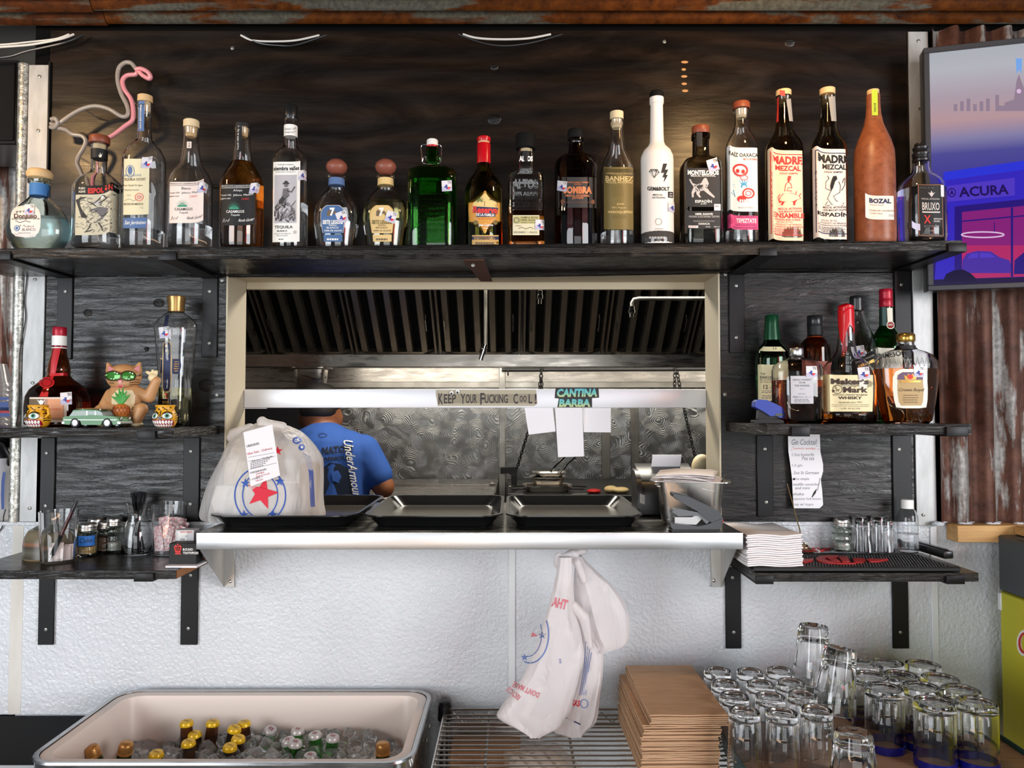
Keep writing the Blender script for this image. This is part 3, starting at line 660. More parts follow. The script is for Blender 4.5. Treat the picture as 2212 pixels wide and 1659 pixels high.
# flamingo of bent glass tube on the plywood, top left
YFm = -.06
def curve_pts(pts, k=6):
    out = []
    for i in range(len(pts)-1):
        a, b, c, d = pts[max(i-1, 0)], pts[i], pts[i+1], pts[min(i+2, len(pts)-1)]
        for j in range(k):
            t = j/k; out.append(.5*((2*b)+(c-a)*t+(2*a-5*b+4*c-d)*t*t+(3*b-a-3*c+d)*t**3))
    return out+[pts[-1]]
fl_ = thing('flamingo_light', 'flamingo outline of bent grey and pink glass tube on the plywood', 'neon sign', P(200, 370, YFm))
fp = lambda L: curve_pts([P(x/3.607, 100+y/3.607, YFm-dy) for x, y, dy in L])
M_tubeg = mat('unlit_grey_tube', srgb(152, 142, 132), .18); M_tubep = mat('unlit_pink_tube', srgb(216, 140, 146), .18)
m = MB(); m.tube(fp([(400, 570, .004), (432, 565, .006), (450, 600, .004), (425, 632, .0), (400, 630, -.004), (470, 640, -.004), (520, 655, -.002), (565, 686, 0), (640, 700, 0), (668, 738, 0), (652, 790, 0), (612, 858, 0), (600, 910, 0), (620, 960, 0), (655, 1040, 0), (690, 1110, 0)]), .0052, M_tubeg, 10); m.build('tube', fl_)
m = MB(); m.tube(fp([(398, 600, -.006), (420, 612, -.004), (462, 600, 0), (560, 532, 0), (650, 485, 0), (750, 466, 0), (850, 490, 0), (940, 543, 0), (985, 545, 0), (1000, 510, 0), (985, 450, 0), (945, 370, 0), (917, 265, 0), (925, 175, 0), (970, 130, 0), (1020, 130, 0), (1060, 175, 0), (1085, 205, 0)]), .0052, M_tubeg, 10); m.build('tube', fl_)
m = MB(); m.tube(fp([(1060, 180, .006), (1100, 175, .008), (1150, 200, .008), (1172, 235, .006), (1160, 252, .004), (1110, 225, .004), (1075, 190, .004), (1060, 218, 0), (990, 228, 0), (955, 268, 0), (970, 335, 0), (1020, 410, 0), (1038, 490, 0), (1032, 575, 0), (970, 625, 0), (900, 680, 0), (830, 725, 0), (780, 765, 0), (745, 850, 0), (740, 960, 0), (715, 1040, 0), (720, 1110, 0)]), .0054, M_tubep, 10); m.build('pink_tube', fl_, label='pink glass tube forming the beak, neck front and leg')
for x, y in ((950, 380), (650, 485), (1020, 410), (610, 860)):
    c = P(x/3.607, 100+y/3.607, YFm); MB().cyl((c.x, YFm+.005, c.z), (c.x, -.0005, c.z), .0022, M_glass, 8).build('glass_stand', fl_)
# ---------------------------------------------------------------- bottles
M_lab = {}
def pm(name, r, g, b, rough=.6, metal=0.0): return mat('print_'+name, srgb(r, g, b), rough, metal)
CREAM = pm('cream', 232, 224, 204); PINKC = pm('pink_cream', 240, 222, 212); LBLK = pm('label_black', 22, 21, 22); DGREY = pm('charcoal', 48, 46, 46); GOLD = pm('gold', 196, 150, 70, .35, .5); NAVY = pm('navy', 40, 48, 82); SLATE = pm('slate_blue', 84, 112, 158); GREEN = pm('agave_green', 60, 150, 120); ORANGE = pm('copper', 214, 128, 84, .4, .3); OLIVE = pm('olive_gold', 122, 104, 56, .5, .2); TANL = pm('tan_label', 222, 190, 128); PINK = pm('magenta_label', 222, 78, 128); CYAN = pm('cyan_art', 70, 160, 200); STKW = pm('sticker_white', 224, 220, 224, .4); STKB = pm('sticker_blue', 52, 70, 150); STKG = pm('sticker_lilac', 190, 186, 210); BROWNP = pm('brown_print', 110, 92, 70); REDI = pm('red_ink', 214, 58, 52); ARTG = pm('art_grey', 108, 102, 104); ARTL = pm('art_light', 196, 190, 186); CRM2 = pm('ivory', 226, 216, 180)
WAX = mat('red_wax', srgb(190, 12, 26), .25); MAROON = mat('maroon_foil', srgb(110, 14, 30), .3, .3); REDFOIL = mat('red_foil', srgb(168, 20, 44), .35, .2)
A_CLEAR = M_glass; A_AQUA = glassc('aqua_glass', (.86, .95, .95)); A_GREEN = glassc('green_glass', (.12, .50, .10)); A_DGREEN = glassc('deep_green_glass', (.05, .26, .07)); A_OLIVE = glassc('olive_glass', (.22, .22, .03)); A_SMOKE = glassc('smoked_glass', (.34, .32, .26)); A_BROWN = glassc('amber_brown_glass', (.42, .15, .03)); A_DRED = glassc('dark_ruby_glass', (.10, .035, .04)); A_BEER = glassc('beer_brown_glass', (.16, .06, .02))
L_W = M_water; L_AQ = mat('aqua_spirit', (.84, .95, .96), 0.22, 0, 1.0, 1.34); L_AMB = mat('amber_spirit', (.72, .25, .03), 0, 0, 1.0, 1.35); L_GOLD = mat('pale_gold_spirit', (.86, .80, .42), 0, 0, 1.0, 1.34); L_WHIS = mat('whisky', (.62, .20, .03), 0, 0, 1.0, 1.35); L_GRN = mat('spirit_in_green', (.55, .85, .45), 0, 0, 1.0, 1.34)
def tx(a, cx, cy, sz=21, rot=0.0, L=4):
    # small tax sticker: white stamp with state shape in blue, white and red (its matrix code is left out)
    c, s = math.cos(rot), math.sin(rot)
    T = lambda x, y: (cx+(x*c-y*s)*sz, cy+(x*s+y*c)*sz)
    a.quad(T(-.5, -.52), T(.5, -.52), T(.5, .52), T(-.5, .52), STKW, L, 3, 2)
    a.quad(T(-.48, .1), T(.48, .1), T(.48, .48), T(-.48, .48), STKG, L+1, 3, 1)
    a.text('TX', *T(.28, -.32), .36*sz, .26*sz, M_grey, L+1, .02, rot)
    a.poly([T(-.12, -.1), T(.06, -.1), T(.06, .3), T(-.02, .36), T(-.08, .18), T(-.18, .2), T(-.28, .06), T(-.12, .04)], STKB, L+2)
    a.poly([T(.06, .0), T(.34, .04), T(.34, .14), T(.06, .12)], M_white, L+2); a.poly([T(.06, .12), T(.36, .14), T(.33, .24), T(.14, .38), T(.06, .3)], REDI, L+2)
class Bot: pass
def bottle(name, label, ax, Y, zb, prof, glass, group=None, liq=None, wall=.0028, ry=1.0, p=2.0, n=44, flute=None, rot=0.0, solid=False, floor=.007, cat='bottle'):
    s = S(Y); X = Xof(ax, Y); b = Bot(); b.ax = ax; b.Y = Y; b.X = X; b.s = s; b.ry = ry; b.p = p; b.n = n; b.flute = flute
    q = [(hw*s, zb if i == 0 else Zof(y, Y)) for i, (hw, y) in enumerate(prof)]
    b.q = q; t = thing(name, label, cat, (X, Y, zb), group); b.root = t
    out = [(max(q[0][0]-.003, .001), zb), (q[0][0], zb+.003)] + q[1:]
    m = MB()
    if solid: m.lathe([(r, z-zb) for r, z in out], glass, n, (X, Y, zb), p, ry, flute, rot=rot)
    else:
        inn = [(max(r-wall, .002), max(z, zb+floor)) for r, z in q[1:]]
        inn = [(max(q[0][0]-wall-.004, .002), zb+floor), (max(q[0][0]-wall, .003), zb+floor+.004)] + [k for k in inn if k[1] > zb+floor+.005]
        pr = [(r, z-zb) for r, z in out] + [(r, z-zb) for r, z in inn[::-1]]
        m.lathe(pr, glass, n, (X, Y, zb), p, ry, flute, rot=rot)
        if liq:
            ly = Zof(liq[0], Y); e = .0004; lp = [(max(inn[0][0]+e, .001), inn[0][1]-e)]
            for (r0, z0), (r1, z1) in zip(inn, inn[1:]):
                if z1 <= ly: lp.append((r1+e, z1))
                else: lp.append((r0+(r1-r0)*(ly-z0)/max(z1-z0, 1e-6)+e, ly)); break
            ml = MB(); ml.lathe([(r, z-zb) for r, z in lp], liq[1], n, (X, Y, zb), p, ry, flute, rot=rot); ml.build('liquid', t)
    m.build('glass', t)
    def R(z):
        if z <= q[0][1]: return q[0][0]
        for (r0, z0), (r1, z1) in zip(q, q[1:]):
            if z <= z1: return r0+(r1-r0)*(z-z0)/max(z1-z0, 1e-6)
        return q[-1][0]
    b.R = R
    def fn(px, py, l, eps=.00042):
        z = Zof(py, Y); r = R(z); yf = Y-r*ry
        for _ in range(2):
            z = P(px, py, yf).z; r = R(z); x = Xof(px, yf)-X; u = min(abs(x)/r, .985); d = ry*r*(1-u**p)**(1/p); yf = Y-d
        x = Xof(px, yf)-X; x = max(-.985*r, min(.985*r, x))
        return Vector((X+x, Y-d-eps*(l+1), z))
    b.fn = fn; return b
def cap(b, name, mt, prof, ryk=None, p=None, n=None, flute=None, label=None):
    s = b.s; m = MB(); z0 = Zof(prof[0][1], b.Y)
    m.lathe([(hw*s, Zof(y, b.Y)-z0) for hw, y in prof], mt, n or 24, (b.X, b.Y, z0), p or 2.0, ryk if ryk else 1.0, flute)
    return m.build(name, b.root, label=label)
def split_art(a):
    # one group per separate paper label or sticker
    bb = lambda it: (min(v[0] for v in it[0]), min(v[1] for v in it[0]), max(v[0] for v in it[0]), max(v[1] for v in it[0]))
    seeds = []
    for it in a.it:
        if it[3] == 0 or it[2] is STKW:
            B_ = bb(it)
            hit = [g for g in seeds if (it[2] is STKW) == g[2] and not (B_[0] > g[0][2]+1.5 or B_[2] < g[0][0]-1.5 or B_[1] > g[0][3]+1.5 or B_[3] < g[0][1]-1.5)]
            if hit: g = hit[0]; g[0] = tuple(f(p, q) for f, p, q in zip((min, min, max, max), g[0], B_)); g[1].append(it)
            else: seeds.append([B_, [it], it[2] is STKW])
    if not seeds: return [(its, None) for its in clusters(a)]
    stray = Art()
    ids = {id(it) for g in seeds for it in g[1]}; sk = [g for g in seeds if g[2]]
    for it in a.it:
        if id(it) in ids: continue
        B_ = bb(it); cx, cy = (B_[0]+B_[2])/2, (B_[1]+B_[3])/2
        cand = [g for g in sk if g[0][0]-1 <= cx <= g[0][2]+1 and g[0][1]-1 <= cy <= g[0][3]+1 and it[3] >= 4] or [g for g in seeds if not g[2] and g[0][0]-2 <= cx <= g[0][2]+2 and g[0][1]-2 <= cy <= g[0][3]+2]
        (cand[0][1] if cand else stray.it).append(it)
    return [(g[1], g[2]) for g in seeds]+[(its, None) for its in clusters(stray)]
def prints(b, name, a, label=None):
    for its, st in split_art(a):
        q = Art(); q.it = its; m = MB(); q.to(m, b.fn); m.build('sticker' if st else ('print' if st is None else name), b.root, label=label)
YT = -.187; TOPG = 'bottles on the top shelf'
def zt(ax): return z_top(Xof(ax, YT))
def top(name, label, ax, prof, glass, **k):
    return bottle(name, label, ax, k.pop('Y', YT), zt(ax), prof, glass, TOPG, **k)
# 1 round blanco decanter
b = top('round_bottle', 'round squat aqua bottle with wooden ball-top stopper and blue neck band', 76, [(46, 538), (56, 530), (65, 514), (67, 498), (64, 482), (56, 464), (44, 448), (30, 436), (20, 425), (18.5, 402), (19, 400), (25, 396), (25.5, 388)], A_AQUA, ry=.62, liq=(473, L_AQ))
cap(b, 'stopper', M_cork, [(15, 390), (24, 386), (26, 380), (26, 374), (21, 368), (10, 365.5), (0, 365)]); cap(b, 'neck_band', pm('neck_blue', 62, 118, 178), [(19.4, 425), (19, 399.5), (18, 399)])
a = Art(); a.ell(47, 478, 33, 35, PINKC, 0, p=3.2); a.text('DonJulio', 47, 468, 50, 13, pm('brown_ink', 70, 40, 34), 1, .02); a.text('TEQUILA', 55, 490, 20, 4, M_grey, 1); a.text('BLANCO', 55, 496, 29, 6, M_grey, 1, .01); a.ell(29, 493, 6.5, 6.5, SLATE, 1); a.ring(29, 493, 4, 4, 1.2, M_white, 2); a.line([(25, 477), (35, 481), (48, 477), (58, 480)], 1.2, M_ink, 1); a.microtext(30, 502, 64, 505, 1, M_grey, 1)
tx(a, 56, 453); prints(b, 'label', a)
# 2
b = top('spirit_bottle', 'clear domed bottle with brown disc stopper and grey skeleton-scene wrap label', 205, [(46, 538), (51, 530), (51, 412), (49, 405), (42, 393), (30, 382), (18, 374), (16, 366), (16, 314), (19, 313), (19, 306)], A_CLEAR, liq=(508, L_W))
cap(b, 'stopper', M_woodcap, [(20, 311), (21, 309), (21, 297), (19.5, 295)]); cap(b, 'cork', M_corkl, [(13, 326), (13, 311)]); cap(b, 'neck_band', LBLK, [(16.8, 345), (16.8, 325)])
a = Art(); a.rect(155.5, 401, 255, 420, LBLK, 0, 16, 2); a.rect(155.5, 420.5, 255, 508, pm('parchment', 200, 192, 166), 0, 16, 4); a.text('ESPOLÒN', 209, 411, 54, 15, REDI, 1, .045); a.text('PURO', 169, 407, 14, 5, CREAM, 1, .02); a.text('AGAVE', 169, 414, 15, 5, CREAM, 1, .02); a.text('TEQUILA', 247, 409, 13, 5, CREAM, 1, .02); a.text('BLANCO', 247, 416, 13, 5, CREAM, 1, .02)
rnd = random.Random(3)
a.poly([(176, 470), (190, 452), (208, 448), (226, 456), (218, 472), (200, 482), (184, 482)], ARTG, 1); a.poly([(218, 456), (230, 442), (238, 446), (232, 462)], ARTG, 1)
for k in range(5): a.line([(180-k*2, 470), (166-k*2, 452-k*5), (160+k*2, 436-k*2), (168+k*3, 426)], [5, 4, 3, 1], DGREY, 2)
for x0, y0, x1, y1 in ((196, 440, 214, 424), (214, 424, 222, 432), (200, 446, 184, 436), (206, 440, 228, 430), (228, 430, 246, 426), (190, 484, 178, 502), (206, 482, 216, 500), (216, 470, 248, 448), (220, 478, 244, 500), (176, 502, 196, 496)): a.line([(x0, y0), ((x0+x1)/2+2, (y0+y1)/2), (x1, y1)], [1.6, 2.4, 1.0], DGREY, 3)
a.ell(214, 427, 4, 4, M_white, 3); a.ell(203, 440, 8, 6, ARTL, 2)
for k in range(110):
    x, y = rnd.uniform(160, 250), rnd.uniform(426, 504); a.line([(x, y), (x+rnd.uniform(-7, 7), y+rnd.uniform(-4, 4)), (x+rnd.uniform(-9, 9), y+rnd.uniform(-6, 6))], [.5, 1.1, .4], ARTG if k % 2 else DGREY, 2)
a.poly([(206, 341), (203, 334), (206, 337), (207, 330), (209, 337), (212, 334), (210, 341)], CREAM, 1); prints(b, 'label', a)
# 3
b = top('spirit_bottle', 'tall clear round-shouldered bottle with blue strip over its cork and blue lower label', 303, [(42, 538), (44.5, 532), (44.5, 352), (42, 338), (34, 322), (22, 311), (16, 302), (15, 290), (14.5, 238), (15.5, 236), (15.5, 222)], A_CLEAR, liq=(500, L_W))
cap(b, 'stopper', M_cork, [(14.5, 222), (15.5, 221), (15.5, 208), (14, 207)]); cap(b, 'cork', M_corkl, [(9.5, 243), (11, 240), (11.5, 222)])
a = Art(); a.rect(259.5, 343, 315, 464, CRM2, 0, 12, 4); a.ring(273, 370, 9, 13, 1.2, SLATE, 1); a.ell(273, 368, 5, 9, SLATE, 1); a.text('SINGLE ESTATE', 279, 379, 38, 4.5, SLATE, 1); a.text('TEQUILA OCHO', 282, 388, 50, 7, BROWNP, 1, .02); a.text('TEQUILA PLATA', 277, 411, 32, 4, ARTG, 1); a.text('1 9 2 7', 271, 422, 9, 3.5, ARTG, 1); a.text('Puro Orgullo De Agave', 280, 401, 42, 5, BROWNP, 1, 0, 0, .3); a.ring(294, 426, 9, 8, 1.2, REDI, 1); a.ell(294, 426, 6, 5, pm('seal_rose', 214, 160, 144), 1); a.text('HECHO EN MEXICO', 281, 441, 44, 5, BROWNP, 1, .01); a.text('1 L', 300, 449, 7, 4, BROWNP, 1); a.line([(262, 433), (272, 430), (282, 434), (290, 431)], .9, ARTG, 1)
a.rect(259.5, 470.5, 311, 493, SLATE, 0, 12, 2); a.text('San Jerónimo', 286, 482, 46, 11, M_white, 1, .01, 0, .3)
a.rect(289, 218, 302, 283, SLATE, 0, 4, 4); a.text('SAN JERÓNIMO', 294, 252, 52, 5, CREAM, 1, .01, -PI/2)
tx(a, 310, 353, 23, .08); prints(b, 'label', a)
# 4 / 5
for ax, dark in ((405, False), (517.5, True)):
    lab = ('amber tequila bottle with black neck strip and black agave-fan label' if dark else 'clear tequila bottle with pale cork and pink agave-fan label')
    b = top('tequila_bottle', lab, ax, [(43, 538), (46, 531), (46, 402), (44, 391), (37, 375), (28, 362), (22, 350), (19, 330), (16, 300), (15.5, 281), (17, 279), (17, 277)], A_CLEAR, liq=((352 if dark else 490), L_AMB if dark else L_W))
    cap(b, 'stopper', LBLK if dark else M_corkl, [(15.5, 277), (16.5, 276), (16.5, 262+7*dark), (14.5, 260+7*dark)]); cap(b, 'cork', M_cork, [(9, 297), (11, 294), (12, 277)])
    o = ax-405; a = Art(); inkc = M_white if dark else M_ink
    if dark: a.rect(503, 268, 516, 327, LBLK, 0, 4, 4); a.text('Tequila 100% de Agave', 508, 298, 52, 4.5, M_white, 1, 0, -PI/2)
    else: a.rect(396, 306, 406, 320, PINKC, 0, 3, 2); a.text('978', 401, 313, 9, 4, M_ink, 1, 0, PI/2)
    x0, x1 = 360+o, 434+o-1*dark; y0 = 393+5*dark; a.rect(x0, y0, x1, y0+89, LBLK if dark else PINKC, 0, 14, 3)
    a.text('PRODUCTOS CASAMIGOS DE AGAVE', (x0+x1)/2, y0+4, 72, 3.6, inkc, 1); a.rect(x0, y0+7.5, x1, y0+8.3, inkc, 1, 8, 1)
    a.text('Añejo' if dark else 'Blanco', 396+o, y0+14, 20, 5.5, inkc, 1); a.text('Jalisco, Mexico', 408+o, y0+24, 44, 5.5, inkc, 1); a.text('21062' if dark else '23091', 412+o, y0+32, 16, 4, REDI, 1); a.text('Tequila 100%', 371+o, y0+24, 22, 4.5, inkc, 1); a.text('agave azul', 370+o, y0+31, 20, 4.5, inkc, 1)
    for k in range(11):
        an = PI+PI*k/10; cx, cy = 388+o, y0+53; a.poly([(cx+5*math.cos(an-.15), cy+4*math.sin(an-.15)), (cx+5*math.cos(an+.15), cy+4*math.sin(an+.15)), (cx+17*math.cos(an), cy+17*math.sin(an))], GREEN, 1)
    a.rect(378+o, y0+50, 398+o, y0+54, GREEN, 1, 3, 1); a.text('CASAMIGOS', 391+o, y0+59, 39, 6, inkc, 1, .01); a.text('Tequila', 391+o, y0+67, 20, 5.5, inkc, 1, 0, 0, .2)
    a.line([(364+o, y0+82), (367+o, y0+74), (369+o, y0+82), (372+o, y0+77), (375+o, y0+81), (379+o, y0+75)], 1, inkc, 1); a.text('Rande Gerber', 416+o, y0+78, 34, 6, inkc, 1, 0, 0, .5)
    tx(a, 433+o, 411, 21, .2); prints(b, 'label', a)
# 6
b = top('tequila_bottle', 'tall slim clear bottle with black cap and white engraving label', 622.5, [(36, 538), (38, 532), (38, 352), (36, 342), (29, 330), (18, 322), (14.5, 314), (14, 262), (14.5, 258), (15, 256), (15, 252)], A_CLEAR, liq=(443, L_W))
cap(b, 'stopper', M_blackplastic, [(14, 258), (14.5, 257), (14.5, 231), (13, 229)]); cap(b, 'neck_label', M_white, [(14.6, 297), (14.6, 273)])
a = Art(); a.rect(585.2, 349.5, 644, 523, M_white, 0, 14, 4); a.text('siembra valles', 614, 364, 56, 9, M_ink, 1, .03); a.text('HIGHLANDS OF JALISCO', 612, 372, 44, 3.2, M_grey, 1); a.text('THE NATURE OF PATRIMONY', 612, 356, 36, 2.8, M_grey, 1)
a.rect(588, 378, 637, 482, pm('art_sky', 186, 182, 186), 1, 10, 3); a.poly([(588, 402), (602, 394), (618, 404), (637, 400), (637, 482), (588, 482)], ARTL, 2)
rnd = random.Random(5)
for k in range(46):
    x = rnd.uniform(590, 634); y = rnd.uniform(440, 480); l = rnd.uniform(8, 26); an = rnd.uniform(-2.6, -.5)
    q0, q1 = x+l*math.cos(an), y+l*math.sin(an); q0 = min(max(q0, 589), 636); a.line([(x, y), ((x+q0)/2, (y+q1)/2), (q0, max(q1, 402))], [3, 2.2, .4], (DGREY, ARTG, pm('art_mid', 148, 142, 146))[k % 3], 3+(k % 2))
a.ell(614, 397, 7, 2.6, DGREY, 5); a.ell(614, 394, 3.5, 3, DGREY, 5); a.ell(614, 401, 3.6, 4, ARTG, 5); a.poly([(606, 424), (608, 408), (619, 407), (621, 424), (612, 430)], ARTG, 5); a.poly([(606, 424), (620, 424), (606, 440), (592, 456), (590, 448)], DGREY, 5); a.line([(616, 412), (626, 416), (634, 404)], 2, DGREY, 6)
a.text('TEQUILA', 609, 491, 40, 7.5, M_ink, 1, .02); a.text('BLANCO', 606, 499, 22, 4, M_ink, 1, .02); a.text('HECHO EN MÉXICO', 607, 504.5, 36, 3, M_grey, 1); a.text('100 % AGAVE', 606, 509, 24, 3, M_grey, 1); a.ell(634, 502, 4, 4, ARTL, 1); a.microtext(596, 515, 612, 519, 1, M_ink, 1)
a.text('BLANCO · 100%', 622, 279, 25, 4, M_grey, 1); a.text('SIEMBRA VALLES', 622, 286, 25, 3, M_grey, 1)
tx(a, 651, 382, 20); prints(b, 'label', a)
# 7 / 8
for ax, blanco in ((723.5, True), (830.5, False)):
    o = ax-723.5; lab = 'pear-shaped clear bottle with wooden ball stopper and blue horse label' if blanco else 'pear-shaped pale gold bottle with wooden ball stopper and tan horse label'
    b = top('tequila_bottle', lab, ax, [(40, 538), (42, 530), (45, 508), (48, 488), (49, 468), (47, 450), (41, 434), (30, 420), (20, 411), (17, 404), (16, 392), (16.5, 388), (20.5, 386), (21, 380), (20, 378)], A_CLEAR, ry=.72, liq=((486, L_W) if blanco else (437, L_GOLD)))
    cap(b, 'stopper', M_woodball, [(8, 378)]+[(23*math.sin(t), 361+17.5*math.cos(t)) for t in (2.85-2.2, 1.1, PI/2, 2.0, 2.5, 2.9, PI)], n=28); cap(b, 'neck_band', SLATE if blanco else TANL, [(17.6, 402), (17, 387)])
    base = pm('label_blue', 68, 104, 152) if blanco else TANL; bd = ARTL if blanco else pm('tan_edge', 190, 150, 90); a = Art()
    rows = [(444, 704+o, 728+o), (447, 699+o, 733+o), (452, 694+o, 738+o), (459, 690.5+o, 741+o), (470, 690+o, 742+o), (486, 692+o, 740+o), (504, 695+o, 738+o)]
    a.rows([(y-1, x0-1.2, x1+1.2) for y, x0, x1 in rows], bd, 0, 10); a.rows(rows, base, 1, 10); a.quad((696+o, 507), (737.5+o, 507), (737+o, 522), (697+o, 522), base, 1)
    ink = M_white if blanco else BROWNP
    a.text('7', 715+o, 458, 11, 18, M_white, 3, .05); a.poly([(703+o, 466), (704+o, 456), (708+o, 453), (712+o, 457), (722+o, 456), (725+o, 462), (724+o, 468), (721+o, 462), (711+o, 462), (708+o, 468)], BROWNP, 2)
    a.text('SIETE LEGUAS', 716+o, 480, 44, 9, M_white if blanco else OLIVE, 2, .04); a.text('TEQUILA', 716+o, 487, 18, 3.4, ink, 2, .02); a.text('BLANCO' if blanco else 'REPOSADO', 716+o, 492, 26, 4, ink, 2, .01); a.text('100% DE AGAVE', 717+o, 498.5, 38, 3.4, ink, 2, .02); a.microtext(701+o, 514, 733+o, 519, 1, ink, 2, .8)
    tx(a, 736+o, 469, 23, -.35 if blanco else .3); prints(b, 'label', a)
# 9 green flip-top
b = top('flip_top_bottle', 'green embossed square-shouldered bottle with white flip-top and wire bail', 932, [(50, 538), (53, 531), (53.5, 390), (53, 378), (49, 370), (36, 364), (18, 360), (14.5, 356), (13.5, 340), (13.5, 316)], A_GREEN, ry=.62, p=3.4, liq=(402, L_GRN))
cap(b, 'stopper', M_white, [(10, 318), (12.3, 316), (12.3, 304), (10.5, 302)]); cap(b, 'gasket', WAX, [(12, 319), (12.6, 318), (12.6, 315.5), (12, 315)])
Yv = YT; v = lambda x, y, dy=0: P(x, y, Yv+dy); m = MB()
m.tube([v(919, 312), v(911, 313), v(909.5, 318), v(912, 349), v(915, 353), v(932, 355, -.016), v(949, 353), v(952, 349), v(954, 318), v(951, 313), v(944, 312)], .0011, M_chrome, 6); m.tube([v(912, 349), v(914, 340), v(920, 338), v(920, 346)], .0011, M_chrome, 6); m.tube([v(952, 349), v(950, 340), v(944, 338), v(944, 346)], .0011, M_chrome, 6); m.build('wire_bail', b.root)
a = Art()
for k, (t, w_, h_) in enumerate((('A GRITAR', 58, 14), ('TEQUILA', 52, 9), ('REPOSADO', 54, 9), ('100% DE AGAVE AZUL', 70, 6), ('HECHO EN MEXICO', 62, 7), ('PRODUCIDO', 56, 7), ('ENVASADO DE ORIGEN', 68, 6), ('POR TEQUILERA', 64, 7), ('CONT NET', 60, 7), ('JALISCO MEXICO', 64, 6))):
    a.text(t, 932, (392, 415, 433, 450, 462, 473, 485, 497, 510, 523)[k], w_, h_, A_GREEN, 1, .02)
m = MB(); a.to(m, b.fn); m.build('embossed_lettering', b.root)
a = Art(); tx(a, 964, 402, 22, -.05); prints(b, 'sticker', a)
# 10
b = top('tequila_bottle', 'dark green wine-shaped bottle with red wax neck and gold hexagon label', 1044.5, [(39, 538), (41, 530), (41.5, 415), (39, 402), (31, 388), (21, 375), (15.5, 364), (14, 350), (14, 312)], A_OLIVE, liq=(385, L_GOLD))
cap(b, 'wax_neck', WAX, [(14.6, 354), (14.8, 352), (14.6, 312), (14.3, 311)]); cap(b, 'cork', M_cork, [(12.5, 312), (12.5, 306)]); cap(b, 'wax_top', WAX, [(14, 307), (14.8, 305), (14.8, 298), (12.5, 296), (0, 295.5)])
a = Art(); rows = [(412, 1046, 1048), (438, 1011, 1083), (455, 1011, 1083), (479, 1012, 1083), (504, 1046, 1048)]
a.rows(rows, GOLD, 0, 12); a.rows([(416, 1046.5, 1047.5), (439, 1014, 1080), (478, 1015, 1080), (500, 1046.5, 1047.5)], pm('orange_gold', 214, 150, 62, .5), 1, 12); a.rows([(418, 1046, 1048), (438, 1022, 1072), (452, 1018, 1076)], pm('sunrise', 232, 200, 130), 2, 8)
for k in range(9): an = PI+PI*(k+.5)/9; a.poly([(1036+3*math.cos(an-.3), 437+3*math.sin(an-.3)), (1036+3*math.cos(an+.3), 437+3*math.sin(an+.3)), (1036+13*math.cos(an), 437+14*math.sin(an))], pm('agave_dk', 90, 120, 60), 3)
a.poly([(1046, 446), (1046, 437), (1060, 430), (1074, 437), (1074, 446)], BROWNP, 3); a.quad((1020, 446), (1076, 449), (1074, 463), (1024, 459), NAVY, 3); a.text('Reserva', 1048, 454, 54, 15, REDI, 4, .05, .03); a.rect(1028, 460, 1070, 469, NAVY, 3, 8, 1); a.text('DE LA FAMILIA', 1048, 464.5, 40, 6, M_white, 4, .03, .03); a.text('EXTRA AÑEJO', 1048, 473, 34, 3, REDI, 3); a.ell(1027, 481, 5, 5, OLIVE, 3); a.ell(1070, 481, 5, 5, OLIVE, 3); a.text('Jose Cuervo', 1049, 487, 32, 7, M_white, 3, .03); a.microtext(1042, 492, 1056, 495, 1, M_white, 3)
a.rect(1019, 508, 1077, 531, pm('gold_foot', 204, 164, 96), 0, 10, 2); a.rect(1019, 511, 1077, 518, NAVY, 1, 10, 1); a.microtext(1021, 512, 1075, 518, 2, GOLD, 2); a.microtext(1024, 521, 1074, 529, 1, BROWNP, 1, .6); prints(b, 'label', a)
# 11
b = top('tequila_bottle', 'square embossed bottle of amber tequila with black cap and cream lower label', 1136, [(40.5, 540), (41, 534), (40.5, 525), (39.5, 515), (39.5, 392), (38, 383), (30, 377), (19, 371), (17, 364), (16, 352), (16, 322)], A_CLEAR, ry=.95, p=5.0, rot=0, liq=(463, L_AMB))
cap(b, 'stopper', M_blackmatte, [(20, 323), (22, 321), (22, 295), (20, 291)]); cap(b, 'neck_label', LBLK, [(16.7, 354), (16.7, 331)]); cap(b, 'cork', M_corkl, [(12, 336), (12, 322)])
a = Art(); a.rect(1107.5, 465, 1165.5, 508, CRM2, 0, 10, 2); a.rect(1109, 467, 1164, 483, pm('sage_gold', 190, 182, 120), 1, 8, 1); a.text('OLMECA ALTOS', 1144, 470, 38, 4, BROWNP, 2, .01); a.text('100% AGAVE', 1144, 475.5, 38, 4, BROWNP, 2, .01); a.text('AÑEJO TEQUILA', 1144, 481, 38, 3.5, BROWNP, 2); a.ring(1116, 476, 5.5, 5.5, 1.6, ARTG, 2); a.text('AÑEJO', 1120, 488, 14, 3.4, BROWNP, 2); a.line([(1120, 494), (1128, 491), (1136, 495), (1146, 491), (1152, 494)], 1, M_ink, 2); a.text('HECHO EN MEXICO   1 L   40% ALC/VOL', 1136, 502, 52, 4.5, M_grey, 2, .01)
a.text('ALTOS', 1136.5, 343, 30, 12, M_white, 1, .05); tx(a, 1167, 486, 21, .05); prints(b, 'label', a)
a = Art(); a.text('ALTOS', 1135, 398, 56, 22, A_CLEAR, 3, .05); a.text('100% AGAVE', 1135, 419, 54, 9, A_CLEAR, 3, .04)
for k in range(26): a.ell(1100+ (k % 7)*11+5*(k//7 % 2), 434+(k//7)*8, 4.6, 3.4, A_CLEAR, 2)
m = MB(); a.to(m, lambda x, y, l: b.fn(x, y, l, .0005)); m.build('embossing', b.root)
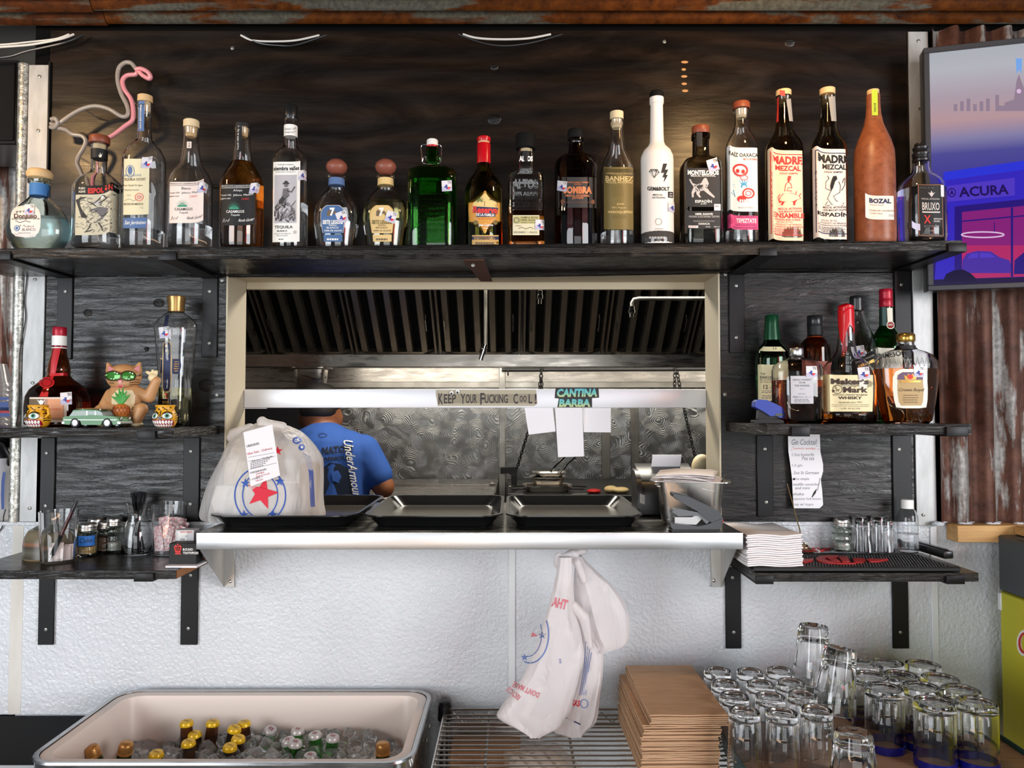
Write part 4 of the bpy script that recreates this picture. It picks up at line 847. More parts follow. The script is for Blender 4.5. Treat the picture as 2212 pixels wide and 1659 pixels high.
# 12
b = top('mezcal_bottle', 'near-black fluted bottle with black cap and copper lettering', 1245.5, [(43, 537), (45, 530), (45.5, 362), (43.5, 350), (36, 342), (20, 336), (16, 330), (15, 312), (15.5, 308), (17.5, 306), (17.5, 301)], A_DRED, flute=(18, .025), n=72, liq=(350, mat('dark_spirit', (.5, .3, .25), 0, 0, 1, 1.34)))
cap(b, 'stopper', M_blackmatte, [(16.5, 303), (18, 301), (18, 284), (16.5, 281)])
a = Art(); a.rows([(385, 1210, 1284), (383, 1206, 1290), (416, 1206, 1290), (449, 1207, 1290)], DGREY, 2, 16); a.text('RICARDO ROBLES Y ESPADÍN', 1249, 394, 46, 4, ORANGE, 3, .01); a.text('OAXACA', 1249, 398.5, 16, 3, ORANGE, 3, .01); a.text('SOMBRA', 1249, 411, 62, 16, ORANGE, 3, .05); a.text('MEZCAL ARTESANAL', 1249, 423, 52, 4.5, ORANGE, 3, .02); a.text('JOVEN', 1249, 428.5, 24, 6, ORANGE, 3, .02); a.text('DENOMINACIÓN DE ORIGEN PROTEGIDA', 1249, 437, 66, 4, pm('copper_dim', 120, 76, 56), 3); a.ell(1216, 436, 4, 5, pm('copper_dim', 120, 76, 56), 3); a.ell(1282, 436, 4, 5, pm('copper_dim', 120, 76, 56), 3); tx(a, 1215, 403, 21, .05); prints(b, 'label', a)
# 13
b = top('mezcal_bottle', 'clear slim bottle with pale wide cork and olive gold label', 1335, [(35, 532), (36, 526), (36.2, 378), (34, 362), (27, 343), (19, 326), (15.5, 308), (14, 285), (13.5, 264), (14.5, 262), (14.5, 259)], A_CLEAR, liq=(505, L_W))
cap(b, 'stopper', M_corkl, [(13.5, 259), (14.7, 258), (14.7, 243), (13, 242)]); cap(b, 'cork', M_corkl, [(10, 278), (11, 276), (11, 259)])
a = Art(); a.rect(1306, 361, 1370.2, 496, OLIVE, 0, 16, 4); a.text('EXPRESIONES DE OAXACA', 1340, 375, 56, 3.6, TANL, 1); a.text('BANHEZ', 1340, 386, 60, 11, TANL, 1, .02); a.text('MEZCAL ARTESANAL', 1340, 394, 58, 4.4, TANL, 1, .01); a.microtext(1322, 400, 1352, 426, 6, pm('olive_dim', 104, 88, 48), 1, .3); a.text('Joven', 1342, 441, 16, 6, TANL, 1, .01); a.text("100's Maguey", 1339, 449, 32, 5, TANL, 1, 0, 0, .2); a.text('ARROQUEÑO', 1341, 458, 54, 7.5, TANL, 1, .02); a.microtext(1322, 465, 1362, 473, 2, pm('olive_dim', 104, 88, 48), 1, .4); prints(b, 'label', a)
# 14
M_whb = mat('white_coated_glass', srgb(240, 232, 224), .35)
b = top('mezcal_bottle', 'tall matt white bottle with black cap, gem and lightning bolt', 1422.5, [(34, 532), (35.3, 526), (35.5, 348), (34.5, 338), (29, 326), (19, 316), (15.5, 308), (14.5, 290), (13.5, 230), (13.5, 226), (15.3, 225), (15.3, 212)], M_whb, solid=True)
cap(b, 'cap', M_blackmatte, [(14, 213), (14.8, 212), (14.8, 201), (12.5, 198), (6, 197)]); m = MB(); s_ = b.s
cap(b, 'clear_foot', mat('smoky_clear_foot', (.10, .09, .085), .06, 0, .3, 1.5), [(34.2, 532), (35.7, 527), (35.8, 507), (35.4, 506)])
a = Art(); a.poly([(1439, 379), (1447, 353), (1443.5, 352), (1434, 352)], LBLK, 1); a.it.pop()
a.poly([(1436, 353.5), (1444.5, 353.5), (1440, 367), (1447, 366), (1441.5, 378), (1446, 378), (1436.5, 395), (1439, 383), (1434, 383.5), (1438, 373), (1431, 374)], LBLK, 1)
for pts in ([(1405, 372), (1409, 366.5), (1423, 366.5), (1427, 372), (1416, 384), (1405, 372), (1427, 372)], [(1411, 372), (1416, 384), (1421, 372), (1418.5, 366.5)], [(1411, 372), (1413.5, 366.5), (1416, 372), (1418.5, 366.5)], [(1409, 366.5), (1411, 372)], [(1423, 366.5), (1421, 372)]): a.line(pts, 1.5, LBLK, 1)
a.text('GEM&BOLT', 1425, 408, 49, 8.5, LBLK, 1, .03); a.text('MEZCAL', 1424, 421, 22, 3.6, LBLK, 1, .01); a.text('ARTESANAL', 1426, 427, 30, 3.6, LBLK, 1, .01); a.ring(1425, 479, 7, 7, .8, M_grey, 1); a.text('DAMIANA', 1426, 494.5, 18, 2.6, M_grey, 1); a.microtext(1402, 511, 1448, 516, 2, M_white, 1, .5); a.rect(1446, 414, 1457, 427, DGREY, 1, 3, 1); a.microtext(1447, 416, 1457, 426, 2, ARTL, 2); tx(a, 1456, 447, 20); prints(b, 'print', a)
# 15
b = top('mezcal_bottle', 'smoky square bottle with wooden cap and charcoal leaping-wolf label', 1518, [(41, 530), (43, 524), (43.3, 372), (42, 358), (36, 349), (22, 343), (17, 338), (16.5, 318), (16.5, 302), (18.5, 301), (19, 291)], A_SMOKE, ry=.9, p=4.0, liq=(500, L_W))
cap(b, 'stopper', M_woodcap, [(18.2, 291), (19, 290), (19, 276), (17.5, 274)])
a = Art(); a.rect(1485, 363, 1559.5, 447, DGREY, 0, 8, 2); a.rect(1484.5, 456, 1559.5, 494, DGREY, 0, 8, 2); a.text('MONTELOBOS', 1523, 373, 68, 10.5, M_white, 1, .05); a.text('MEZCAL ARTESANAL', 1523, 380, 54, 3.8, M_white, 1, .01)
a.poly([(1495, 387), (1500, 396), (1508, 399), (1518, 396), (1524, 386), (1529, 384), (1532, 389), (1535, 397), (1531, 406), (1537, 414), (1548, 425), (1546, 428), (1534, 420), (1524, 412), (1516, 413), (1514, 420), (1518, 426), (1514, 427), (1508, 420), (1507, 413), (1502, 418), (1502, 426), (1498, 427), (1497, 416), (1502, 404), (1496, 396), (1492, 388)], ARTL, 1)
rnd = random.Random(8)
for k in range(40): x, y = rnd.uniform(1503, 1532), rnd.uniform(396, 412); a.line([(x, y), (x+2, y+2)], .8, ARTG if k % 2 else DGREY, 2)
a.text('ESPADÍN', 1523, 434.5, 36, 7.5, M_white, 1, .02); a.text('JOVEN', 1523, 441, 12, 3, M_white, 1, .02); a.text('100% AGAVE', 1524, 462.5, 38, 4.6, M_white, 1, .03); a.text('ORGANIC & SUSTAINABLY GROWN', 1524, 468, 66, 4, ARTL, 1, .01); a.text('DENOMINACIÓN DE ORIGEN PROTEGIDA', 1524, 477.5, 46, 2.8, ARTL, 1); a.text('OAXACA', 1524, 483.5, 25, 4.6, M_white, 1, .02); a.rect(1490, 487.5, 1511, 492.5, M_white, 1, 3, 1); a.text('431201497', 1500, 490, 18, 3, REDI, 2); a.text('43.2%      750 ml', 1542, 490, 30, 2.6, M_white, 1); a.rect(1546, 441, 1560, 455, STKW, 2, 3, 1); a.text('SIPIC', 1553, 446, 9, 4, M_grey, 3)
a.rect(1509, 286, 1522, 316, LBLK, 0, 4, 3); tx(a, 1544, 357, 24, -.25); prints(b, 'label', a)
# 16
b = top('mezcal_bottle', 'clear bottle with red-brown cork, white skull art label and magenta strip', 1607.5, [(34, 527), (35.5, 521), (35.5, 322), (34, 312), (28, 299), (20, 287), (16.5, 275), (15.5, 262), (15.5, 242), (17, 240), (17, 237)], A_CLEAR, liq=(500, L_W))
cap(b, 'stopper', M_woodcap, [(17, 237), (18.5, 236), (18.5, 224), (17, 222)]); cap(b, 'cork', M_corkl, [(9.5, 256), (11, 252), (12, 237)])
a = Art(); a.rect(1573.5, 319, 1641.5, 457, M_white, 0, 16, 4); a.text('RAÍZ OAXACA', 1611, 334, 64, 11, M_ink, 1, .02); a.text('MEZCAL ARTESANAL', 1626, 344, 30, 5, REDI, 1, .01)
a.ring(1604, 368, 15, 12, 4, REDI, 2); a.ell(1598, 370, 4, 4.5, REDI, 2); a.ell(1610, 371, 4, 4.5, REDI, 2); a.ring(1612, 384, 8, 5, 2, pm('rose', 226, 130, 130), 2)
for k in range(13): an = PI*.95+PI*1.15*k/12; a.poly([(1612+5*math.cos(an-.4), 404+4*math.sin(an-.4)), (1612+5*math.cos(an+.4), 404+4*math.sin(an+.4)), (1612+28*math.cos(an), 404+20*math.sin(an))], CYAN, 1)
a.ring(1621, 418, 12, 10, 3, REDI, 3); a.ring(1621, 418, 6, 5, 2, pm('rose', 226, 130, 130), 3); a.ell(1606, 430, 10, 7, REDI, 2); a.line([(1578, 430), (1584, 420), (1592, 426), (1588, 412)], 2, CYAN, 1)
for k in range(5): a.ell(1603+k*5, 434, 2, 3, M_white, 4)
a.text('PRODUCT OF MEXICO', 1616, 449, 34, 3.6, M_grey, 1); a.rect(1574, 466, 1641.5, 496, PINK, 0, 16, 2); a.text('TEPEZTATE', 1616, 477, 44, 9, M_white, 1, .02); a.text('JOVEN · 100% AGAVE', 1616, 469, 36, 3, NAVY, 1); a.text('HECHO EN MATATLÁN', 1614, 486, 42, 3.2, NAVY, 1); a.text('DENOMINACIÓN DE ORIGEN PROTEGIDA', 1612, 492, 54, 3.2, NAVY, 1); a.ell(1582, 480, 5, 8, pm('deep_pink', 190, 50, 100), 1); prints(b, 'label', a)
# 17 / 18
for ax, red in ((1700.5, True), (1796.5, False)):
    hw = 40 if red else 38.5; lab = 'clear long-necked bottle with red strip and red bull print label' if red else 'clear long-necked bottle with black strip and kneeling figure line-art label'; o = 0 if red else 97
    b = top('mezcal_bottle', lab, ax, [(hw-2, 524), (hw, 518), (hw, 326), (hw-2, 315), (hw-8, 303), (24, 292), (20, 282), (18, 262), (16, 232), (16, 214), (17, 212), (17, 209)], A_SMOKE, liq=(500, L_W))
    yo = 0 if red else -4
    cap(b, 'stopper', M_cork, [(15.5, 209+yo), (16.3, 208+yo), (16.3, 197+yo), (15, 196+yo)]); cap(b, 'cork', M_corkl, [(10, 228), (11, 224), (12, 209)])
    ink = REDI if red else NAVY; base = pm('warm_cream', 240, 216, 182) if red else PINKC
    x0, x1 = (1662, 1739.5) if red else (1759.5, 1834); y0 = 325 if red else 322; a = Art(); a.rect(x0, y0, x1, y0+195, base, 0, 18, 4)
    fx = 1669 if red else 1767
    a.rect(fx, y0+8, x1, y0+10, ink, 1, 10, 1); a.rect(fx, y0+182, x1, y0+184, ink, 1, 10, 1); a.rect(fx, y0+8, fx+2, y0+184, ink, 1, 1, 4)
    cx = 1706 if red else 1803; ic = REDI if red else LBLK
    a.text('MADRE' if red else 'MADRE', cx+(0 if red else 4), y0+22, 66, 18, ic, 1, .05); a.text('MEZCAL', cx+2 if red else cx+6, y0+39, 56 if red else 52, 11.5, ic, 1, .04); a.text('DESDE SIEMPRE', cx+4, y0+50, 40, 4, ic, 1, .01, 0, .3)
    for k, ch in enumerate('OAXACA'): a.text(ch, 1670+o+1, y0+56+k*13.5, 4.6, 8.5, ic, 2)
    if red:
        a.poly([(1689, 428), (1696, 419), (1714, 417), (1724, 420), (1733, 424), (1735, 429), (1727, 432), (1724, 436), (1722, 444), (1719, 444), (1718, 436), (1700, 436), (1695, 444), (1691, 444), (1694, 436), (1688, 440), (1686, 434)], REDI, 2); a.line([(1724, 420), (1726, 413)], 1.4, REDI, 2); a.line([(1731, 423), (1736, 418)], 1.4, REDI, 2); a.line([(1688, 436), (1685, 428), (1690, 420)], 1.4, REDI, 2)
        a.line([(1700, 414), (1702, 400), (1708, 392), (1714, 398), (1716, 406), (1708, 406), (1704, 412), (1716, 413)], 1.5, REDI, 2); a.ell(1711, 386, 4, 5, pm('rose', 226, 130, 130), 2); a.poly([(1706, 388), (1708, 380), (1715, 381), (1712, 386), (1709, 396)], REDI, 3)
    else:
        a.poly([(1806, 381), (1813, 380), (1815, 387), (1810, 392), (1806, 404), (1800, 412), (1799, 402), (1802, 390)], LBLK, 3)
        for pts in ([(1794, 380), (1797, 386), (1790, 394), (1789, 408), (1800, 412)], [(1794, 380), (1796, 386)], [(1806, 404), (1798, 418), (1793, 430), (1802, 442), (1826, 444), (1829, 440), (1812, 434), (1806, 424), (1820, 416), (1822, 402), (1818, 392)], [(1793, 436), (1788, 444), (1798, 444)], [(1826, 396), (1829, 386), (1832, 384), (1831, 400), (1824, 412)]): a.line(pts, 1.2, LBLK, 2)
    a.text('MEZCAL ARTESANAL', cx+6, y0+126, 52, 4.4, ic, 1, .01, -.04, .25); a.text('100% MAGUEY-AGAVE', cx+6, y0+132, 52, 4.4, ic, 1, .01, -.04, .25); a.text('ENSAMBLE' if red else 'ESPADÍN', cx+2, y0+141, 68, 11, ic, 1, .03)
    if red: a.text('ESPADIN AND CUISHE', 1706, y0+150, 56, 4.2, ic, 1, .01, 0, .3)
    a.text('45% ALC. BY VOL.', cx-6, y0+155, 36, 3.2, ic, 1); a.text('PRODUCT OF MEXICO', cx+2, y0+160.5, 56, 3.4, ic, 1); a.text('DENOMINACION DE ORIGEN PROTEGIDA', cx+2, y0+165.5, 66, 3.2, ic, 1); a.microtext(cx-32, y0+169, cx+32, y0+181, 4, ic, 1, .4)
    if red: a.rect(1692, 196, 1703, 208, REDI, 3, 3, 1); a.quad((1685, 213), (1689, 213), (1688, 266), (1681.5, 266), REDI, 2); a.quad((1706, 215), (1716, 213), (1720, 262), (1712, 262), pm('foil_grey', 150, 146, 140), 2)
    else: a.quad((1777, 208), (1783, 207), (1784, 258), (1777, 258), LBLK, 2); a.text('OAXACA', 1780, 234, 44, 4, M_white, 3, .03, PI/2); a.quad((1798, 210), (1813, 208), (1815, 262), (1804, 262), pm('foil_grey', 150, 146, 140), 2)
    prints(b, 'label', a)
# 19 terracotta
M_terra = mat('terracotta', srgb(140, 78, 48), .38); nn = noise_t(M_terra, coords(M_terra), 60, 5, .7); link(M_terra, ramp(M_terra, nn, [(.3, srgb(118, 62, 36)), (.7, srgb(158, 92, 58))]), bsdf(M_terra).inputs['Base Color']); bump(M_terra, noise_t(M_terra, coords(M_terra), 220, 2), .15, .001)
b = top('clay_bottle', 'tall brown terracotta bottle with green strip over its cork', 1896.5, [(40, 522), (42, 515), (42, 350), (40.5, 328), (35, 308), (27, 288), (20, 270), (16, 250), (14.5, 232), (14, 206)], M_terra, solid=True)
cap(b, 'cork', M_cork, [(11.5, 207), (12.5, 206), (12.5, 196), (11, 195)])
a = Art(); LIME = pm('lime', 176, 196, 50); a.rect(1892.5, 195, 1905.5, 250, LIME, 4, 4, 4); a.text('BOZAL', 1899, 234, 20, 4.4, DGREY, 5, .02, PI/2); a.rect(1875.5, 423, 1937.5, 474.5, PINKC, 0, 14, 2); a.text('BOZAL', 1908, 434.5, 48, 10.5, NAVY, 1, .05); a.text('mezcal artesanal', 1900, 443, 30, 3, M_grey, 1); a.text('GUÍAS DE CALABAZA', 1911, 455, 54, 3.6, OLIVE, 1, .01); a.text('CURRICHERA', 1899, 461.5, 28, 2.6, OLIVE, 1); a.rect(1926, 463, 1937, 468, ARTL, 1, 3, 1); a.rect(1855, 433, 1856.5, 480, PINKC, 0, 1, 2); prints(b, 'label', a)
# 20 
b = top('mezcal_bottle', 'squat clear bottle with black ribbed bare neck at shelf end', 1998.5, [(46, 518), (48.5, 513), (48.8, 412), (47, 402), (40, 391), (28, 381), (19.5, 372), (17, 362), (16.5, 340)], A_CLEAR, liq=(412, L_W))
cap(b, 'plastic_neck', M_blackplastic, [(15, 352), (17.5, 350), (18, 346), (15, 343), (15, 340), (17.5, 337), (18, 333), (15, 330), (13.5, 327), (16, 324), (16.5, 320), (13, 316), (12.5, 311)])
a = Art(); a.rect(1989.5, 397, 2046, 512, LBLK, 0, 14, 3); a.frame(1991, 399, 2044, 510, 1, pm('copper_line', 170, 110, 80), 1); a.text('BRUXO', 2018, 446, 38, 17, ARTL, 1, .02); a.text('X', 2010, 474, 15, 18, REDI, 1, .01); a.poly([(2020, 426), (2012, 415), (2017, 418), (2020, 412), (2023, 418), (2028, 415)], ARTL, 1); a.text('MEZCAL ARTESANAL', 2018, 430, 40, 3.4, ARTL, 1); a.text('42% ALC. BY VOL', 2010, 406, 32, 3, ARTG, 1); a.rect(1999, 457, 2038, 460, ARTL, 1, 6, 1); a.text('ESPADIN', 2033, 473, 18, 3.6, ARTL, 1, .02); a.text('BARRIL', 2031, 478, 14, 3.6, ARTL, 1, .02); a.microtext(2000, 486, 2040, 492, 2, ARTG, 1); a.text('JOVEN', 2018, 499, 14, 3, ARTL, 1); a.microtext(1996, 504, 2040, 509, 2, ARTG, 1); a.rect(1965, 487, 1973, 500, DGREY, 0, 2, 1); a.rect(1976, 485, 1994, 499, STKG, 1, 3, 1); a.rect(2040, 400, 2047, 425, STKW, 2, 2, 1); prints(b, 'label', a)
# ---------------------------------------------------------------- right middle shelf: whiskies and stapler
ZMR = z_mr(0); ZML = z_ml(0)
RG = 'whisky bottles on the right middle shelf'
def mid(name, label, ax, Y, prof, glass, zb=None, g=RG, **k): return bottle(name, label, ax, Y, ZMR if zb is None else zb, prof, glass, g, **k)
# back row
b = mid('whisky_bottle', 'green bottle with green foil neck and cream label behind the blue stapler', 1669, -.055, [(31, 913), (35, 908), (35.5, 776), (34, 762), (28, 750), (20, 742), (17, 735), (14, 700), (13.5, 688)], A_DGREEN, liq=(790, L_GRN))
cap(b, 'foil_neck', mat('green_foil', srgb(14, 68, 40), .3, .3), [(17.6, 735), (17.5, 728), (14.6, 700), (14.6, 684), (13, 681)])
m = MB(); q = P(1669, 676, -.055); m.grid(lambda u, v: (q.x+.013*(u-.5)*2+.002*h3(u*9, v*7, 1), q.y+.012*(v-.5)*2, q.z+.003*h3(u*5, v*5, 2)+.0005), 8, 8, mat('cling_film', srgb(200, 205, 205), .12, 0, .6)); m.build('torn_film', b.root)
a = Art(); CR2 = pm('malt_cream', 226, 216, 172); a.rect(1637, 788, 1701, 866, CR2, 0, 14, 3); a.rect(1637, 866, 1701, 871, LBLK, 1, 12, 1)
a.text('THE', 1648, 808, 10, 4, DGREY, 1, .01); a.text('HAKUSHU', 1661, 815.5, 38, 6, DGREY, 1, .02); a.text('SINGLE MALT', 1656, 821, 28, 3, DGREY, 1); a.text('JAPANESE WHISKY', 1660, 826, 36, 3, DGREY, 1); a.text('12', 1654, 836, 10, 9, DGREY, 1, .02); a.text('YEARS', 1667, 838, 11, 3.4, M_grey, 1); a.microtext(1644, 843, 1676, 850, 2, M_grey, 1); a.microtext(1644, 853, 1676, 862, 2, M_grey, 1)
a.rows([(749, 1650, 1688), (757, 1641, 1697), (759, 1640, 1698)], CR2, 0, 14); a.text('12', 1675, 752.5, 8, 4.4, DGREY, 1, .02); prints(b, 'label', a)
b = mid('whisky_bottle', 'dark brown bottle with black cap standing behind the silver capped one', 1762, -.058, [(28, 914), (31, 909), (31, 752), (29, 742), (22, 733), (16, 728), (15, 720), (15, 702)], A_BROWN, liq=(760, L_WHIS))
cap(b, 'neck_wrap', LBLK, [(16, 731), (15.6, 728), (15.6, 705)]); cap(b, 'neck_ring', ORANGE, [(16, 731), (16, 727.5)]); cap(b, 'cap', M_blackplastic, [(15.2, 705), (16, 704), (16, 684), (14.5, 682)])
a = Art(); a.rect(1732, 780, 1792, 850, pm('salmon', 206, 120, 104), 0, 12, 2); prints(b, 'label', a)
b = mid('whisky_bottle', 'clear square-shouldered bottle with black cap and slanted black label', 1853, -.055, [(35, 914), (38, 909), (38.5, 770), (37, 750), (30, 725), (21, 700), (15.5, 682), (13.5, 668)], A_CLEAR, liq=(860, L_WHIS), p=3)
cap(b, 'cap', M_blackplastic, [(14, 672), (14.4, 670), (13.4, 652), (14, 650), (14, 643), (12.5, 640)])
a = Art(); a.quad((1840, 782), (1892, 755), (1892, 792), (1840, 818), LBLK, 0, 10); a.text('JOHNNIE WALKER', 1870, 776, 44, 5, CREAM, 1, .02, -.42); a.text('BLACK LABEL', 1874, 785, 38, 6.4, GOLD, 1, .03, -.42); prints(b, 'label', a); a = Art(); tx(a, 1857, 759, 23, -.15); prints(b, 'sticker', a)
b = mid('whisky_bottle', 'tall green bottle with red screw cap and green and cream neck label', 1917, -.055, [(31, 914), (34, 909), (34.5, 752), (32, 738), (25, 722), (18, 711), (14.5, 704), (13.5, 664)], A_DGREEN, liq=(730, L_GRN))
cap(b, 'cap', REDFOIL, [(13.4, 664), (14, 663), (13.8, 649), (13, 647), (13.8, 645), (13.2, 637), (13.8, 635), (13.4, 627), (12, 625)])
a = Art(); a.rect(1904, 664, 1918, 704, pm('neck_green', 62, 86, 82), 0, 6, 3); a.quad((1919, 665), (1931, 665), (1931, 700), (1920, 706), CREAM, 0, 5); a.ell(1926, 702, 9, 9, CREAM, 1); a.ell(1926, 702, 7, 7, pm('seal_red', 150, 40, 44), 2); a.text('JJ&S', 1926, 702, 9, 4, CREAM, 3, .02)
a.rect(1884, 752, 1950, 850, CREAM, 0, 14, 3); a.text('JAMESON', 1925, 768, 68, 13, DGREY, 1, .03, -.12); prints(b, 'label', a)
# front row
b = mid('whisky_bottle', 'small square clear bottle with silver cap and white paper label', 1722, -.180, [(46, 914), (48.5, 908), (48.8, 800), (46, 790), (36, 781), (20, 776), (14, 772), (13, 766)], A_CLEAR, p=3.2, liq=(822, L_WHIS), rot=0)
cap(b, 'cap', mat('silver_cap', (.6, .6, .6), .3, 1), [(13.6, 769), (14.2, 768), (14.2, 754), (13, 752)])
a = Art(); NK = pm('pale_grey_label', 196, 194, 200); a.rect(1708, 812, 1757, 872, NK, 0, 10, 3); a.text('NIKKA WHISKY', 1733, 820.5, 40, 4, M_grey, 1, .01); a.text('FROM', 1733, 826.5, 13, 3.6, M_grey, 1, .01); a.text('THE BARREL', 1733, 833, 34, 4.2, M_grey, 1, .01); a.text('alc.51°', 1733, 840, 11, 2.6, M_grey, 1); a.text('ウイスキー', 1733, 851, 18, 4, M_grey, 1, .01); a.text('原材料 モルト グレーン', 1733, 857.5, 40, 4.2, M_grey, 1, .01); a.microtext(1714, 861, 1752, 870, 3, M_grey, 1)
a.it[0] = a.it[0]; tx(a, 1753, 803, 23); prints(b, 'label', a)
b = mid('whisky_bottle', 'broad bottle with dripping red wax neck and cream label with red star seal', 1830, -.168, [(54, 914), (58, 907), (58.5, 830), (57, 812), (50, 795), (38, 780), (27, 770), (21, 760), (17.5, 735), (15.5, 700), (15, 672)], A_CLEAR, ry=.86, p=2.3, liq=(893, L_WHIS))
# wax cap with drips
s_ = b.s; n_ = 40; m = MB(); zt0 = Zof(700, b.Y)
drip = [24, 0, 6, 58, 70, 18, 3, 0, 8, 30, 44, 16, 2, 5, 20, 10]
def wx(u, v):
    t = 2*PI*u; k = u*len(drip); i = int(k) % len(drip); f = k-int(k); f = f*f*(3-2*f); dd = drip[i]*(1-f)+drip[(i+1) % len(drip)]*f
    y = 655+(702+dd-655)*v; z = Zof(y, b.Y); r = b.R(z)+.0012*(1-v**6)+.0004
    if v < .02: r = .0
    elif v < .1: r = s_*14.5*min(1, v*12)
    if .16 < v < .24: r -= .0008
    return (b.X+r*math.cos(t), b.Y+r*math.sin(t), z)
m.grid(wx, 48, 26, WAX); m.build('wax_seal', b.root)
a = Art(); MK = pm('makers_cream', 232, 218, 174); a.rows([(810, 1772, 1886), (850, 1772, 1886), (889, 1773, 1884)], MK, 0, 22); BR = pm('dark_brown_ink', 62, 44, 34)
a.text("Maker's", 1836, 824, 82, 13, BR, 1, .04); a.text('Mark', 1848, 842, 54, 13, BR, 1, .04); a.ring(1809, 841, 10, 9, 1.2, BR, 1); a.text('S', 1805, 836, 5, 7, BR, 1, .01); a.text('IV', 1810, 843, 8, 6, BR, 1, .02); a.star(1800, 845, 5, BR, 1)
a.text('KENTUCKY STRAIGHT BOURBON', 1836, 853, 74, 3.6, BR, 1, .01); a.text('WHISKY', 1836, 859.5, 52, 6.4, BR, 1, .04); a.text('Handmade since 1953', 1836, 869, 50, 4, BR, 1, 0, 0, .3); a.text('Made by the Maker of this distilled spirit in small batches', 1836, 874.5, 80, 2.6, BR, 1); a.text('Loretto, KY under the personal supervision', 1836, 878, 80, 2.6, BR, 1); a.text('1 LITER  45% ALC/VOL', 1836, 882.5, 44, 3.2, BR, 1)
a.poly([(1772, 824), (1778, 820), (1780, 838), (1773, 840)], BR, 1); a.microtext(1773, 845, 1782, 880, 9, BR, 1, .4); tx(a, 1866, 806, 25, -.12); prints(b, 'label', a)
a = Art(); a.ring(1832, 778, 16, 10, 2.2, A_CLEAR, 2); a.text('S IV', 1832, 778, 18, 8, A_CLEAR, 2, .02); m = MB(); a.to(m, b.fn); m.build('embossed_seal', b.root)
b = mid('whisky_bottle', 'wide cut-glass bottle of amber whisky with gold cap and white oval frame label', 1958.5, -.166, [(48, 914), (52, 908), (60, 870), (66, 830), (68.5, 800), (66, 780), (56, 767), (42, 760), (26, 755), (19, 748), (18, 738)], A_CLEAR, ry=.55, p=2.2, n=24, liq=(797, L_WHIS))
cap(b, 'cap', mat('gold_cap', srgb(186, 150, 76), .25, .9), [(17, 739), (18.5, 737), (18.5, 724), (16, 721), (13, 720)], flute=(22, .03), n=44); cap(b, 'neck_band', LBLK, [(19.6, 755), (19.2, 747)])
a = Art(); wv = [(797, 1948, 1990), (803, 1935, 1999), (815, 1929, 2003), (840, 1928, 2004), (865, 1931, 2003), (880, 1935, 2000), (882, 1950, 1985)]
a.rows(wv, pm('pearl', 238, 232, 216, .3), 1, 16); a.rows([(804, 1950, 1984), (810, 1940, 1993), (842, 1938, 1995), (868, 1941, 1993), (876, 1946, 1989)], pm('crown_tan', 190, 160, 112), 2, 14); a.rows([(804, 1950, 1984), (810, 1940, 1993), (820, 1938, 1994)], pm('crown_violet', 110, 86, 110), 3, 12)
a.poly([(1955, 820), (1952, 810), (1958, 813), (1962, 807), (1967, 811), (1972, 807), (1975, 813), (1981, 810), (1978, 820)], GOLD, 4); a.ell(1966, 814, 6, 5, REDI, 5); a.rect(1945, 822, 1988, 826, GOLD, 4, 6, 1); a.text('Crown Royal', 1968, 843, 54, 9, BROWNP, 4, .01, 0, .3); a.microtext(1948, 852, 1988, 872, 4, BROWNP, 4, .3); prints(b, 'label', a)
a = Art(); tx(a, 1985, 803, 22, 0); prints(b, 'sticker', a)
a = Art()
for k in range(4):
    x = 1937+k*20; a.line([(x-10, 912), (x, 890), (x+10, 912)], 2.5, A_CLEAR, 3); a.line([(x-10, 886), (x, 906), (x+10, 886)], 2.0, A_CLEAR, 3)
for k in range(11):
    x = 1908+k*10; a.line([(x, 792), (x+4, 772), (x+10, 792)], 1.8, A_CLEAR, 2)
print_parts(a, b.fn, b.root, 'cut_facets', 1)
# blue stapler
M_bpl = mat('blue_plastic', srgb(44, 66, 158), .35); Yq = -.2; q = P(1660, 912, Yq); s = S(Yq)
st = thing('stapler', 'small blue and black stapler at the left end of the whisky shelf', 'stapler', (q.x, Yq, ZMR))
def px2(pts, Y): return [(Xof(x, Y), Zof(y, Y)) for x, y in pts]
def slab(name, pts, Y, th, mt, root, bev=True):
    m = MB(); m.prism(px2(pts, Y), 'y', Y-th/2, Y+th/2, mt); o = m.build(name, root)
    if bev: md = o.modifiers.new('bevel', 'BEVEL'); md.width = .0016; md.segments = 2; md.limit_method = 'ANGLE'
    return o
dz = Zof(913, Yq)-ZMR
slab('base', [(1625, 914), (1625, 908), (1640, 905), (1680, 906), (1688, 908), (1688, 914)], Yq, .030, M_blackplastic, st)
slab('magazine', [(1634, 906), (1636, 885), (1648, 884), (1690, 896), (1690, 904), (1650, 906)], Yq, .014, M_blackplastic, st)
slab('handle', [(1627, 879), (1628, 868), (1634, 863), (1652, 864), (1670, 872), (1686, 880), (1693, 890), (1693, 902), (1682, 903), (1672, 898), (1660, 899), (1645, 889)], Yq, .026, M_bpl, st)
slab('staple_window', [(1670, 893), (1686, 893), (1686, 899), (1670, 899)], Yq, .0275, M_chrome, st, False)
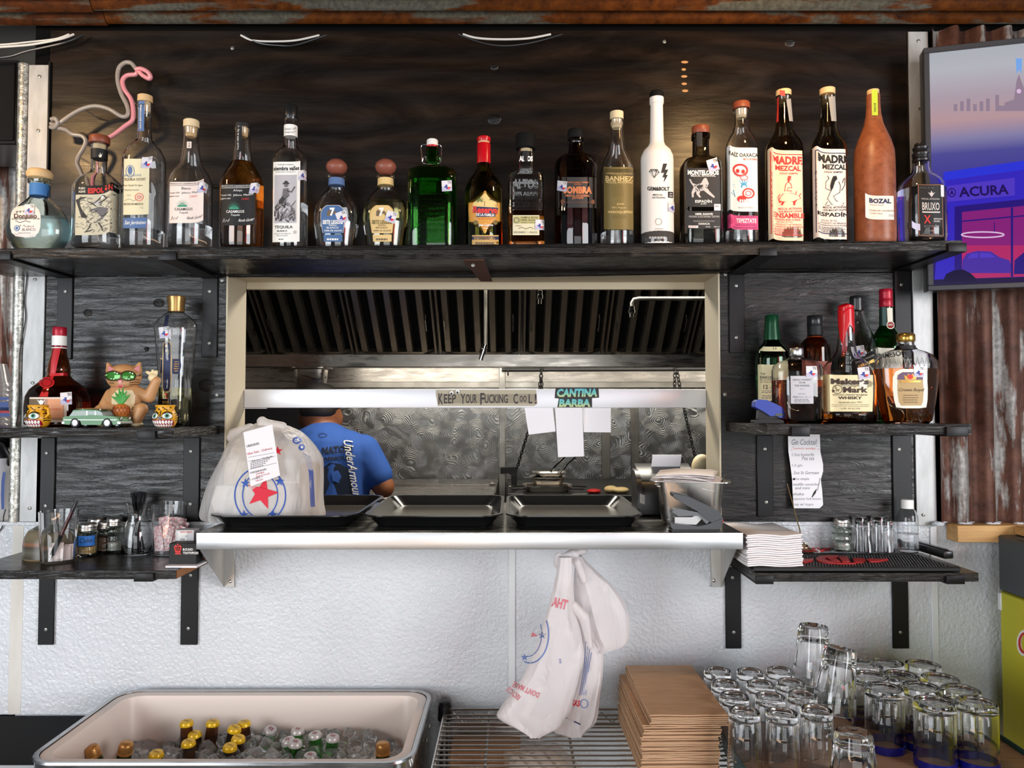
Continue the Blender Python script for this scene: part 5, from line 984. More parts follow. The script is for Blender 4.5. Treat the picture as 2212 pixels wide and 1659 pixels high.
# ---------------------------------------------------------------- left middle shelf
LG = 'bottles on the left middle shelf'
b = bottle('liqueur_bottle', 'bulbous dark amber liqueur bottle with red ribbon and maroon cap', 126, -.088, ZML, [(58, 924), (63, 916), (64, 880), (62, 857), (55, 842), (42, 829), (28, 819), (22, 811), (22.5, 800), (20, 783), (16, 768), (14, 752), (14, 730)], A_BROWN, LG, liq=(835, L_WHIS), n=40)
cap(b, 'cap', REDFOIL, [(13, 733), (13.6, 732), (13.6, 722), (14, 720), (14, 709), (13, 707)]); cap(b, 'neck_label', M_white, [(14.7, 753), (14.5, 726)]); cap(b, 'neck_ring', MAROON, [(15, 751), (14.9, 747)])
a = Art(); RIB = mat('red_ribbon', srgb(186, 22, 34), .45); a.rows([(752, 114, 130), (780, 109, 124), (803, 108, 120), (808, 108, 118)], RIB, 1, 5); a.rows([(806, 107, 149), (812, 107, 149)], RIB, 2, 10); a.rows([(812, 108, 117), (822, 110, 112)], RIB, 2, 3); a.rows([(838, 93, 106), (857, 85, 104)], RIB, 1, 5); a.ell(101, 826, 17, 12, RIB, 2); a.ring(101, 826, 11, 8, 1.5, MAROON, 3); m = MB(); a.to(m, b.fn); m.build('ribbon', b.root)
a = Art(); a.rows([(858, 64, 145), (912, 64, 145)], pm('gm_cream', 222, 204, 190), 0, 18); a.rows([(862, 64, 139), (907, 64, 139)], pm('gm_salmon', 186, 140, 116), 1, 16); a.rows([(862, 64, 95), (880, 64, 95)], BROWNP, 2, 8); a.rows([(862, 104, 138), (903, 104, 138)], pm('gm_peach', 226, 160, 120), 2, 8); a.line([(82, 864), (90, 874)], 1.6, M_white, 3); a.line([(98, 864), (90, 874)], 1.6, M_white, 3); a.ell(90, 869, 5, 5, M_white, 3); a.text('LIQUEUR', 122, 884, 22, 3, REDI, 3); tx(a, 144, 861, 25, -.05); prints(b, 'label', a)
b = bottle('liqueur_bottle', 'tall fluted clear bottle with gold cap and narrow dark blue label', 378, -.062, ZML, [(31, 918), (33, 912), (33, 850), (35, 800), (40, 745), (43, 712), (42, 702), (36, 691), (27, 683), (19, 678), (16, 674)], A_CLEAR, LG, liq=(838, L_GOLD), flute=(8, .05), n=64)
M_goldcap = mat('brass_cap', srgb(164, 128, 78), .3, .8); cap(b, 'cap', M_goldcap, [(16.5, 674), (17, 672), (17.5, 655), (19.5, 643), (19.2, 641), (17, 640)])
a = Art(); a.rows([(736, 358, 362), (740, 352, 368), (746, 350, 370), (838, 350, 370), (846, 353, 367), (850, 358, 361)], TANL, 1, 6); a.rows([(738, 358.5, 361.5), (742, 354, 366), (748, 352, 368), (837, 352, 368), (845, 355, 365)], NAVY, 2, 6); a.text('ST-GERMAIN', 360, 790, 70, 7.5, TANL, 3, .02, PI/2); a.star(358, 747, 4, GOLD, 3)
a.rows([(774, 345, 385), (808, 345, 385)], TANL, 0, 10); a.rows([(776, 346, 384), (806, 346, 384)], NAVY, 0.5, 10); a.rows([(775, 371, 388), (790, 371, 391), (808, 371, 387)], NAVY, 1, 6); a.microtext(374, 780, 387, 804, 5, GOLD, 2, .3); a.rows([(681, 356, 364), (716, 350, 358)], NAVY, 1, 3); a.rows([(862, 347, 384), (874, 347, 384)], LBLK, 0, 8); a.microtext(349, 864, 368, 872, 1, GOLD, 1, .7)
prints(b, 'label', a); a = Art(); tx(a, 354, 718, 23, -.12); prints(b, 'sticker', a)
# ---- baked blobs: capsules and balls fused into one smooth surface
def fuse(parts, voxel, name='blob', smooth=6):
    # parts: (a, b, ra, rb) tapered capsules or (c, (rx, ry, rz)) ellipsoids
    m = MB(); dm = mat('tmp', (1, 1, 1))
    for q in parts:
        if len(q) == 4:
            a, b_, ra, rb = Vector(q[0]), Vector(q[1]), q[2], q[3]
            n = 6; pts = [a+(b_-a)*i/n for i in range(n+1)]; m.tube(pts, ra, dm, 14, [ra+(rb-ra)*i/n for i in range(n+1)])
            m.ball(a, ra*.999, dm, 14, 9); m.ball(b_, rb*.999, dm, 14, 9)
        else: m.ball(q[0], q[1], dm, 20, 13, xf=(q[2] if len(q) > 2 else None))
    me = m.mesh('t'); ob = bpy.data.objects.new('t', me); C.objects.link(ob)
    rm = ob.modifiers.new('r', 'REMESH'); rm.mode = 'VOXEL'; rm.voxel_size = voxel
    smm = ob.modifiers.new('s', 'SMOOTH'); smm.iterations = smooth; smm.factor = .5
    dg = bpy.context.evaluated_depsgraph_get(); dg.update(); ev = ob.evaluated_get(dg); e = ev.to_mesh()
    vs = [v.co[:] for v in e.vertices]; fs = [tuple(p.vertices) for p in e.polygons]; ev.to_mesh_clear()
    bpy.data.objects.remove(ob); bpy.data.meshes.remove(me); return vs, fs
# cat figurine
M_cat = mat('caramel_vinyl', srgb(190, 142, 96), .4); M_catl = mat('cream_vinyl', srgb(226, 208, 166), .4); M_catd = mat('brown_vinyl', srgb(150, 108, 70), .4); M_pinkv = mat('pink_vinyl', srgb(228, 150, 160), .45)
Yk = -.142
def K(px, py, dy=0): return P(px, py, Yk+dy)
r_ = lambda px: px*S(Yk)
cat = thing('cat_figurine', 'tan cat figurine in green sunglasses with raised paw and pineapple', 'figurine', (K(268, 900).x, Yk, ZML))
v, f = fuse([(K(270, 862), (r_(36), r_(27), r_(45))), (K(270, 895), (r_(42), r_(30), r_(26))), (K(298, 848), K(322, 858), r_(14), r_(13)), (K(322, 858), K(338, 822, -.004), r_(13), r_(9.5)),
             (K(240, 852), K(226, 876, -.012), r_(13), r_(12)), (K(226, 876, -.012), K(252, 884, -.03), r_(11), r_(9)),
             (K(288, 893, -.012), K(306, 884, -.026), r_(15), r_(14)), (K(306, 884, -.026), K(296, 908, -.03), r_(13), r_(10)), (K(232, 895, -.012), K(216, 886, -.022), r_(14), r_(12))], .0022)
MB().add(v, f, M_cat, True).build('body', cat)
hv, hf = fuse([(K(268, 815, -.006), (r_(37), r_(29), r_(29))), (K(240, 800), K(233, 786), r_(11), r_(4)), (K(296, 800), K(302, 785), r_(11), r_(4)), (K(266, 828, -.022), (r_(18), r_(12), r_(11)))], .0022)
m = MB(); m.add(hv, hf, M_cat, True); hb = bvh_of(m); m.build('head', cat)
m = MB(); m.add(v, f, M_cat, True); bb_ = bvh_of(m)
fh = fray(hb, Yk-.03, .0006); fb = fray(bb_, Yk-.03, .0006)
m = MB(); a = Art(); a.rows([(843, 252, 286), (855, 241, 292), (872, 241, 291), (888, 244, 288)], M_catl, 1, 10); a.to(m, fb); m.build('belly', cat)
m = MB(); a = Art(); a.poly([(233, 789), (247, 797), (238, 802), (234, 804)], M_pinkv, 2); a.poly([(302, 788), (288, 797), (296, 801), (301, 804)], M_pinkv, 2); a.to(m, fh); m.build('inner_ears', cat)
m = MB(); a = Art(); a.ell(259, 824, 4.5, 3, M_pinkv, 3); a.poly([(251, 834), (258, 830), (267, 832), (268, 836), (260, 837), (252, 837)], M_pinkv, 3); a.poly([(254, 834), (264, 833), (263, 836), (255, 836)], REDI, 4)
for y in (822, 827, 832): a.line([(280, y), (294, y-2), (302, y-1)], 1.2, M_ink, 3)
for y in (823, 828): a.line([(246, y), (236, y-1)], 1.2, M_ink, 3)
a.to(m, fh); m.build('face', cat)
M_lens = mat('green_lens', srgb(70, 140, 60), .08, .3)
for cx in (244, 277):
    m = MB(); a = Art(); a.ell(cx, 812, 16, 10, M_lens, 6, p=2.4); a.poly([(cx-6, 819), (cx+3, 804), (cx+6, 804), (cx-3, 819)], M_white, 7); a.poly([(cx, 820), (cx+9, 805), (cx+11, 806), (cx+2, 820)], M_white, 7); a.to(m, fray(hb, Yk-.03, .0007)); m.build('lens', cat)
m = MB(); a = Art()
for cx in (244, 277): a.ring(cx, 812, 16.5, 10.5, 2.2, mat('bronze_rim', srgb(86, 60, 44), .3, .5), 9)
a.line([(294, 810), (305, 811)], 3, _mc['bronze_rim'], 9); a.line([(257, 806), (264, 806)], 2, _mc['bronze_rim'], 9); a.to(m, fray(hb, Yk-.03, .0007)); m.build('sunglasses_frame', cat)
pv, pf = fuse([(K(330, 816, -.004), (r_(10), r_(7), r_(9))), (K(326, 808), K(318, 804), r_(4.5), r_(3.5)), (K(331, 806), K(330, 801), r_(4), r_(3.5)), (K(337, 808), K(338, 803), r_(4), r_(3.5))], .0012, smooth=3); MB().add(pv, pf, M_catl, True).build('raised_paw', cat)
M_pine = mat('pineapple_orange', srgb(190, 108, 44), .4); m = MB(); q = K(262, 886, -.043)
m.lathe([(r_(9), -r_(15)), (r_(15), -r_(8)), (r_(17), 0), (r_(14), r_(9)), (r_(7), r_(13)), (0, r_(14))], M_pine, 20, q); m.build('pineapple', cat)
m = MB()
for k in range(14):
    for sg in (1, -1): 
        t0 = 2*PI*k/14; pts = [(q.x+(r_(17.3)-abs(z-r_(0))*.28)*math.cos(t0+sg*(z/r_(30))), q.y+(r_(17.3)-abs(z)*.28)*math.sin(t0+sg*(z/r_(30))), q.z+z) for z in (-r_(9), -r_(4), 0, r_(4), r_(8))]; m.tube(pts, .0006, M_woodcap, 4)
m.build('pineapple_ridges', cat)
m = MB(); M_leaf = mat('leaf_green', srgb(66, 150, 66), .4)
for dx, dy in ((-22, -10), (-14, -20), (-5, -28), (4, -30), (12, -22), (20, -14)):
    p0, p1, p2 = K(262, 874, -.045), K(262+dx*.5, 866+dy*.45, -.048), K(262+dx, 866+dy, -.045); m.tube([p0, p1, p2], .003, M_leaf, 8, [r_(3), r_(3.6), r_(.5)])
m.build('pineapple_leaves', cat)
for cx, cy in ((222, 912), (296, 912)):
    m = MB(); q = K(cx, cy, -.026); m.ball((q.x, q.y, ZML+r_(6)), (r_(13), r_(12), r_(6.2)), M_catl, 16, 8); m.build('foot', cat)
# toy estate car with a surfboard
M_carg = mat('green_car_paint', srgb(96, 140, 104), .42, 0); M_win = mat('car_glass', srgb(150, 165, 160), .25); M_tyre = mat('tyre_rubber', srgb(26, 26, 28), .6)
Yv = -.209
car = thing('toy_car', 'green model estate car with a surfboard on its roof', 'toy car', (Xof(211, Yv), Yv, ZML))
hwid = .021; zc0 = Zof(923, Yv)-ZML
def cslab(name, pts, mt, w0, bev=.0012):
    m = MB(); m.prism([(x, z-zc0) for x, z in px2(pts, Yv)], 'y', Yv-w0, Yv+w0, mt); o = m.build(name, car)
    if bev: md = o.modifiers.new('bevel', 'BEVEL'); md.width = bev; md.segments = 2; md.limit_method = 'ANGLE'
    return o
cslab('body', [(146, 913), (146, 901), (152, 899), (200, 897), (206, 896), (236, 897), (262, 899), (272, 902), (276, 906), (276, 914), (262, 917), (258, 908), (248, 904), (238, 908), (234, 917), (190, 917), (186, 908), (176, 904), (166, 908), (162, 917), (150, 916)], M_carg, hwid)
cslab('cabin', [(158, 899), (168, 886.5), (190, 885.5), (222, 886.5), (232, 889), (238, 898)], M_win, hwid*.86)
cslab('roof', [(166, 888), (169, 885.2), (190, 884), (222, 885), (230, 888), (222, 887.5), (190, 886.8)], M_carg, hwid*.88, .0006)
for x0, x1 in ((198, 201), (218, 220)): cslab('pillar', [(x0, 898), (x0, 886), (x1, 886), (x1, 898)], M_dullch, hwid*.87, 0)
for x in (174, 248):
    for sy in (-1, 1):
        q = Vector((Xof(x, Yv), Yv+sy*(hwid-.0035), ZML+.0105)); w_ = MB()
        w_.lathe([(.006, -.004), (.0098, -.004), (.0105, -.0025), (.0105, .0025), (.0098, .004), (.006, .004)], M_tyre, 24, xf=Matrix.Translation(q) @ Matrix.Rotation(PI/2, 4, 'X')); wo = w_.build('wheel', car)
        h_ = MB(); h_.lathe([(.0066, -.0042), (.0066, .0042), (.003, .0046), (0, .0046)], M_dullch, 20, xf=Matrix.Translation(q) @ Matrix.Rotation(PI/2 if sy < 0 else -PI/2, 4, 'X')); h_.build('hubcap', wo)
for x0, x1 in ((144, 150), (272, 279)): cslab('bumper', [(x0, 915), (x0, 910), (x1, 910), (x1, 915)], M_dullch, hwid*1.02, .0008)
m = MB()
for sy in (-1, 1): q = Vector((Xof(277, Yv), Yv+sy*hwid*.7, Zof(904, Yv)-zc0)); m.ball(q, (.0016, .004, .004), M_dullch, 12, 8)
o_ = m; o_.build('headlights', car)['kind'] = 'stuff'
cslab('side_trim', [(148, 907), (148, 905.6), (270, 905.6), (270, 907)], M_dullch, hwid*1.012, 0)
m = MB(); M_surf = mat('varnished_surfboard', srgb(190, 150, 100), .3); c0 = Vector((Xof(204, Yv), Yv, Zof(882.5, Yv)-zc0)); m.ball(c0, (Xof(248, Yv)-Xof(204, Yv), .0125, .0016), M_surf, 32, 8); m.build('surfboard', car)
for x in (185, 225): q = P(x, 884, Yv); MB().box((q.x-.001, Yv-.012, Zof(886, Yv)-zc0), (q.x+.001, Yv+.012, Zof(883, Yv)-zc0), M_dullch).build('roof_rack', car)
car.rotation_euler.z = math.radians(-7)
# tiger mask shot mugs
M_tig = mat('tiger_yellow', srgb(222, 160, 32), .35); M_tb = mat('tiger_black', srgb(20, 18, 18), .4); M_tr = mat('tiger_red', srgb(150, 22, 48), .35); M_eye = mat('eye_green', srgb(90, 160, 140), .3)
def mug(ax, Y, label, rot):
    s = S(Y); X = Xof(ax, Y); g = thing('tiger_mug', label, 'mug', (X, Y, ZML), 'tiger mask shot mugs')
    prof = [(15, 0), (20, 4), (24.5, 14), (25, 24), (21, 33), (18, 40), (20.5, 48), (19, 48.5), (16.5, 40), (16, 10), (0, 8)]
    def R(h):
        for (r0, z0), (r1, z1) in zip(prof, prof[1:7]):
            if h <= z1: return r0+(r1-r0)*(h-z0)/max(z1-z0, 1e-6)
        return 19
    MB().lathe([(r*s, z*s) for r, z in prof], M_tig, 32, (X, Y, ZML), caps=(True, False)).build('cup', g)
    # face artwork wrapped round the cup: x is angle-degrees from the nose, y height
    def fn(x, y, l): t = -PI/2+math.radians(x)+rot; r = (R(y)+.35*(l+1))*s; return Vector((X+r*math.cos(t), Y+r*math.sin(t), ZML+y*s))
    a = Art()
    a.rows([(0.8, -78, 78), (5, -80, 80), (10, -75, 75), (15, -66, 66), (17, -55, 55)], M_tr, 0, 20)
    for k in range(9):
        x = -56+k*14; a.ell(x, 11.5, 6, 4, M_white, 1); a.ell(x+4, 4, 5.5, 3, M_white, 1)
    for sg in (-1, 1):
        a.ell(sg*34, 25, 25, 7, M_white, 1); a.ell(sg*32, 25, 11, 5.5, M_eye, 2); a.ell(sg*32, 25, 5, 2.8, M_tb, 3); a.ring(sg*34, 25, 25, 7, 1.6, M_tb, 3); a.line([(sg*10, 30), (sg*34, 35), (sg*62, 30)], 1.8, M_tb, 2)
        for k in range(4): a.line([(sg*76, 14+k*5), (sg*92, 16+k*5), (sg*112, 15+k*5)], 2, M_tb, 1)
        a.ell(sg*20, 40, 7, 1.2, M_tb, 1)
    a.ell(0, 20, 9, 4, mat('nose_grey', srgb(90, 84, 80), .4), 3); a.line([(0, 24), (0, 36)], 5, M_tb, 2)
    for k in range(14): a.ell(-150+k*23, 43 if k % 2 else 38, 7, 1.0, M_tb, 1)
    m = MB(); a.to(m, fn); m.build('face', g)
    m = MB(); t = -PI/2+rot+PI*(.5 if rot < 0 else 1.0); dv = Vector((math.cos(t), math.sin(t), 0)); c0 = Vector((X, Y, ZML))
    m.tube([c0+dv*(22*s)+Vector((0, 0, 42*s)), c0+dv*(31*s)+Vector((0, 0, 40*s)), c0+dv*(33*s)+Vector((0, 0, 28*s)), c0+dv*(23*s)+Vector((0, 0, 22*s))], 3.2*s, M_tig, 10); m.build('handle', g)
mug(83, -.205, 'tiger mask mug turned sideways in front of the amber bottle', math.radians(-22))
mug(357.5, -.205, 'tiger mask mug facing forward in front of the tall fluted bottle', 0)
# ---------------------------------------------------------------- kitchen behind the hatch
def swirl():
    m = mat('swirl_ground_stainless', (.46, .455, .44), .3, .9); v = coords(m)
    vo = N(m, 'ShaderNodeTexVoronoi', feature='F1'); vo.inputs['Scale'].default_value = 9; vo.inputs['Randomness'].default_value = 1.0
    nz = N(m, 'ShaderNodeTexNoise'); nz.inputs['Scale'].default_value = 5; link(m, v, nz.inputs['Vector'])
    vm = N(m, 'ShaderNodeVectorMath', operation='MULTIPLY_ADD'); vm.inputs[1].default_value = (.12, .12, .12); link(m, nz.outputs['Color'], vm.inputs[0]); link(m, v, vm.inputs[2]); link(m, vm.outputs[0], vo.inputs['Vector'])
    d = vo.outputs['Distance']
    rg = math_n(m, 'SINE', math_n(m, 'MULTIPLY', d, 46.0)); rg2 = math_n(m, 'POWER', math_n(m, 'ABSOLUTE', rg), 5.0)
    sel = noise_t(m, v, 14, 2, .5); k = math_n(m, 'MULTIPLY', rg2, ramp(m, sel, [(.45, (0, 0, 0)), (.62, (1, 1, 1))]))
    fine = math_n(m, 'SINE', math_n(m, 'MULTIPLY', d, 420.0))
    c = mixc(m, k, (.40, .395, .38), (.78, .78, .76)); link(m, c, bsdf(m).inputs['Base Color'])
    link(m, ramp(m, k, [(0, (.30,)*3), (1, (.5,)*3)]), bsdf(m).inputs['Roughness'])
    bump(m, math_n(m, 'ADD', math_n(m, 'MULTIPLY', k, 1.0), math_n(m, 'ADD', math_n(m, 'MULTIPLY', fine, .05), math_n(m, 'MULTIPLY', d, 3.0))), .22, .01)
    return m
M_swirl = swirl(); M_kst = steel('warm_kitchen_steel', (.50, .46, .41), .3, (1, 6, 6)); M_hood = steel('greasy_filter_steel', (.34, .30, .25), .42, (8, 8, 1)); M_post = steel('dull_steel_post', (.42, .39, .34), .38)
M_stove = mat('black_range', (.012, .011, .010), .45)
YK = 2.2
kw = MB(); kw.box((-1.7, YK, 0), (1.9, YK+.05, 2.6), M_kst); KW = kw.build('wall_kitchen', origin=(0, YK, 0), kind='structure')
kx = lambda px, Y=YK: P(px, 900, Y).x
kz = lambda py, Y=YK: Zof(py, Y)
for a_, b_ in ((524, 1077), (1093, 1299), (1317, 1362), (1379, 1600)): MB().box((kx(a_), YK-.006, kz(1075)), (kx(b_), YK, kz(840)), M_swirl, .001).build('swirl_panel', KW)
for a_, b_ in ((1299, 1317), (1362, 1379)): MB().box((kx(a_), YK-.012, kz(1048)), (kx(b_), YK, kz(840)), M_post, .001).build('seam_trim', KW)
MB().box((kx(505), YK-.03, kz(838)), (kx(1620), YK, kz(825)), M_post, .002).build('ledge', KW)
MB().box((-1.7, YK-.008, kz(1075)), (kx(665), YK-.0065, kz(842)), mat('dark_doorway', (.03, .03, .033), .6)).build('dark_panel', KW)
MB().box((-1.75, .135, 0), (-1.7, 2.25, 2.6), M_kst).build('wall_kitchen_side', kind='structure'); MB().box((1.9, .135, 0), (1.95, 2.25, 2.6), M_kst).build('wall_kitchen_end', kind='structure')
MB().box((-1.75, .135, 2.6), (1.95, 2.25, 2.63), mat('kitchen_ceiling_white', (.5, .48, .44), .7)).build('ceiling_kitchen', kind='structure')
# hood filters: each a frame, raised baffles and two wire handles
Yt, Yb_ = 1.16, 1.48; zt_h, zb_h = Zof(600, Yt), Zof(763, Yb_)
hood = thing('extractor_hood', 'dark stainless extractor hood body over the cooking line', 'hood', (0, 1.3, zb_h-.05))
MB().box((-1.6, Yb_-.01, zb_h-.062), (1.8, Yb_+.06, zb_h-.004), M_kst, .003).build('grease_trough', hood)
MB().box((-1.6, Yt-.12, zt_h), (1.8, Yb_+.6, zt_h+.02), M_hood).build('top', hood)
MB().box((-1.6, Yb_+.12, zb_h-.05), (1.8, Yb_+.14, zt_h), M_hood).build('back', hood)
edges = [370, 562, 752, 940, 1128, 1313, 1500, 1690]
sl = Vector((0, Yb_-Yt, zb_h-zt_h)); nL = Vector((0, -(zt_h-zb_h), -(Yb_-Yt))).normalized()
for k, (e0, e1) in enumerate(zip(edges, edges[1:])):
    Ym = (Yt+Yb_)/2; x0, x1 = P(e0, 690, Ym).x+.004, P(e1, 690, Ym).x-.004
    f_ = thing('baffle_filter', ['slanted hood filter at the far left partly behind the frame', 'second hood filter from the left above the hanging pan', 'third hood filter from the left with facing handle pair', 'hood filter left of the middle spray nozzle', 'hood filter right of the middle spray nozzle', 'hood filter behind the elbow pipe', 'last hood filter at the right edge of the hatch'][k], 'filter', ((x0+x1)/2, Ym, (zt_h+zb_h)/2), 'hood baffle filters')
    def strip_(xa, xb, d, th, mt, name, t0=0.0, t1=1.0):
        A = Vector((0, Yt, zt_h))+sl*t0; Bq = Vector((0, Yt, zt_h))+sl*t1; m = MB()
        q = [A+Vector((xa, 0, 0)), A+Vector((xb, 0, 0)), Bq+Vector((xb, 0, 0)), Bq+Vector((xa, 0, 0))]; fr_ = [p+nL*d for p in q]; bk = [p+nL*(d-th) for p in q]
        e = (xb-xa)*.18; fr_[0].x += e; fr_[3].x += e; fr_[1].x -= e; fr_[2].x -= e
        m.add(fr_+bk, [(3, 2, 1, 0), (4, 5, 6, 7), (0, 1, 5, 4), (1, 2, 6, 5), (2, 3, 7, 6), (3, 0, 4, 7)], mt); return m.build(name, f_)
    strip_(x0, x1, -.02, .004, M_blackmatte, 'backing')
    nb = 5; ww = (x1-x0-.03)/nb
    for j in range(nb): strip_(x0+.015+ww*j+ww*.1, x0+.015+ww*j+ww*.66, .004, .016, M_hood, 'baffle', .02, .97)
    for xa, xb in ((x0, x0+.013), (x1-.013, x1)): strip_(xa, xb, .008, .026, M_hood, 'side_rail')
    for xa, xb, t0, t1 in ((x0, x1, .965, 1.0),): strip_(xa, xb, .008, .026, M_hood, 'end_rail', t0, t1)
    for xh in (x0+.034, x1-.034):
        c = Vector((xh, Yt, zt_h))+sl*.55; d = sl.normalized(); m = MB()
        m.tube([c-d*.04+nL*.004, c-d*.03+nL*.03, c+d*.03+nL*.03, c+d*.04+nL*.004], .0028, M_chrome, 6); m.build('handle', f_)
# nozzles and pipes
def pipe(name, label, pts, r, nz=None):
    t = thing(name, label, 'pipe', pts[-1]); m = MB(); m.tube(pts, r, M_post, 10); m.build('tube', t)
    if nz:
        a, b = Vector(nz[0]), Vector(nz[1]); d = (b-a); m = MB(); m.tube([a, a+d*.3, a+d*.32, a+d*.6, a+d*.62, b], r, M_chrome, 12, [r*1.5, r*1.5, r*1.9, r*1.9, r*1.2, r*1.1]); m.build('spray_nozzle', t)
Yn = 1.05; q = lambda x, y, Y=Yn: P(x, y, Y)
pipe('nozzle_pipe', 'long vertical fire nozzle pipe left of the hatch middle', [q(1049, 560), q(1049, 752)], .0075, (q(1048, 744), q(1038, 778)))
pipe('nozzle_pipe', 'short vertical fire nozzle above the sticker', [q(1167, 560), q(1167, 632)], .0075, (q(1167, 628), q(1166, 657)))
pipe('nozzle_pipe', 'horizontal elbow pipe with nozzle at the right of the hood', [q(1620, 645), q(1380, 645), q(1369, 647), q(1365, 655), q(1365, 668)], .0085, (q(1365, 662), q(1364, 686)))
# upright post, bolted beam and bar of the broiler
Yp = 1.75; pq = lambda x, y, Y=Yp: P(x, y, Y)
po = thing('steel_post', 'upright steel post in the kitchen beside the long nozzle', 'post', pq(1085, 1100))
MB().box((pq(1078, 800).x, Yp, pq(1085, 1100).z), (pq(1092, 800).x, Yp+.03, pq(1085, 748).z), M_post, .002).build('tube', po)
be = thing('bolted_beam', 'horizontal steel beam with a row of bolts below the filters', 'beam', pq(1310, 770))
b0, b1 = pq(1105, 768), pq(1640, 745); MB().box((b0.x, Yp-.02, b0.z), (b1.x, Yp+.03, b1.z), M_post, .002).build('bar', be); MB().box((b0.x-.03, Yp-.015, b0.z), (b0.x, Yp+.025, b1.z-.012), M_post, .002).build('end_plate', be)
for x in range(1108, 1560, 42): c = pq(x, 758, Yp-.02); MB().lathe([(.013, 0), (.013, .010), (.006, .012), (.006, .02), (0, .02)], M_stove, 6, xf=Matrix.Translation(c) @ Matrix.Rotation(PI/2, 4, 'X'), smooth=False).build('bolt', be)
MB().tube([pq(1092, 782), pq(1640, 779)], .006, M_post, 8).build('thin_rail', be)
rodz = thing('black_rod', 'black horizontal rod under the bolted beam with chains on it', 'rod', pq(1300, 800)); Yr = 1.7
MB().tube([P(1084, 799, Yr), P(1640, 797, Yr)], .0095, M_stove, 12).build('rod', rodz); MB().lathe([(.028, 0), (.028, .006)], M_stove, 16, xf=Matrix.Translation(P(1096, 799, Yr)) @ Matrix.Rotation(PI/2, 4, 'Y')).build('collar', rodz)
M_chain = mat('black_chain_steel', (.02, .018, .016), .4, .6)
def chain(label, p0, p1, n):
    p0, p1 = Vector(p0), Vector(p1); t = thing('chain', label, 'chain', p1); d = (p1-p0); L = d.length/n; u = d.normalized(); a = u.cross(Vector((0, 1, 0))).normalized(); b = u.cross(a); me = None
    for k in range(n):
        c = p0+d*((k+.5)/n); s_ = a if k % 2 == 0 else (b*.85+a*.5).normalized(); hl = L*.68; hw = L*.34
        pts = [c+u*(hl*math.cos(an))*1.0+s_*(hw*math.sin(an)) for an in [2*PI*j/10 for j in range(10)]]
        m = MB(); m.tube(pts, .0026, M_chain, 5, closed=True); m.build('link', t)
chain('short black chain loop over the rod above the gap of the sign', P(1171, 790, Yr-.012), P(1164, 852, Yr-.012), 7)
chain('second strand of the left chain loop over the rod', P(1168, 790, Yr+.014), P(1171, 852, Yr+.014), 7)
chain('left strand of the right chain loop over the rod', P(1458, 790, Yr-.012), P(1457, 850, Yr-.012), 7)
chain('right strand of the right chain loop over the rod', P(1460, 790, Yr+.014), P(1471, 850, Yr+.014), 7)
chain('long black chain from below the left ticket down to the stand', P(1167, 846, 1.66), P(1116, 1014, 1.6), 26)
chain('long black chain at the right running down behind the printer', P(1469, 846, 1.69), P(1507, 1012, 1.6), 23)
sb = thing('chain_stand', 'black cast stand holding the lower end of the left chain', 'stand', P(1110, 1080, 1.6))
m = MB(); m.prism([(P(x, y, 1.6).x, P(x, y, 1.6).z) for x, y in ((1081, 1010), (1117, 1008), (1117, 1080), (1105, 1080), (1104, 1026), (1098, 1022), (1081, 1023))], 'y', 1.58, 1.62, M_stove); m.build('casting', sb)
# hanging insert pan under the hood lip
Yh = 1.5; hp = thing('hanging_pan', 'steel insert pan wired up under the hood lip', 'pan', P(672, 845, Yh))
hs = S(Yh); c = P(672, 845, Yh)
MB().lathe([(27*hs, 0), (29*hs, .004), (33*hs, 46*hs), (38*hs, 49*hs), (38*hs, 51*hs), (31*hs, 50*hs), (26*hs, .01), (0, .01)], M_kst, 32, c, 5, .8).build('pan', hp)
MB().tube([c+Vector((32*hs*math.cos(t), .8*32*hs*math.sin(t)-.003, 30*hs+4*hs*math.sin(t*2))) for t in [2*PI*k/24 for k in range(24)]], .002, mat('rusty_wire', srgb(80, 44, 30), .6), 5, closed=True).build('wire', hp)
for x0, x1 in ((626, 640), (700, 716)): MB().box((P(x0, 790, Yh).x, Yh-.01, P(1, 797, Yh).z), (P(x1, 790, Yh).x, Yh+.02, P(1, 787, Yh).z), M_post, .001).build('clip', hp)
# cooking line
zc = Zof(1062, 1.5)
gr = thing('griddle', 'steel griddle with splash edge in front of the cook', 'griddle', (P(900, 1060, 1.6).x, 1.7, .1))
g0, g1 = P(560, 1060, 1.75), P(1073, 1060, 1.75)
MB().box((g0.x, 1.30, .1), (g1.x, 2.15, zc-.002), M_kst, .004).build('body', gr); m = MB(); zsp = Zof(1046, 1.78)
m.prism([(g0.x, zc), (P(1062, 1, 1.78).x-.01, zc), (P(1064, 1, 1.78).x, zc+.02), (P(1072, 1, 1.78).x, zsp-.004), (P(1072, 1, 1.78).x, zsp), (g0.x, zsp)], 'y', 1.775, 1.785, M_kst); m.build('splash_edge', gr)
rg_ = thing('range', 'black cooking range under the swirl panel at the right', 'stove', (P(1280, 1060, 1.6).x, 1.8, .05))
MB().box((P(1095, 1, 1.6).x, 1.35, 0), (P(1640, 1, 1.6).x, 2.1, zc+.004), M_stove, .006).build('body', rg_); MB().box((P(1112, 1, 2.08).x, 2.08, zc), (P(1660, 1, 2.08).x, 2.12, Zof(1040, 2.08)), M_stove, .004).build('back_guard', rg_)
def spx(x0, x1, y0, y1, Y, dep, mt, bev=.003): return MB().box((P(x0, 1, Y).x, Y-dep/2, Zof(y1, Y)), (P(x1, 1, Y).x, Y+dep/2, Zof(y0, Y)), mt, bev)
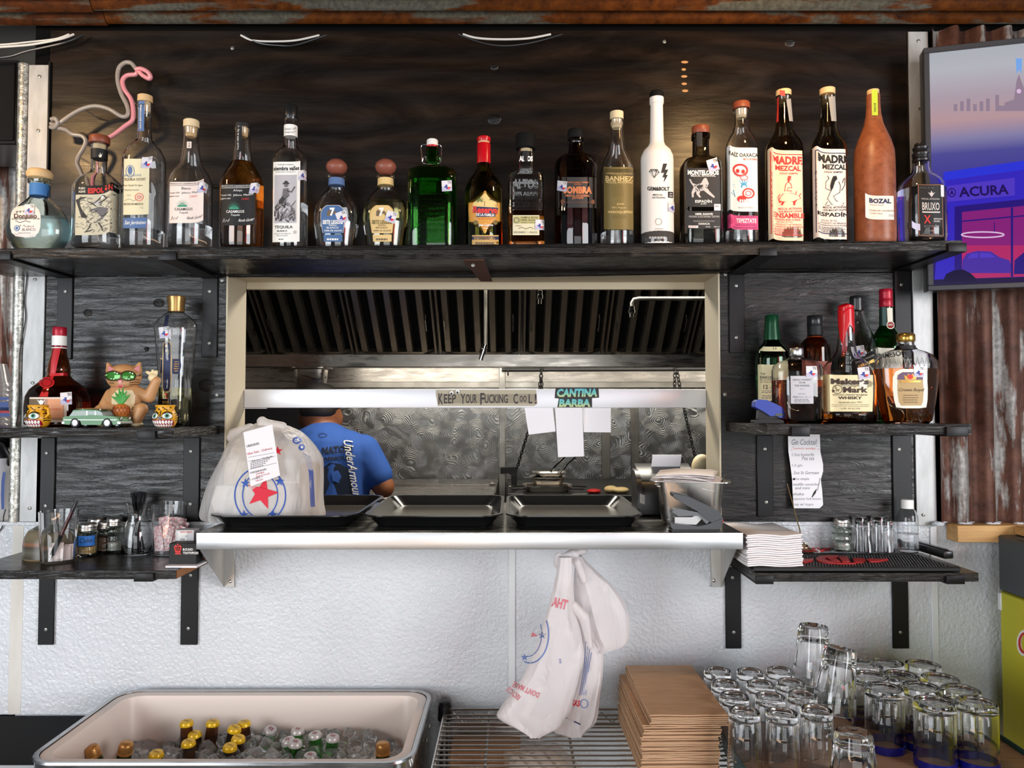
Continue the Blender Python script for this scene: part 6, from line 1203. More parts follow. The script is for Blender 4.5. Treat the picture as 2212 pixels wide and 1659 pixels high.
def pan_at(name, label, px, Y, zb, hw, h, d, flare=1.12, handles=False):
    s = S(Y); X = P(px, 1050, Y).x; t = thing(name, label, 'pan', (X, Y, zb))
    MB().lathe([(hw/flare, 0), (hw, h-.003), (hw+.012, h), (hw+.012, h+.003), (hw-.003, h), (hw/flare-.004, .004), (0, .004)], M_kst, 32, (X, Y, zb), 5, d/hw).build('pan', t)
    if handles:
        for sg in (-1, 1): MB().tube([(X+sg*hw, Y-.05, zb+h), (X+sg*(hw+.07), Y-.05, zb+h-.004), (X+sg*(hw+.06), Y-.03, zb+h*.4), (X+sg*hw*.9, Y-.03, zb+.012)], .005, M_chrome, 8).build('handle', t)
    return t
zr_ = Zof(1056, 1.45)
pan_at('roasting_pan', 'large pan with side handles on the range', 1182, 1.5, zc+.006, .095, .022, .08, 1.05, True)
pan_at('steam_pan', 'small steel pan standing in the handled pan', 1183, 1.5, zc+.012, .068, .052, .06)
t = pan_at('steam_pan', 'shallow steel pan with tongs stacked topmost on the range', 1186, 1.5, zc+.0672, .062, .016, .055)
tg = thing('tongs', 'steel tongs leaning out of the topmost pan', 'tongs', P(1195, 1020, 1.47)); tq = lambda x, y, d=0: P(x, y, 1.47+d)
for d in (-.008, .008): MB().tube([tq(1190, 1020, d), tq(1200, 1006, d), tq(1222, 985, d*1.2), tq(1232, 972, d*.4)], .004, M_chrome, 8, [.005, .004, .004, .003]).build('arm', tg)
lh = thing('ladle', 'ladle handle leaning in the topmost pan beside the tongs', 'ladle', P(1205, 1022, 1.47)); MB().tube([tq(1212, 1022), tq(1228, 1000), tq(1244, 988)], .0035, M_chrome, 8, [.004, .003, .005]).build('handle', lh)
# packets on the line
pk = thing('food_packet', 'red and white packet lying by the range', 'packet', P(1283, 1068, 1.3)); v, f = fuse([(P(1283, 1068, 1.40)+Vector((0, 0, zc+.013-P(1283, 1068, 1.40).z)), (.032, .03, .010))], .004); MB().add(v, f, M_red, True).build('packet', pk)
pk = thing('bread_bun', 'pale bun on paper beside the red packet', 'bun', P(1320, 1060, 1.3)); v, f = fuse([(Vector((P(1315, 1, 1.42).x, 1.42, zc+.019)), (.03, .03, .016)), (Vector((P(1337, 1, 1.40).x, 1.40, zc+.017)), (.035, .03, .014))], .004); MB().add(v, f, mat('bun_cream', srgb(226, 196, 140), .6), True).build('bun', pk)
# ---------------------------------------------------------------- the cook, seen from behind
YM = 1.12; k_ = lambda x, y, d=0: P(x, y, YM+d)
man = thing('person', 'person in a blue printed t-shirt and thin gold necklace working with back turned', 'person', (k_(700, 1000).x, YM+.02, 0))
M_skin = mat('brown_skin', srgb(140, 86, 56), .5, sub=.1); M_hair = mat('short_dark_hair', (.012, .009, .008), .6); bump(M_hair, noise_t(M_hair, coords(M_hair), 300, 2), .5, .002)
M_shirt = mat('blue_tshirt', srgb(44, 84, 160), .85); bump(M_shirt, noise_t(M_shirt, coords(M_shirt, (1, 1, .5)), 9, 3), .35, .02); M_jean = mat('dark_trousers', srgb(34, 34, 42), .8)
hc = k_(692, 893, .07); fx = k_(700, 1200).x; hipz = .92
def J(x, y, z): return Vector((fx+x, YM+y, z))
body = [(hc, (.080, .096, .110)), (hc+Vector((0, .035, -.06)), (.05, .05, .05)), (hc+Vector((0, .10, -.012)), (.013, .018, .018)), (hc+Vector((.077, .005, -.022)), (.014, .020, .032)), (hc+Vector((-.077, .005, -.022)), (.014, .020, .032)), (hc+Vector((0, .01, -.06)), k_(694, 960, .02), .060, .068),
        (k_(640, 972), k_(758, 972), .06, .06), (k_(700, 985, .01), J(0, .01, 1.05), .13, .125), (J(-.06, .0, 1.0), J(.06, 0, 1.0), .12, .12)]
for sg in (-1, 1):
    sh_p = k_(700+sg*84, 978, .0); el = k_(700+sg*129, 1052, -.01); wr = el+Vector((-sg*.10, .24, .02)); body += [(sh_p, el, .056, .044), (el, wr, .043, .030), (J(sg*.085, 0, hipz), J(sg*.10, .02, .50), .085, .058), (J(sg*.10, .02, .50), J(sg*.10, -.02, .09), .056, .042), (J(sg*.10, -.02, .05), J(sg*.11, .13, .035), .042, .034)]
    hd = wr+Vector((-sg*.02, .05, -.015)); body += [(wr, hd, .028, .032)]
    for j in range(4): b0 = hd+Vector((sg*(.024-.016*j), .03, 0)); body.append((b0, b0+Vector((-sg*.004, .05-.006*abs(j-1.5), -.03)), .0095, .008))
    body.append((hd+Vector((-sg*.026, .0, 0)), hd+Vector((-sg*.05, .04, -.012)), .011, .009))
v, f = fuse(body, .009, smooth=4); MB().add(v, f, M_skin, True).build('body', man)
v, f = fuse([(hc+Vector((0, -.004, .048)), (.0865, .100, .075)), (hc+Vector((0, -.036, .012)), (.074, .066, .052))], .008, smooth=4); MB().add(v, f, M_hair, True).build('hair', man)
for sg in (-1, 1): MB().ball(hc+Vector((sg*.03, .092, .012)), (.012, .008, .009), M_white, 12, 8).build('eye', man)
MB().ball(hc+Vector((0, .088, -.05)), (.024, .008, .006), mat('lips', srgb(120, 60, 54), .5), 12, 6).build('mouth', man)
shirt = [(k_(640, 972), k_(760, 972), .072, .072), (k_(700, 990, .01), J(0, .01, 1.06), .146, .142), (J(-.06, 0, 1.06), J(.06, 0, 1.06), .132, .132), (J(-.06, 0, .95), J(.06, 0, .95), .13, .13), (k_(660, 985), J(-.07, 0, 1.1), .105, .1), (k_(745, 985), J(.07, 0, 1.1), .105, .1), (k_(694, 968, .02), k_(694, 972, .02), .085, .10)]
for sg in (-1, 1): shirt.append((k_(700+sg*84, 976), k_(700+sg*116, 1026, -.006), .070, .060))
sv, sf = fuse(shirt, .009, smooth=5); m = MB(); m.add(sv, sf, M_shirt, True); sbv = bvh_of(m); SHO = m.build('tshirt', man)
tr = []
for sg in (-1, 1): tr += [(J(sg*.08, 0, .93), J(sg*.10, .02, .50), .11, .078), (J(sg*.10, .02, .50), J(sg*.10, -.02, .09), .076, .066)]
v, f = fuse(tr, .012, smooth=4); MB().add(v, f, M_jean, True).build('trousers', man)
a = Art(); SHP = pm('shirt_navy', 16, 30, 52, .8); SHW = pm('shirt_white', 216, 212, 204, .8)
a.text('NATORI', 728, 970, 66, 14, SHP, 1, .05, -.10, .1); a.text('ARMOUR', 728, 990, 62, 9, SHP, 1, .05, -.05, .1); a.line([(698, 980), (762, 976)], 2, SHP, 1)
a.poly([(695, 1012), (712, 1000), (735, 1002), (752, 1012), (758, 1030), (764, 1075), (690, 1075), (700, 1050), (694, 1030)], SHP, 1); a.poly([(716, 1020), (730, 1016), (740, 1030), (732, 1044), (718, 1038)], M_shirt, 2)
a.ring(697, 940, 9, 4, 1, SHP, 1)
a.text('UnderArmour', 762, 1012, 124, 20, SHW, 3, .01, math.radians(80), .35)
print_parts(a, fray(sbv, YM-.12, .0015), SHO)
m = MB(); m.tube([k_(694, 937, .02)+Vector((.072*math.cos(t), .074*math.sin(t), .012*math.sin(t)+.02)) for t in [2*PI*j/32 for j in range(32)]], .002, mat('gold_chain', srgb(200, 160, 90), .25, 1), 6, closed=True); m.build('necklace', man)
# ---------------------------------------------------------------- ticket rail, sign, sticker, tickets
Yr2 = .116; rq = lambda x, y: P(x, y, Yr2)
rl = thing('ticket_rail', 'white aluminium ticket rail across the hatch', 'rail', (0, Yr2, rq(1000, 880).z))
a0 = rq(524, 880); MB().box((XL+.005, Yr2, rq(1000, 881).z), (XR-.005, Yr2+.012, rq(1000, 841).z), M_alum_rail, .002, seg=2).build('rail', rl)
MB().box((rq(522, 1).x, Yr2-.002, rq(1, 883).z), (rq(584, 1).x, Yr2+.01, rq(1, 881.5).z), M_alum_rail, .0005).build('clip_strip', rl)
sg_ = thing('paper_sign', 'hand lettered masking tape sign with googly eyes on the ticket rail', 'sign', rq(1050, 878))
M_mask = pm('masking_tape', 178, 168, 146, .7); m = MB(); a = Art()
a.rows([(842, 942, 1158), (850, 941, 1159), (862, 943, 1160), (872, 945, 1161), (877, 945, 1154)], M_mask, 0, 12); a.rows([(851, 946, 1159), (871, 948, 1160)], pm('tape_dark', 150, 140, 120, .7), 1, 10); a.to(m, fplane(Yr2, .0004)); m.build('tape', sg_)
m = MB(); a = Art(); MKR = pm('marker', 58, 52, 54, .7)
for t, x, w_, h_ in (('K', 952, 10, 24), ('EEP', 972, 26, 20), ('Y', 1000, 10, 22), ('OUR', 1018, 24, 20), ('F', 1042, 9, 25), ('UCKING', 1072, 50, 19), ('C', 1114, 10, 22), ('OO', 1130, 15, 14), ('L', 1146, 8, 20), ('!', 1157, 4, 22)): a.text(t, x, 861.5, w_, h_, MKR, 2, .015)
a.to(m, fplane(Yr2, .0004)); m.build('lettering', sg_)
for x, y in ((975.5, 849), (988.5, 846.5)):
    c = rq(x, y); m = MB(); m.ball((c.x, Yr2-.003, c.z), (.0058, .0028, .0058), M_white, 16, 8); e = m.build('googly_eye', sg_); m = MB(); m.ball((c.x, Yr2-.0052, c.z-.0018), (.003, .0012, .003), M_ink, 12, 6); m.build('pupil', e)
sk_ = thing('sticker', 'teal and yellow lettered sticker on the ticket rail', 'sticker', rq(1245, 880)); a = Art()
a.poly([(1200, 838), (1293, 837.5), (1294, 859), (1279, 860), (1279, 880), (1204, 880), (1207, 861), (1198, 860)], DGREY, 0)
tl = mat('sticker_teal', (.1, .5, .5), .5); tcn = N(tl, 'ShaderNodeTexCoord'); spn = N(tl, 'ShaderNodeSeparateXYZ'); link(tl, tcn.outputs['Object'], spn.inputs[0])
zz0 = rq(1245, 880).z; gr_ = ramp(tl, math_n(tl, 'FRACT', math_n(tl, 'DIVIDE', spn.outputs['Z'], rq(1, 859.5).z-zz0)), [(.0, srgb(206, 208, 120)), (.5, srgb(110, 190, 180)), (1, srgb(90, 180, 196))]); link(tl, gr_, bsdf(tl).inputs['Base Color'])
a.text('CANTINA', 1247, 848.5, 88, 18, tl, 1, .05, -.01, .12); a.text('BARBA', 1242, 870.5, 68, 17, tl, 1, .05, 0, .08); m = MB(); a.to(m, fplane(Yr2, .0004)); m.build('print', sk_)
for lab, pts in (('left order ticket hanging tilted from the rail', ((1133, 881), (1194, 881), (1200, 932), (1142, 939))), ('longest order ticket hanging at the middle under the sticker', ((1199, 881), (1258, 881), (1261.5, 986), (1205.5, 987.5))), ('right order ticket hanging square from the rail', ((1258.5, 881), (1319.5, 881), (1319.5, 934), (1261, 933.5)))):
    k = lab.split()[0]; Y0_ = Yr2+{'left': .004, 'longest': .0, 'right': .008}[k]; (ax_, ay), (bx, by), (cx, cy), (dx, dy) = pts
    def tf(u, v): x = (ax_+(bx-ax_)*u)*(1-v)+(dx+(cx-dx)*u)*v; y = (ay+(by-ay)*u)*(1-v)+(dy+(cy-dy)*u)*v; return P(x, y, Y0_-.001-.004*v*v+.0015*math.sin(u*5+v*4)*v)
    MB().sheet(tf, 8, 10, (0, .0004, 0), M_paper).build('order_ticket', None, None, lab, 'ticket', 'order tickets on the rail')
# ---------------------------------------------------------------- trays
M_tray = mat('black_tray_plastic', (.010, .010, .010), .16); bump(M_tray, noise_t(M_tray, coords(M_tray), 60, 2), .03, .001)
M_trayb = mat('tray_bottom_sheen', (.035, .03, .024), .24)  # brownish reflection of the hood put into the base colour
def rr(x0, x1, y0, y1, r, z, n=6):
    out = []
    for cx, cy, a0 in ((x1-r, y1-r, 0), (x0+r, y1-r, PI/2), (x0+r, y0+r, PI), (x1-r, y0+r, 3*PI/2)):
        for k in range(n+1): t = a0+PI/2*k/n; out.append((cx+r*math.cos(t), cy+r*math.sin(t), z))
    return out
def loops(mb, Ls, mt, cap0=True, cap1=True, capm=None):
    n = len(Ls[0]); vs = [p for L in Ls for p in L]; fs = [(j*n+k, j*n+(k+1) % n, (j+1)*n+(k+1) % n, (j+1)*n+k) for j in range(len(Ls)-1) for k in range(n)]
    mb.add(vs, fs, mt, False)
    if cap0: mb.add(Ls[0], [tuple(range(n-1, -1, -1))], mt)
    if cap1: mb.add(Ls[-1], [tuple(range(n))], capm or mt)
for lab, x0, x1 in (('black serving tray with the plastic bag standing on it', -.682, -.347), ('empty black serving tray in the middle of the hatch', -.334, -.0205), ('empty black serving tray nearest the receipt printer', -.0145, .300)):
    y0, y1 = -.175, .245; z0 = ZPASS+.0006; H = .0275; t = thing('serving_tray', lab, 'tray', ((x0+x1)/2, .07, z0), 'black serving trays')
    i = .028; m = MB()
    loops(m, [rr(x0+i, x1-i, y0+i, y1-i, .03, z0), rr(x0+.006, x1-.006, y0+.006, y1-.006, .046, z0+H-.004), rr(x0, x1, y0, y1, .05, z0+H-.003), rr(x0, x1, y0, y1, .05, z0+H), rr(x0+.007, x1-.007, y0+.007, y1-.007, .045, z0+H), rr(x0+.009, x1-.009, y0+.009, y1-.009, .044, z0+H-.003), rr(x0+i+.004, x1-i-.004, y0+i+.004, y1-i-.004, .028, z0+.003)], M_tray, capm=M_trayb); m.build('tray', t)
# ---------------------------------------------------------------- white carrier bag on the tray
def bagmat(name, tint, op, rough=.35):
    m = mat(name, tint, rough); nt_ = m.node_tree; out = nt_.nodes['Material Output']; tr_ = N(m, 'ShaderNodeBsdfTransparent'); tl_ = N(m, 'ShaderNodeBsdfTranslucent'); tl_.inputs[0].default_value = (*tint, 1)
    m1 = N(m, 'ShaderNodeMixShader'); m1.inputs[0].default_value = .35; m2 = N(m, 'ShaderNodeMixShader'); m2.inputs[0].default_value = op
    link(m, bsdf(m).outputs[0], m1.inputs[1]); link(m, tl_.outputs[0], m1.inputs[2]); link(m, tr_.outputs[0], m2.inputs[1]); link(m, m1.outputs[0], m2.inputs[2]); link(m, m2.outputs[0], out.inputs['Surface'])
    v = coords(m, (1, 1, .35)); n1 = noise_t(m, v, 17, 3, .5, .5); bump(m, n1, .9, .024); return m
M_bag = bagmat('white_thin_plastic', srgb(232, 228, 226), .62); M_bag2 = bagmat('hanging_thin_plastic', srgb(244, 238, 238), .8)
def row_blob(rows, Yc, dep, n=40, sub=5, wr=.004, seed=0, zfix=None):
    rs = []
    for i in range(len(rows)-1):
        A, B_, C_, D = rows[max(i-1, 0)], rows[i], rows[i+1], rows[min(i+2, len(rows)-1)]
        for k in range(sub):
            t = k/sub; cr_ = lambda a, b, c, d: .5*(2*b+(c-a)*t+(2*a-5*b+4*c-d)*t*t+(3*b-a-3*c+d)*t**3)
            rs.append((B_[0]+(C_[0]-B_[0])*t, cr_(A[1], B_[1], C_[1], D[1]), cr_(A[2], B_[2], C_[2], D[2])))
    rs.append(rows[-1]); vs = []; M_ = len(rs)
    for j, (y, l, r) in enumerate(rs):
        cx, hw = (l+r)/2, (r-l)/2; s = S(Yc); z = Zof(y, Yc) if zfix is None else max(Zof(y, Yc), zfix); X = Xof(cx, Yc); d = dep(j/(M_-1))
        for k in range(n):
            t = 2*PI*k/n; c, sn = math.cos(t), math.sin(t); e = .8
            w_ = 1+wr/.04*math.sin(t*11+3*h3(z*9, seed, 1)+seed)*(.4+.6*h3(c*2, z*6, seed+4))+wr/.03*(h3(c*2.2+seed, sn*2.2, z*7)+.6*h3(c*6+seed, sn*6, z*12))
            vs.append((X+hw*s*math.copysign(abs(c)**e, c), Yc+d*math.copysign(abs(sn)**e, sn)*w_, z))
    fs = [(j*n+k, j*n+(k+1) % n, (j+1)*n+(k+1) % n, (j+1)*n+k) for j in range(M_-1) for k in range(n)]; fs += [tuple(range(n-1, -1, -1)), tuple((M_-1)*n+k for k in range(n))]
    return vs, [f[::-1] for f in fs]
Yg = -.045; zg = ZPASS+.005
bagt = thing('carrier_bag', 'white plastic carrier bag with red star print and receipt on a tray', 'bag', (Xof(570, Yg), Yg, zg))
rows = [(914, 556, 592), (920, 540, 622), (932, 516, 648), (946, 506, 664), (965, 496, 680), (990, 486, 694), (1012, 474, 696), (1040, 460, 697), (1070, 450, 697), (1095, 444, 699), (1112, 443, 702), (1123, 452, 698)]
v, f = row_blob(rows, Yg, lambda t: .03+.07*min(1, t*2.2), wr=.004, zfix=zg+.001); m = MB(); m.add(v, f, M_bag, True); bgb = bvh_of(m); BG = m.build('bag', bagt)
Yh_ = Yg-.03; v, f = fuse([(P(566, 910, Yh_), (.013, .01, .012)), (P(540, 925, Yh_), P(505, 938, Yh_-.01), .012, .014), (P(505, 938, Yh_-.01), P(500, 945, Yh_-.012), .014, .012), (P(566, 914, Yh_), P(610, 922, Yh_), .012, .012)], .004, smooth=3); MB().add(v, f, M_bag, True).build('handle_knot', bagt)
a = Art(); BLUP = pm('bag_blue', 44, 84, 170); REDB = pm('bag_red', 214, 40, 62)
a.ring(562, 1070, 55, 60, 3, BLUP, 1, 40, -PI, PI); a.ring(562, 1070, 38, 48, 2.6, BLUP, 1, 40)
a.star(566, 1066, 36, REDB, 2, -PI/2+.25, .42)
for x, y in ((530, 1044), (604, 1040), (527, 1112), (590, 1112)): a.star(x, y, 11, BLUP, 2)
a.star(600, 974, 11, REDB, 1); a.ell(642, 951, 10, 8, BLUP, 1); a.text('OK', 642, 951, 12, 7, M_white, 2, .03, -.4); a.ell(652, 966, 7, 7, BLUP, 1); a.star(652, 966, 4, M_white, 2)
a.quad((654, 978), (668, 974), (682, 1090), (674, 1094), BLUP, 0, 2, 2); a.it.pop()
for k in range(5): a.line([(655+k*3.5, 978+k*2), (668+k*2, 1020), (672+k*2, 1095)], [1.2, 1.6, 1.2], BLUP, 1)
print_parts(a, fray(bgb, Yg-.1, .0006), BG)
tb = thing('takeout_box', 'white takeaway box inside the carrier bag', 'box', (Xof(545, Yg), Yg-.02, zg)); xb0, xb1 = Xof(468, -.08), Xof(640, -.08)
m = MB(); loops(m, [rr(xb0+.012, xb1-.012, Yg-.062, Yg+.05, .012, zg+.002), rr(xb0, xb1, Yg-.07, Yg+.058, .014, zg+.042), rr(xb0, xb1, Yg-.07, Yg+.058, .014, zg+.048)], M_white); m.build('base', tb); m = MB(); loops(m, [rr(xb0, xb1, Yg-.07, Yg+.058, .014, zg+.0485), rr(xb0+.01, xb1-.01, Yg-.062, Yg+.05, .012, zg+.082)], M_white); m.build('lid', tb)
kb = thing('paper_bag', 'brown paper bag inside the carrier bag at its right', 'bag', (Xof(672, Yg), Yg, zg)); MB().box((Xof(650, Yg)+.002, Yg-.02, zg+.002), (Xof(682, Yg), Yg+.05, Zof(1000, Yg)), mat('kraft_paper_light', srgb(190, 160, 128), .8), .006).build('bag', kb)
def paper_quad(name, label, cat_, pts, fn, nu=8, nv=12, th=.0004):
    (ax_, ay), (bx, by), (cx, cy), (dx, dy) = pts
    def tf(u, v): return fn((ax_+(bx-ax_)*u)*(1-v)+(dx+(cx-dx)*u)*v, (ay+(by-ay)*u)*(1-v)+(dy+(cy-dy)*u)*v, 0)
    return MB().sheet(tf, nu, nv, (0, th, 0), M_paper)
Yrc = Yg-.112
rc = thing('receipt', 'long printed delivery receipt stuck on the front of the carrier bag', 'receipt', P(565, 1050, Yrc)); pr_ = lambda x, y, l: P(x, y, Yrc-.0003*l+.02*((1050-y)/120)*0)
m = paper_quad('receipt', '', '', ((525.5, 934), (588, 917), (605, 1027), (541.5, 1051)), pr_); m.build('paper', rc)
a = Art(); ti = -.24; REDT = pm('receipt_red', 196, 110, 120, .7); GT = pm('receipt_grey', 104, 98, 104, .7)
for t, x, y, w_, h_, mt in (('UBER28383', 546, 961, 28, 5, GT), ('Uber Eats - Delivery', 561, 975, 56, 6.5, REDT), ('Servers Default', 566, 991, 46, 4, GT), ('1 CHEESEBURGER', 556, 1018, 40, 4, GT), ('DOUBLE', 562, 1022, 18, 3.4, REDT), ('Seasoned', 567, 1026, 30, 3.4, REDT), ('1 CHIPS +', 554, 1033, 28, 3.8, GT), ('SALSA', 560, 1037, 16, 3.4, REDT)): a.text(t, x, y, w_, h_, mt, 1, .01, ti)
for x0, y0, x1, y1 in ((536, 988, 592, 978), (537, 997, 594, 985), (539, 1014, 597, 1000)): a.line([(x0, y0), (x1, y1)], .7, GT, 1)
for k in range(4): a.text(['xxx-xxxxx xxxxx', 'xxx-xxx-xxxx', 'xxxx x xxxx xx', 'Houston, TX'][k], 562-k, 1000+k*3.4, 40-k*4, 2.6, GT, 1, 0, ti)
a.it = a.it[:-4]
for k in range(4):
    for j in range(9-k): a.line([(541+j*4.8, 1001+k*3.6-j*1.15), (541+j*4.8+3.6, 1001+k*3.6-j*1.15-.9)], 1.5, GT, 1)
m = MB(); a.to(m, lambda x, y, l: pr_(x, y, l+1)); m.build('print', rc)
# ---------------------------------------------------------------- printer, napkin pan, grey stapler
Ypr = .09; pt = thing('receipt_printer', 'black receipt printer with white paper curling out on the pass shelf', 'printer', (Xof(1430, Ypr), Ypr, ZPASS)); x0, x1 = Xof(1378, .07), Xof(1492, .1)
z_ = ZPASS; M_prn = mat('charcoal_plastic', (.022, .022, .022), .3)
prof = [(.02, z_+.001), (.02, z_+.055), (.035, z_+.085), (.06, z_+.10), (.10, z_+.112), (.14, z_+.122), (.17, z_+.120), (.185, z_+.10), (.185, z_+.001)]
m = MB(); m.prism(prof, 'x', x0, x1, M_prn); o = m.build('body', pt); md = o.modifiers.new('b', 'BEVEL'); md.width = .004; md.segments = 2; md.limit_method = 'ANGLE'
prof2 = [(.012, z_+.001), (.012, z_+.06), (.028, z_+.092), (.055, z_+.108), (.10, z_+.112), (.10, z_+.001)]
for xx in (x0-.012, x1): m = MB(); m.prism(prof2, 'x', xx, xx+.012, M_prn); o = m.build('side_cheek', pt); md = o.modifiers.new('b', 'BEVEL'); md.width = .003; md.segments = 2; md.limit_method = 'ANGLE'
m = MB(); m.sheet(lambda u, v: (Xof(1405, .12)+(Xof(1467, .12)-Xof(1405, .12))*u, .115-.018*math.sin(v*2.4), z_+.113+.034*math.sin(v*2.0)), 6, 10, (0, .0005, 0), M_paper); m.build('paper_strip', pt)
m = MB(); Art().quad((1382, 1066), (1393, 1070), (1393, 1090), (1382, 1086), M_lgrey, 0).to(m, lambda x, y, l: CAM+ray(x, y)*((x0-.0125-CAM.x)/ray(x, y).x)); m.build('rating_label', pt)
fo = thing('cream_bottle', 'cream rounded container behind the printer', 'container', P(1505, 1020, .34)); v, f = fuse([(P(1516, 1010, .34), (.03, .03, .04)), (P(1516, 1060, .34), (.03, .03, .06))], .005); MB().add(v, f, mat('cream_plastic', srgb(226, 208, 164), .5), True).build('body', fo)
M_pan = steel('dull_pan_steel', (.40, .375, .35), .3, (6, 6, 1), .06, .02)
Rp = Matrix.Translation((Xof(1489, -.085), -.088, ZPASS+.0008)) @ Matrix.Rotation(math.radians(-14), 4, 'Z')
np_ = thing('napkin_pan', 'steel insert pan full of folded napkins at the right end of the pass shelf', 'pan', (Xof(1489, -.085), -.088, ZPASS))
m = MB(); hx, hy, hz = .078, .056, .098
Ls = [rr(-hx+.016, hx-.016, -hy+.014, hy-.014, .022, 0), rr(-hx+.010, hx-.010, -hy+.010, hy-.010, .026, .02), rr(-hx+.004, hx-.004, -hy+.004, hy-.004, .026, hz-.002), rr(-hx-.012, hx+.012, -hy-.012, hy+.012, .02, hz), rr(-hx-.012, hx+.012, -hy-.012, hy+.012, .02, hz+.002), rr(-hx+.004, hx-.004, -hy+.004, hy-.004, .024, hz), rr(-hx+.012, hx-.012, -hy+.012, hy-.012, .024, .01)]
loops(m, [[tuple(Rp @ Vector(p)) for p in L] for L in Ls], M_pan); m.build('pan', np_)
M_nap = mat('napkin_paper', srgb(236, 226, 222), .85); rnd = random.Random(11); proto = None
for k in range(14):
    ang_ = math.radians(-14+rnd.uniform(-7, 7)); R_ = Matrix.Rotation(ang_, 4, 'Z'); c = Rp @ Vector((rnd.uniform(-.012, .006), rnd.uniform(-.006, .006), hz-.018+k*.0026))
    if proto is None:
        m = MB(); m.sheet(lambda u, v: ((u-.5)*.128, (v-.5)*.085, .004*math.sin(u*3.2)+.0015*h3(u*5, v*5, 1)), 10, 6, (0, 0, .0016), M_nap); proto = o = m.build('napkin', None, (0, 0, 0), 'folded white napkin piled in the steel insert pan', 'napkin', 'napkins in the steel pan')
    else: o = dup(proto)
    o.location = c; o.rotation_euler = (rnd.uniform(-.05, .05)+.04, rnd.uniform(-.05, .10), ang_)
M_gst = mat('grey_stapler_plastic', srgb(74, 76, 80), .3); Ysg = -.208; gs = thing('stapler', 'grey and black desk stapler in front of the napkin pan', 'stapler', (Xof(1500, Ysg), Ysg, ZPASS))
dzg = Zof(1146, Ysg)-ZPASS
def gslab(name, pts, th, mt, bev=.0018):
    m = MB(); m.prism([(x, z-dzg+.0005) for x, z in px2(pts, Ysg)], 'y', Ysg-th/2, Ysg+th/2, mt); o = m.build(name, gs)
    if bev: md = o.modifiers.new('b', 'BEVEL'); md.width = bev; md.segments = 2; md.limit_method = 'ANGLE'
gslab('sole', [(1446, 1146), (1444, 1140), (1548, 1140), (1545, 1146)], .042, M_blackplastic); gslab('base', [(1442, 1127), (1448, 1128), (1500, 1134), (1520, 1130), (1552, 1118), (1550, 1138), (1540, 1142), (1450, 1142), (1444, 1136)], .040, M_gst)
gslab('magazine', [(1454, 1131), (1454, 1116), (1490, 1116), (1505, 1110), (1518, 1113), (1500, 1132)], .016, M_dullch, .001)
M_gst2 = mat('light_grey_stapler_plastic', srgb(104, 106, 110), .35)
gslab('jaw', [(1447, 1104), (1452, 1098), (1462, 1097), (1500, 1104), (1520, 1112), (1530, 1122), (1520, 1130), (1505, 1112), (1460, 1113), (1456, 1110)], .030, M_gst2)
gslab('handle', [(1449, 1070), (1450, 1064), (1480, 1070), (1534, 1095), (1548, 1104), (1554, 1116), (1554, 1130), (1544, 1137), (1500, 1102), (1462, 1080)], .036, M_gst); gslab('handle_grip', [(1448, 1066), (1452, 1062.5), (1482, 1069), (1532, 1094), (1530, 1098), (1480, 1074)], .032, M_blackplastic, .001); gslab('red_trim', [(1554, 1116), (1558, 1122), (1557, 1129), (1552, 1132)], .02, M_red, .0005)
# ---------------------------------------------------------------- lower left shelf
ZLL, ZLR = z_ll(0), z_lr(0)
def spot(px, py, z, r=.046): q = PZ(px, py, z); y = min(q.y, -r); return Xof(px, y), y
def glass_up(name, label, px, pyb, z, hw_b, hw_t, py_top, wall=.0025, group=None, n=36, mt=None, cat='glass', prof=None, floor=.006):
    X, Y = spot(px, pyb, z); s = S(Y); H = Zof(py_top, Y)-z; t = thing(name, label, cat, (X, Y, z), group)
    pr = prof(s, H) if prof else [(hw_b*s, 0), (hw_t*s, H)]
    out = [(max(pr[0][0]-.002, .001), 0), (pr[0][0], .002)]+pr[1:]; inn = [(max(r-wall, .001), max(h, floor)) for r, h in pr if h > floor+.002]; inn = [(max(pr[0][0]-wall-.002, .001), floor)]+inn
    m = MB(); m.lathe(out+inn[::-1], mt or M_glass, n, (X, Y, z)); m.build('glass', t); return t, X, Y, s, H
t, X, Y, s, H = glass_up('tumbler', 'clear tumbler holding a pen and paper slips', 132, 1213, ZLL, 33, 38.5, 1103)
pen = thing('ballpoint_pen', 'black and dark red pen leaning in the tumbler', 'pen', (X-.008, Y, ZLL+.008))
pa, pb = Vector((X-.012, Y-.012, ZLL+.0085)), P(167, 1081, Y-.004); d_ = pb-pa
def seg(name, t0, t1, r0, r1, mt): m = MB(); m.tube([pa+d_*t0, pa+d_*t1], r0, mt, 10, [r0, r1]); m.build(name, pen)
seg('tip', 0, .10, .0008, .0032, M_chrome); seg('grip', .10, .42, .0046, .0044, M_blackmatte); seg('barrel', .42, .82, .0040, .0038, mat('dark_red_barrel', srgb(70, 16, 22), .2)); seg('cap_end', .82, .96, .0042, .004, M_blackplastic); seg('click_button', .96, 1.0, .002, .002, M_blackplastic)
m = MB(); m.tube([pa+d_*.80+Vector((.004, -.002, 0)), pa+d_*.80+Vector((.006, -.003, 0)), pa+d_*.98+Vector((.006, -.003, 0))], .001, M_blackplastic, 6); m.build('clip', pen)
rnd = random.Random(2)
M_slip = mat('pinkish_paper', srgb(232, 214, 208), .8)
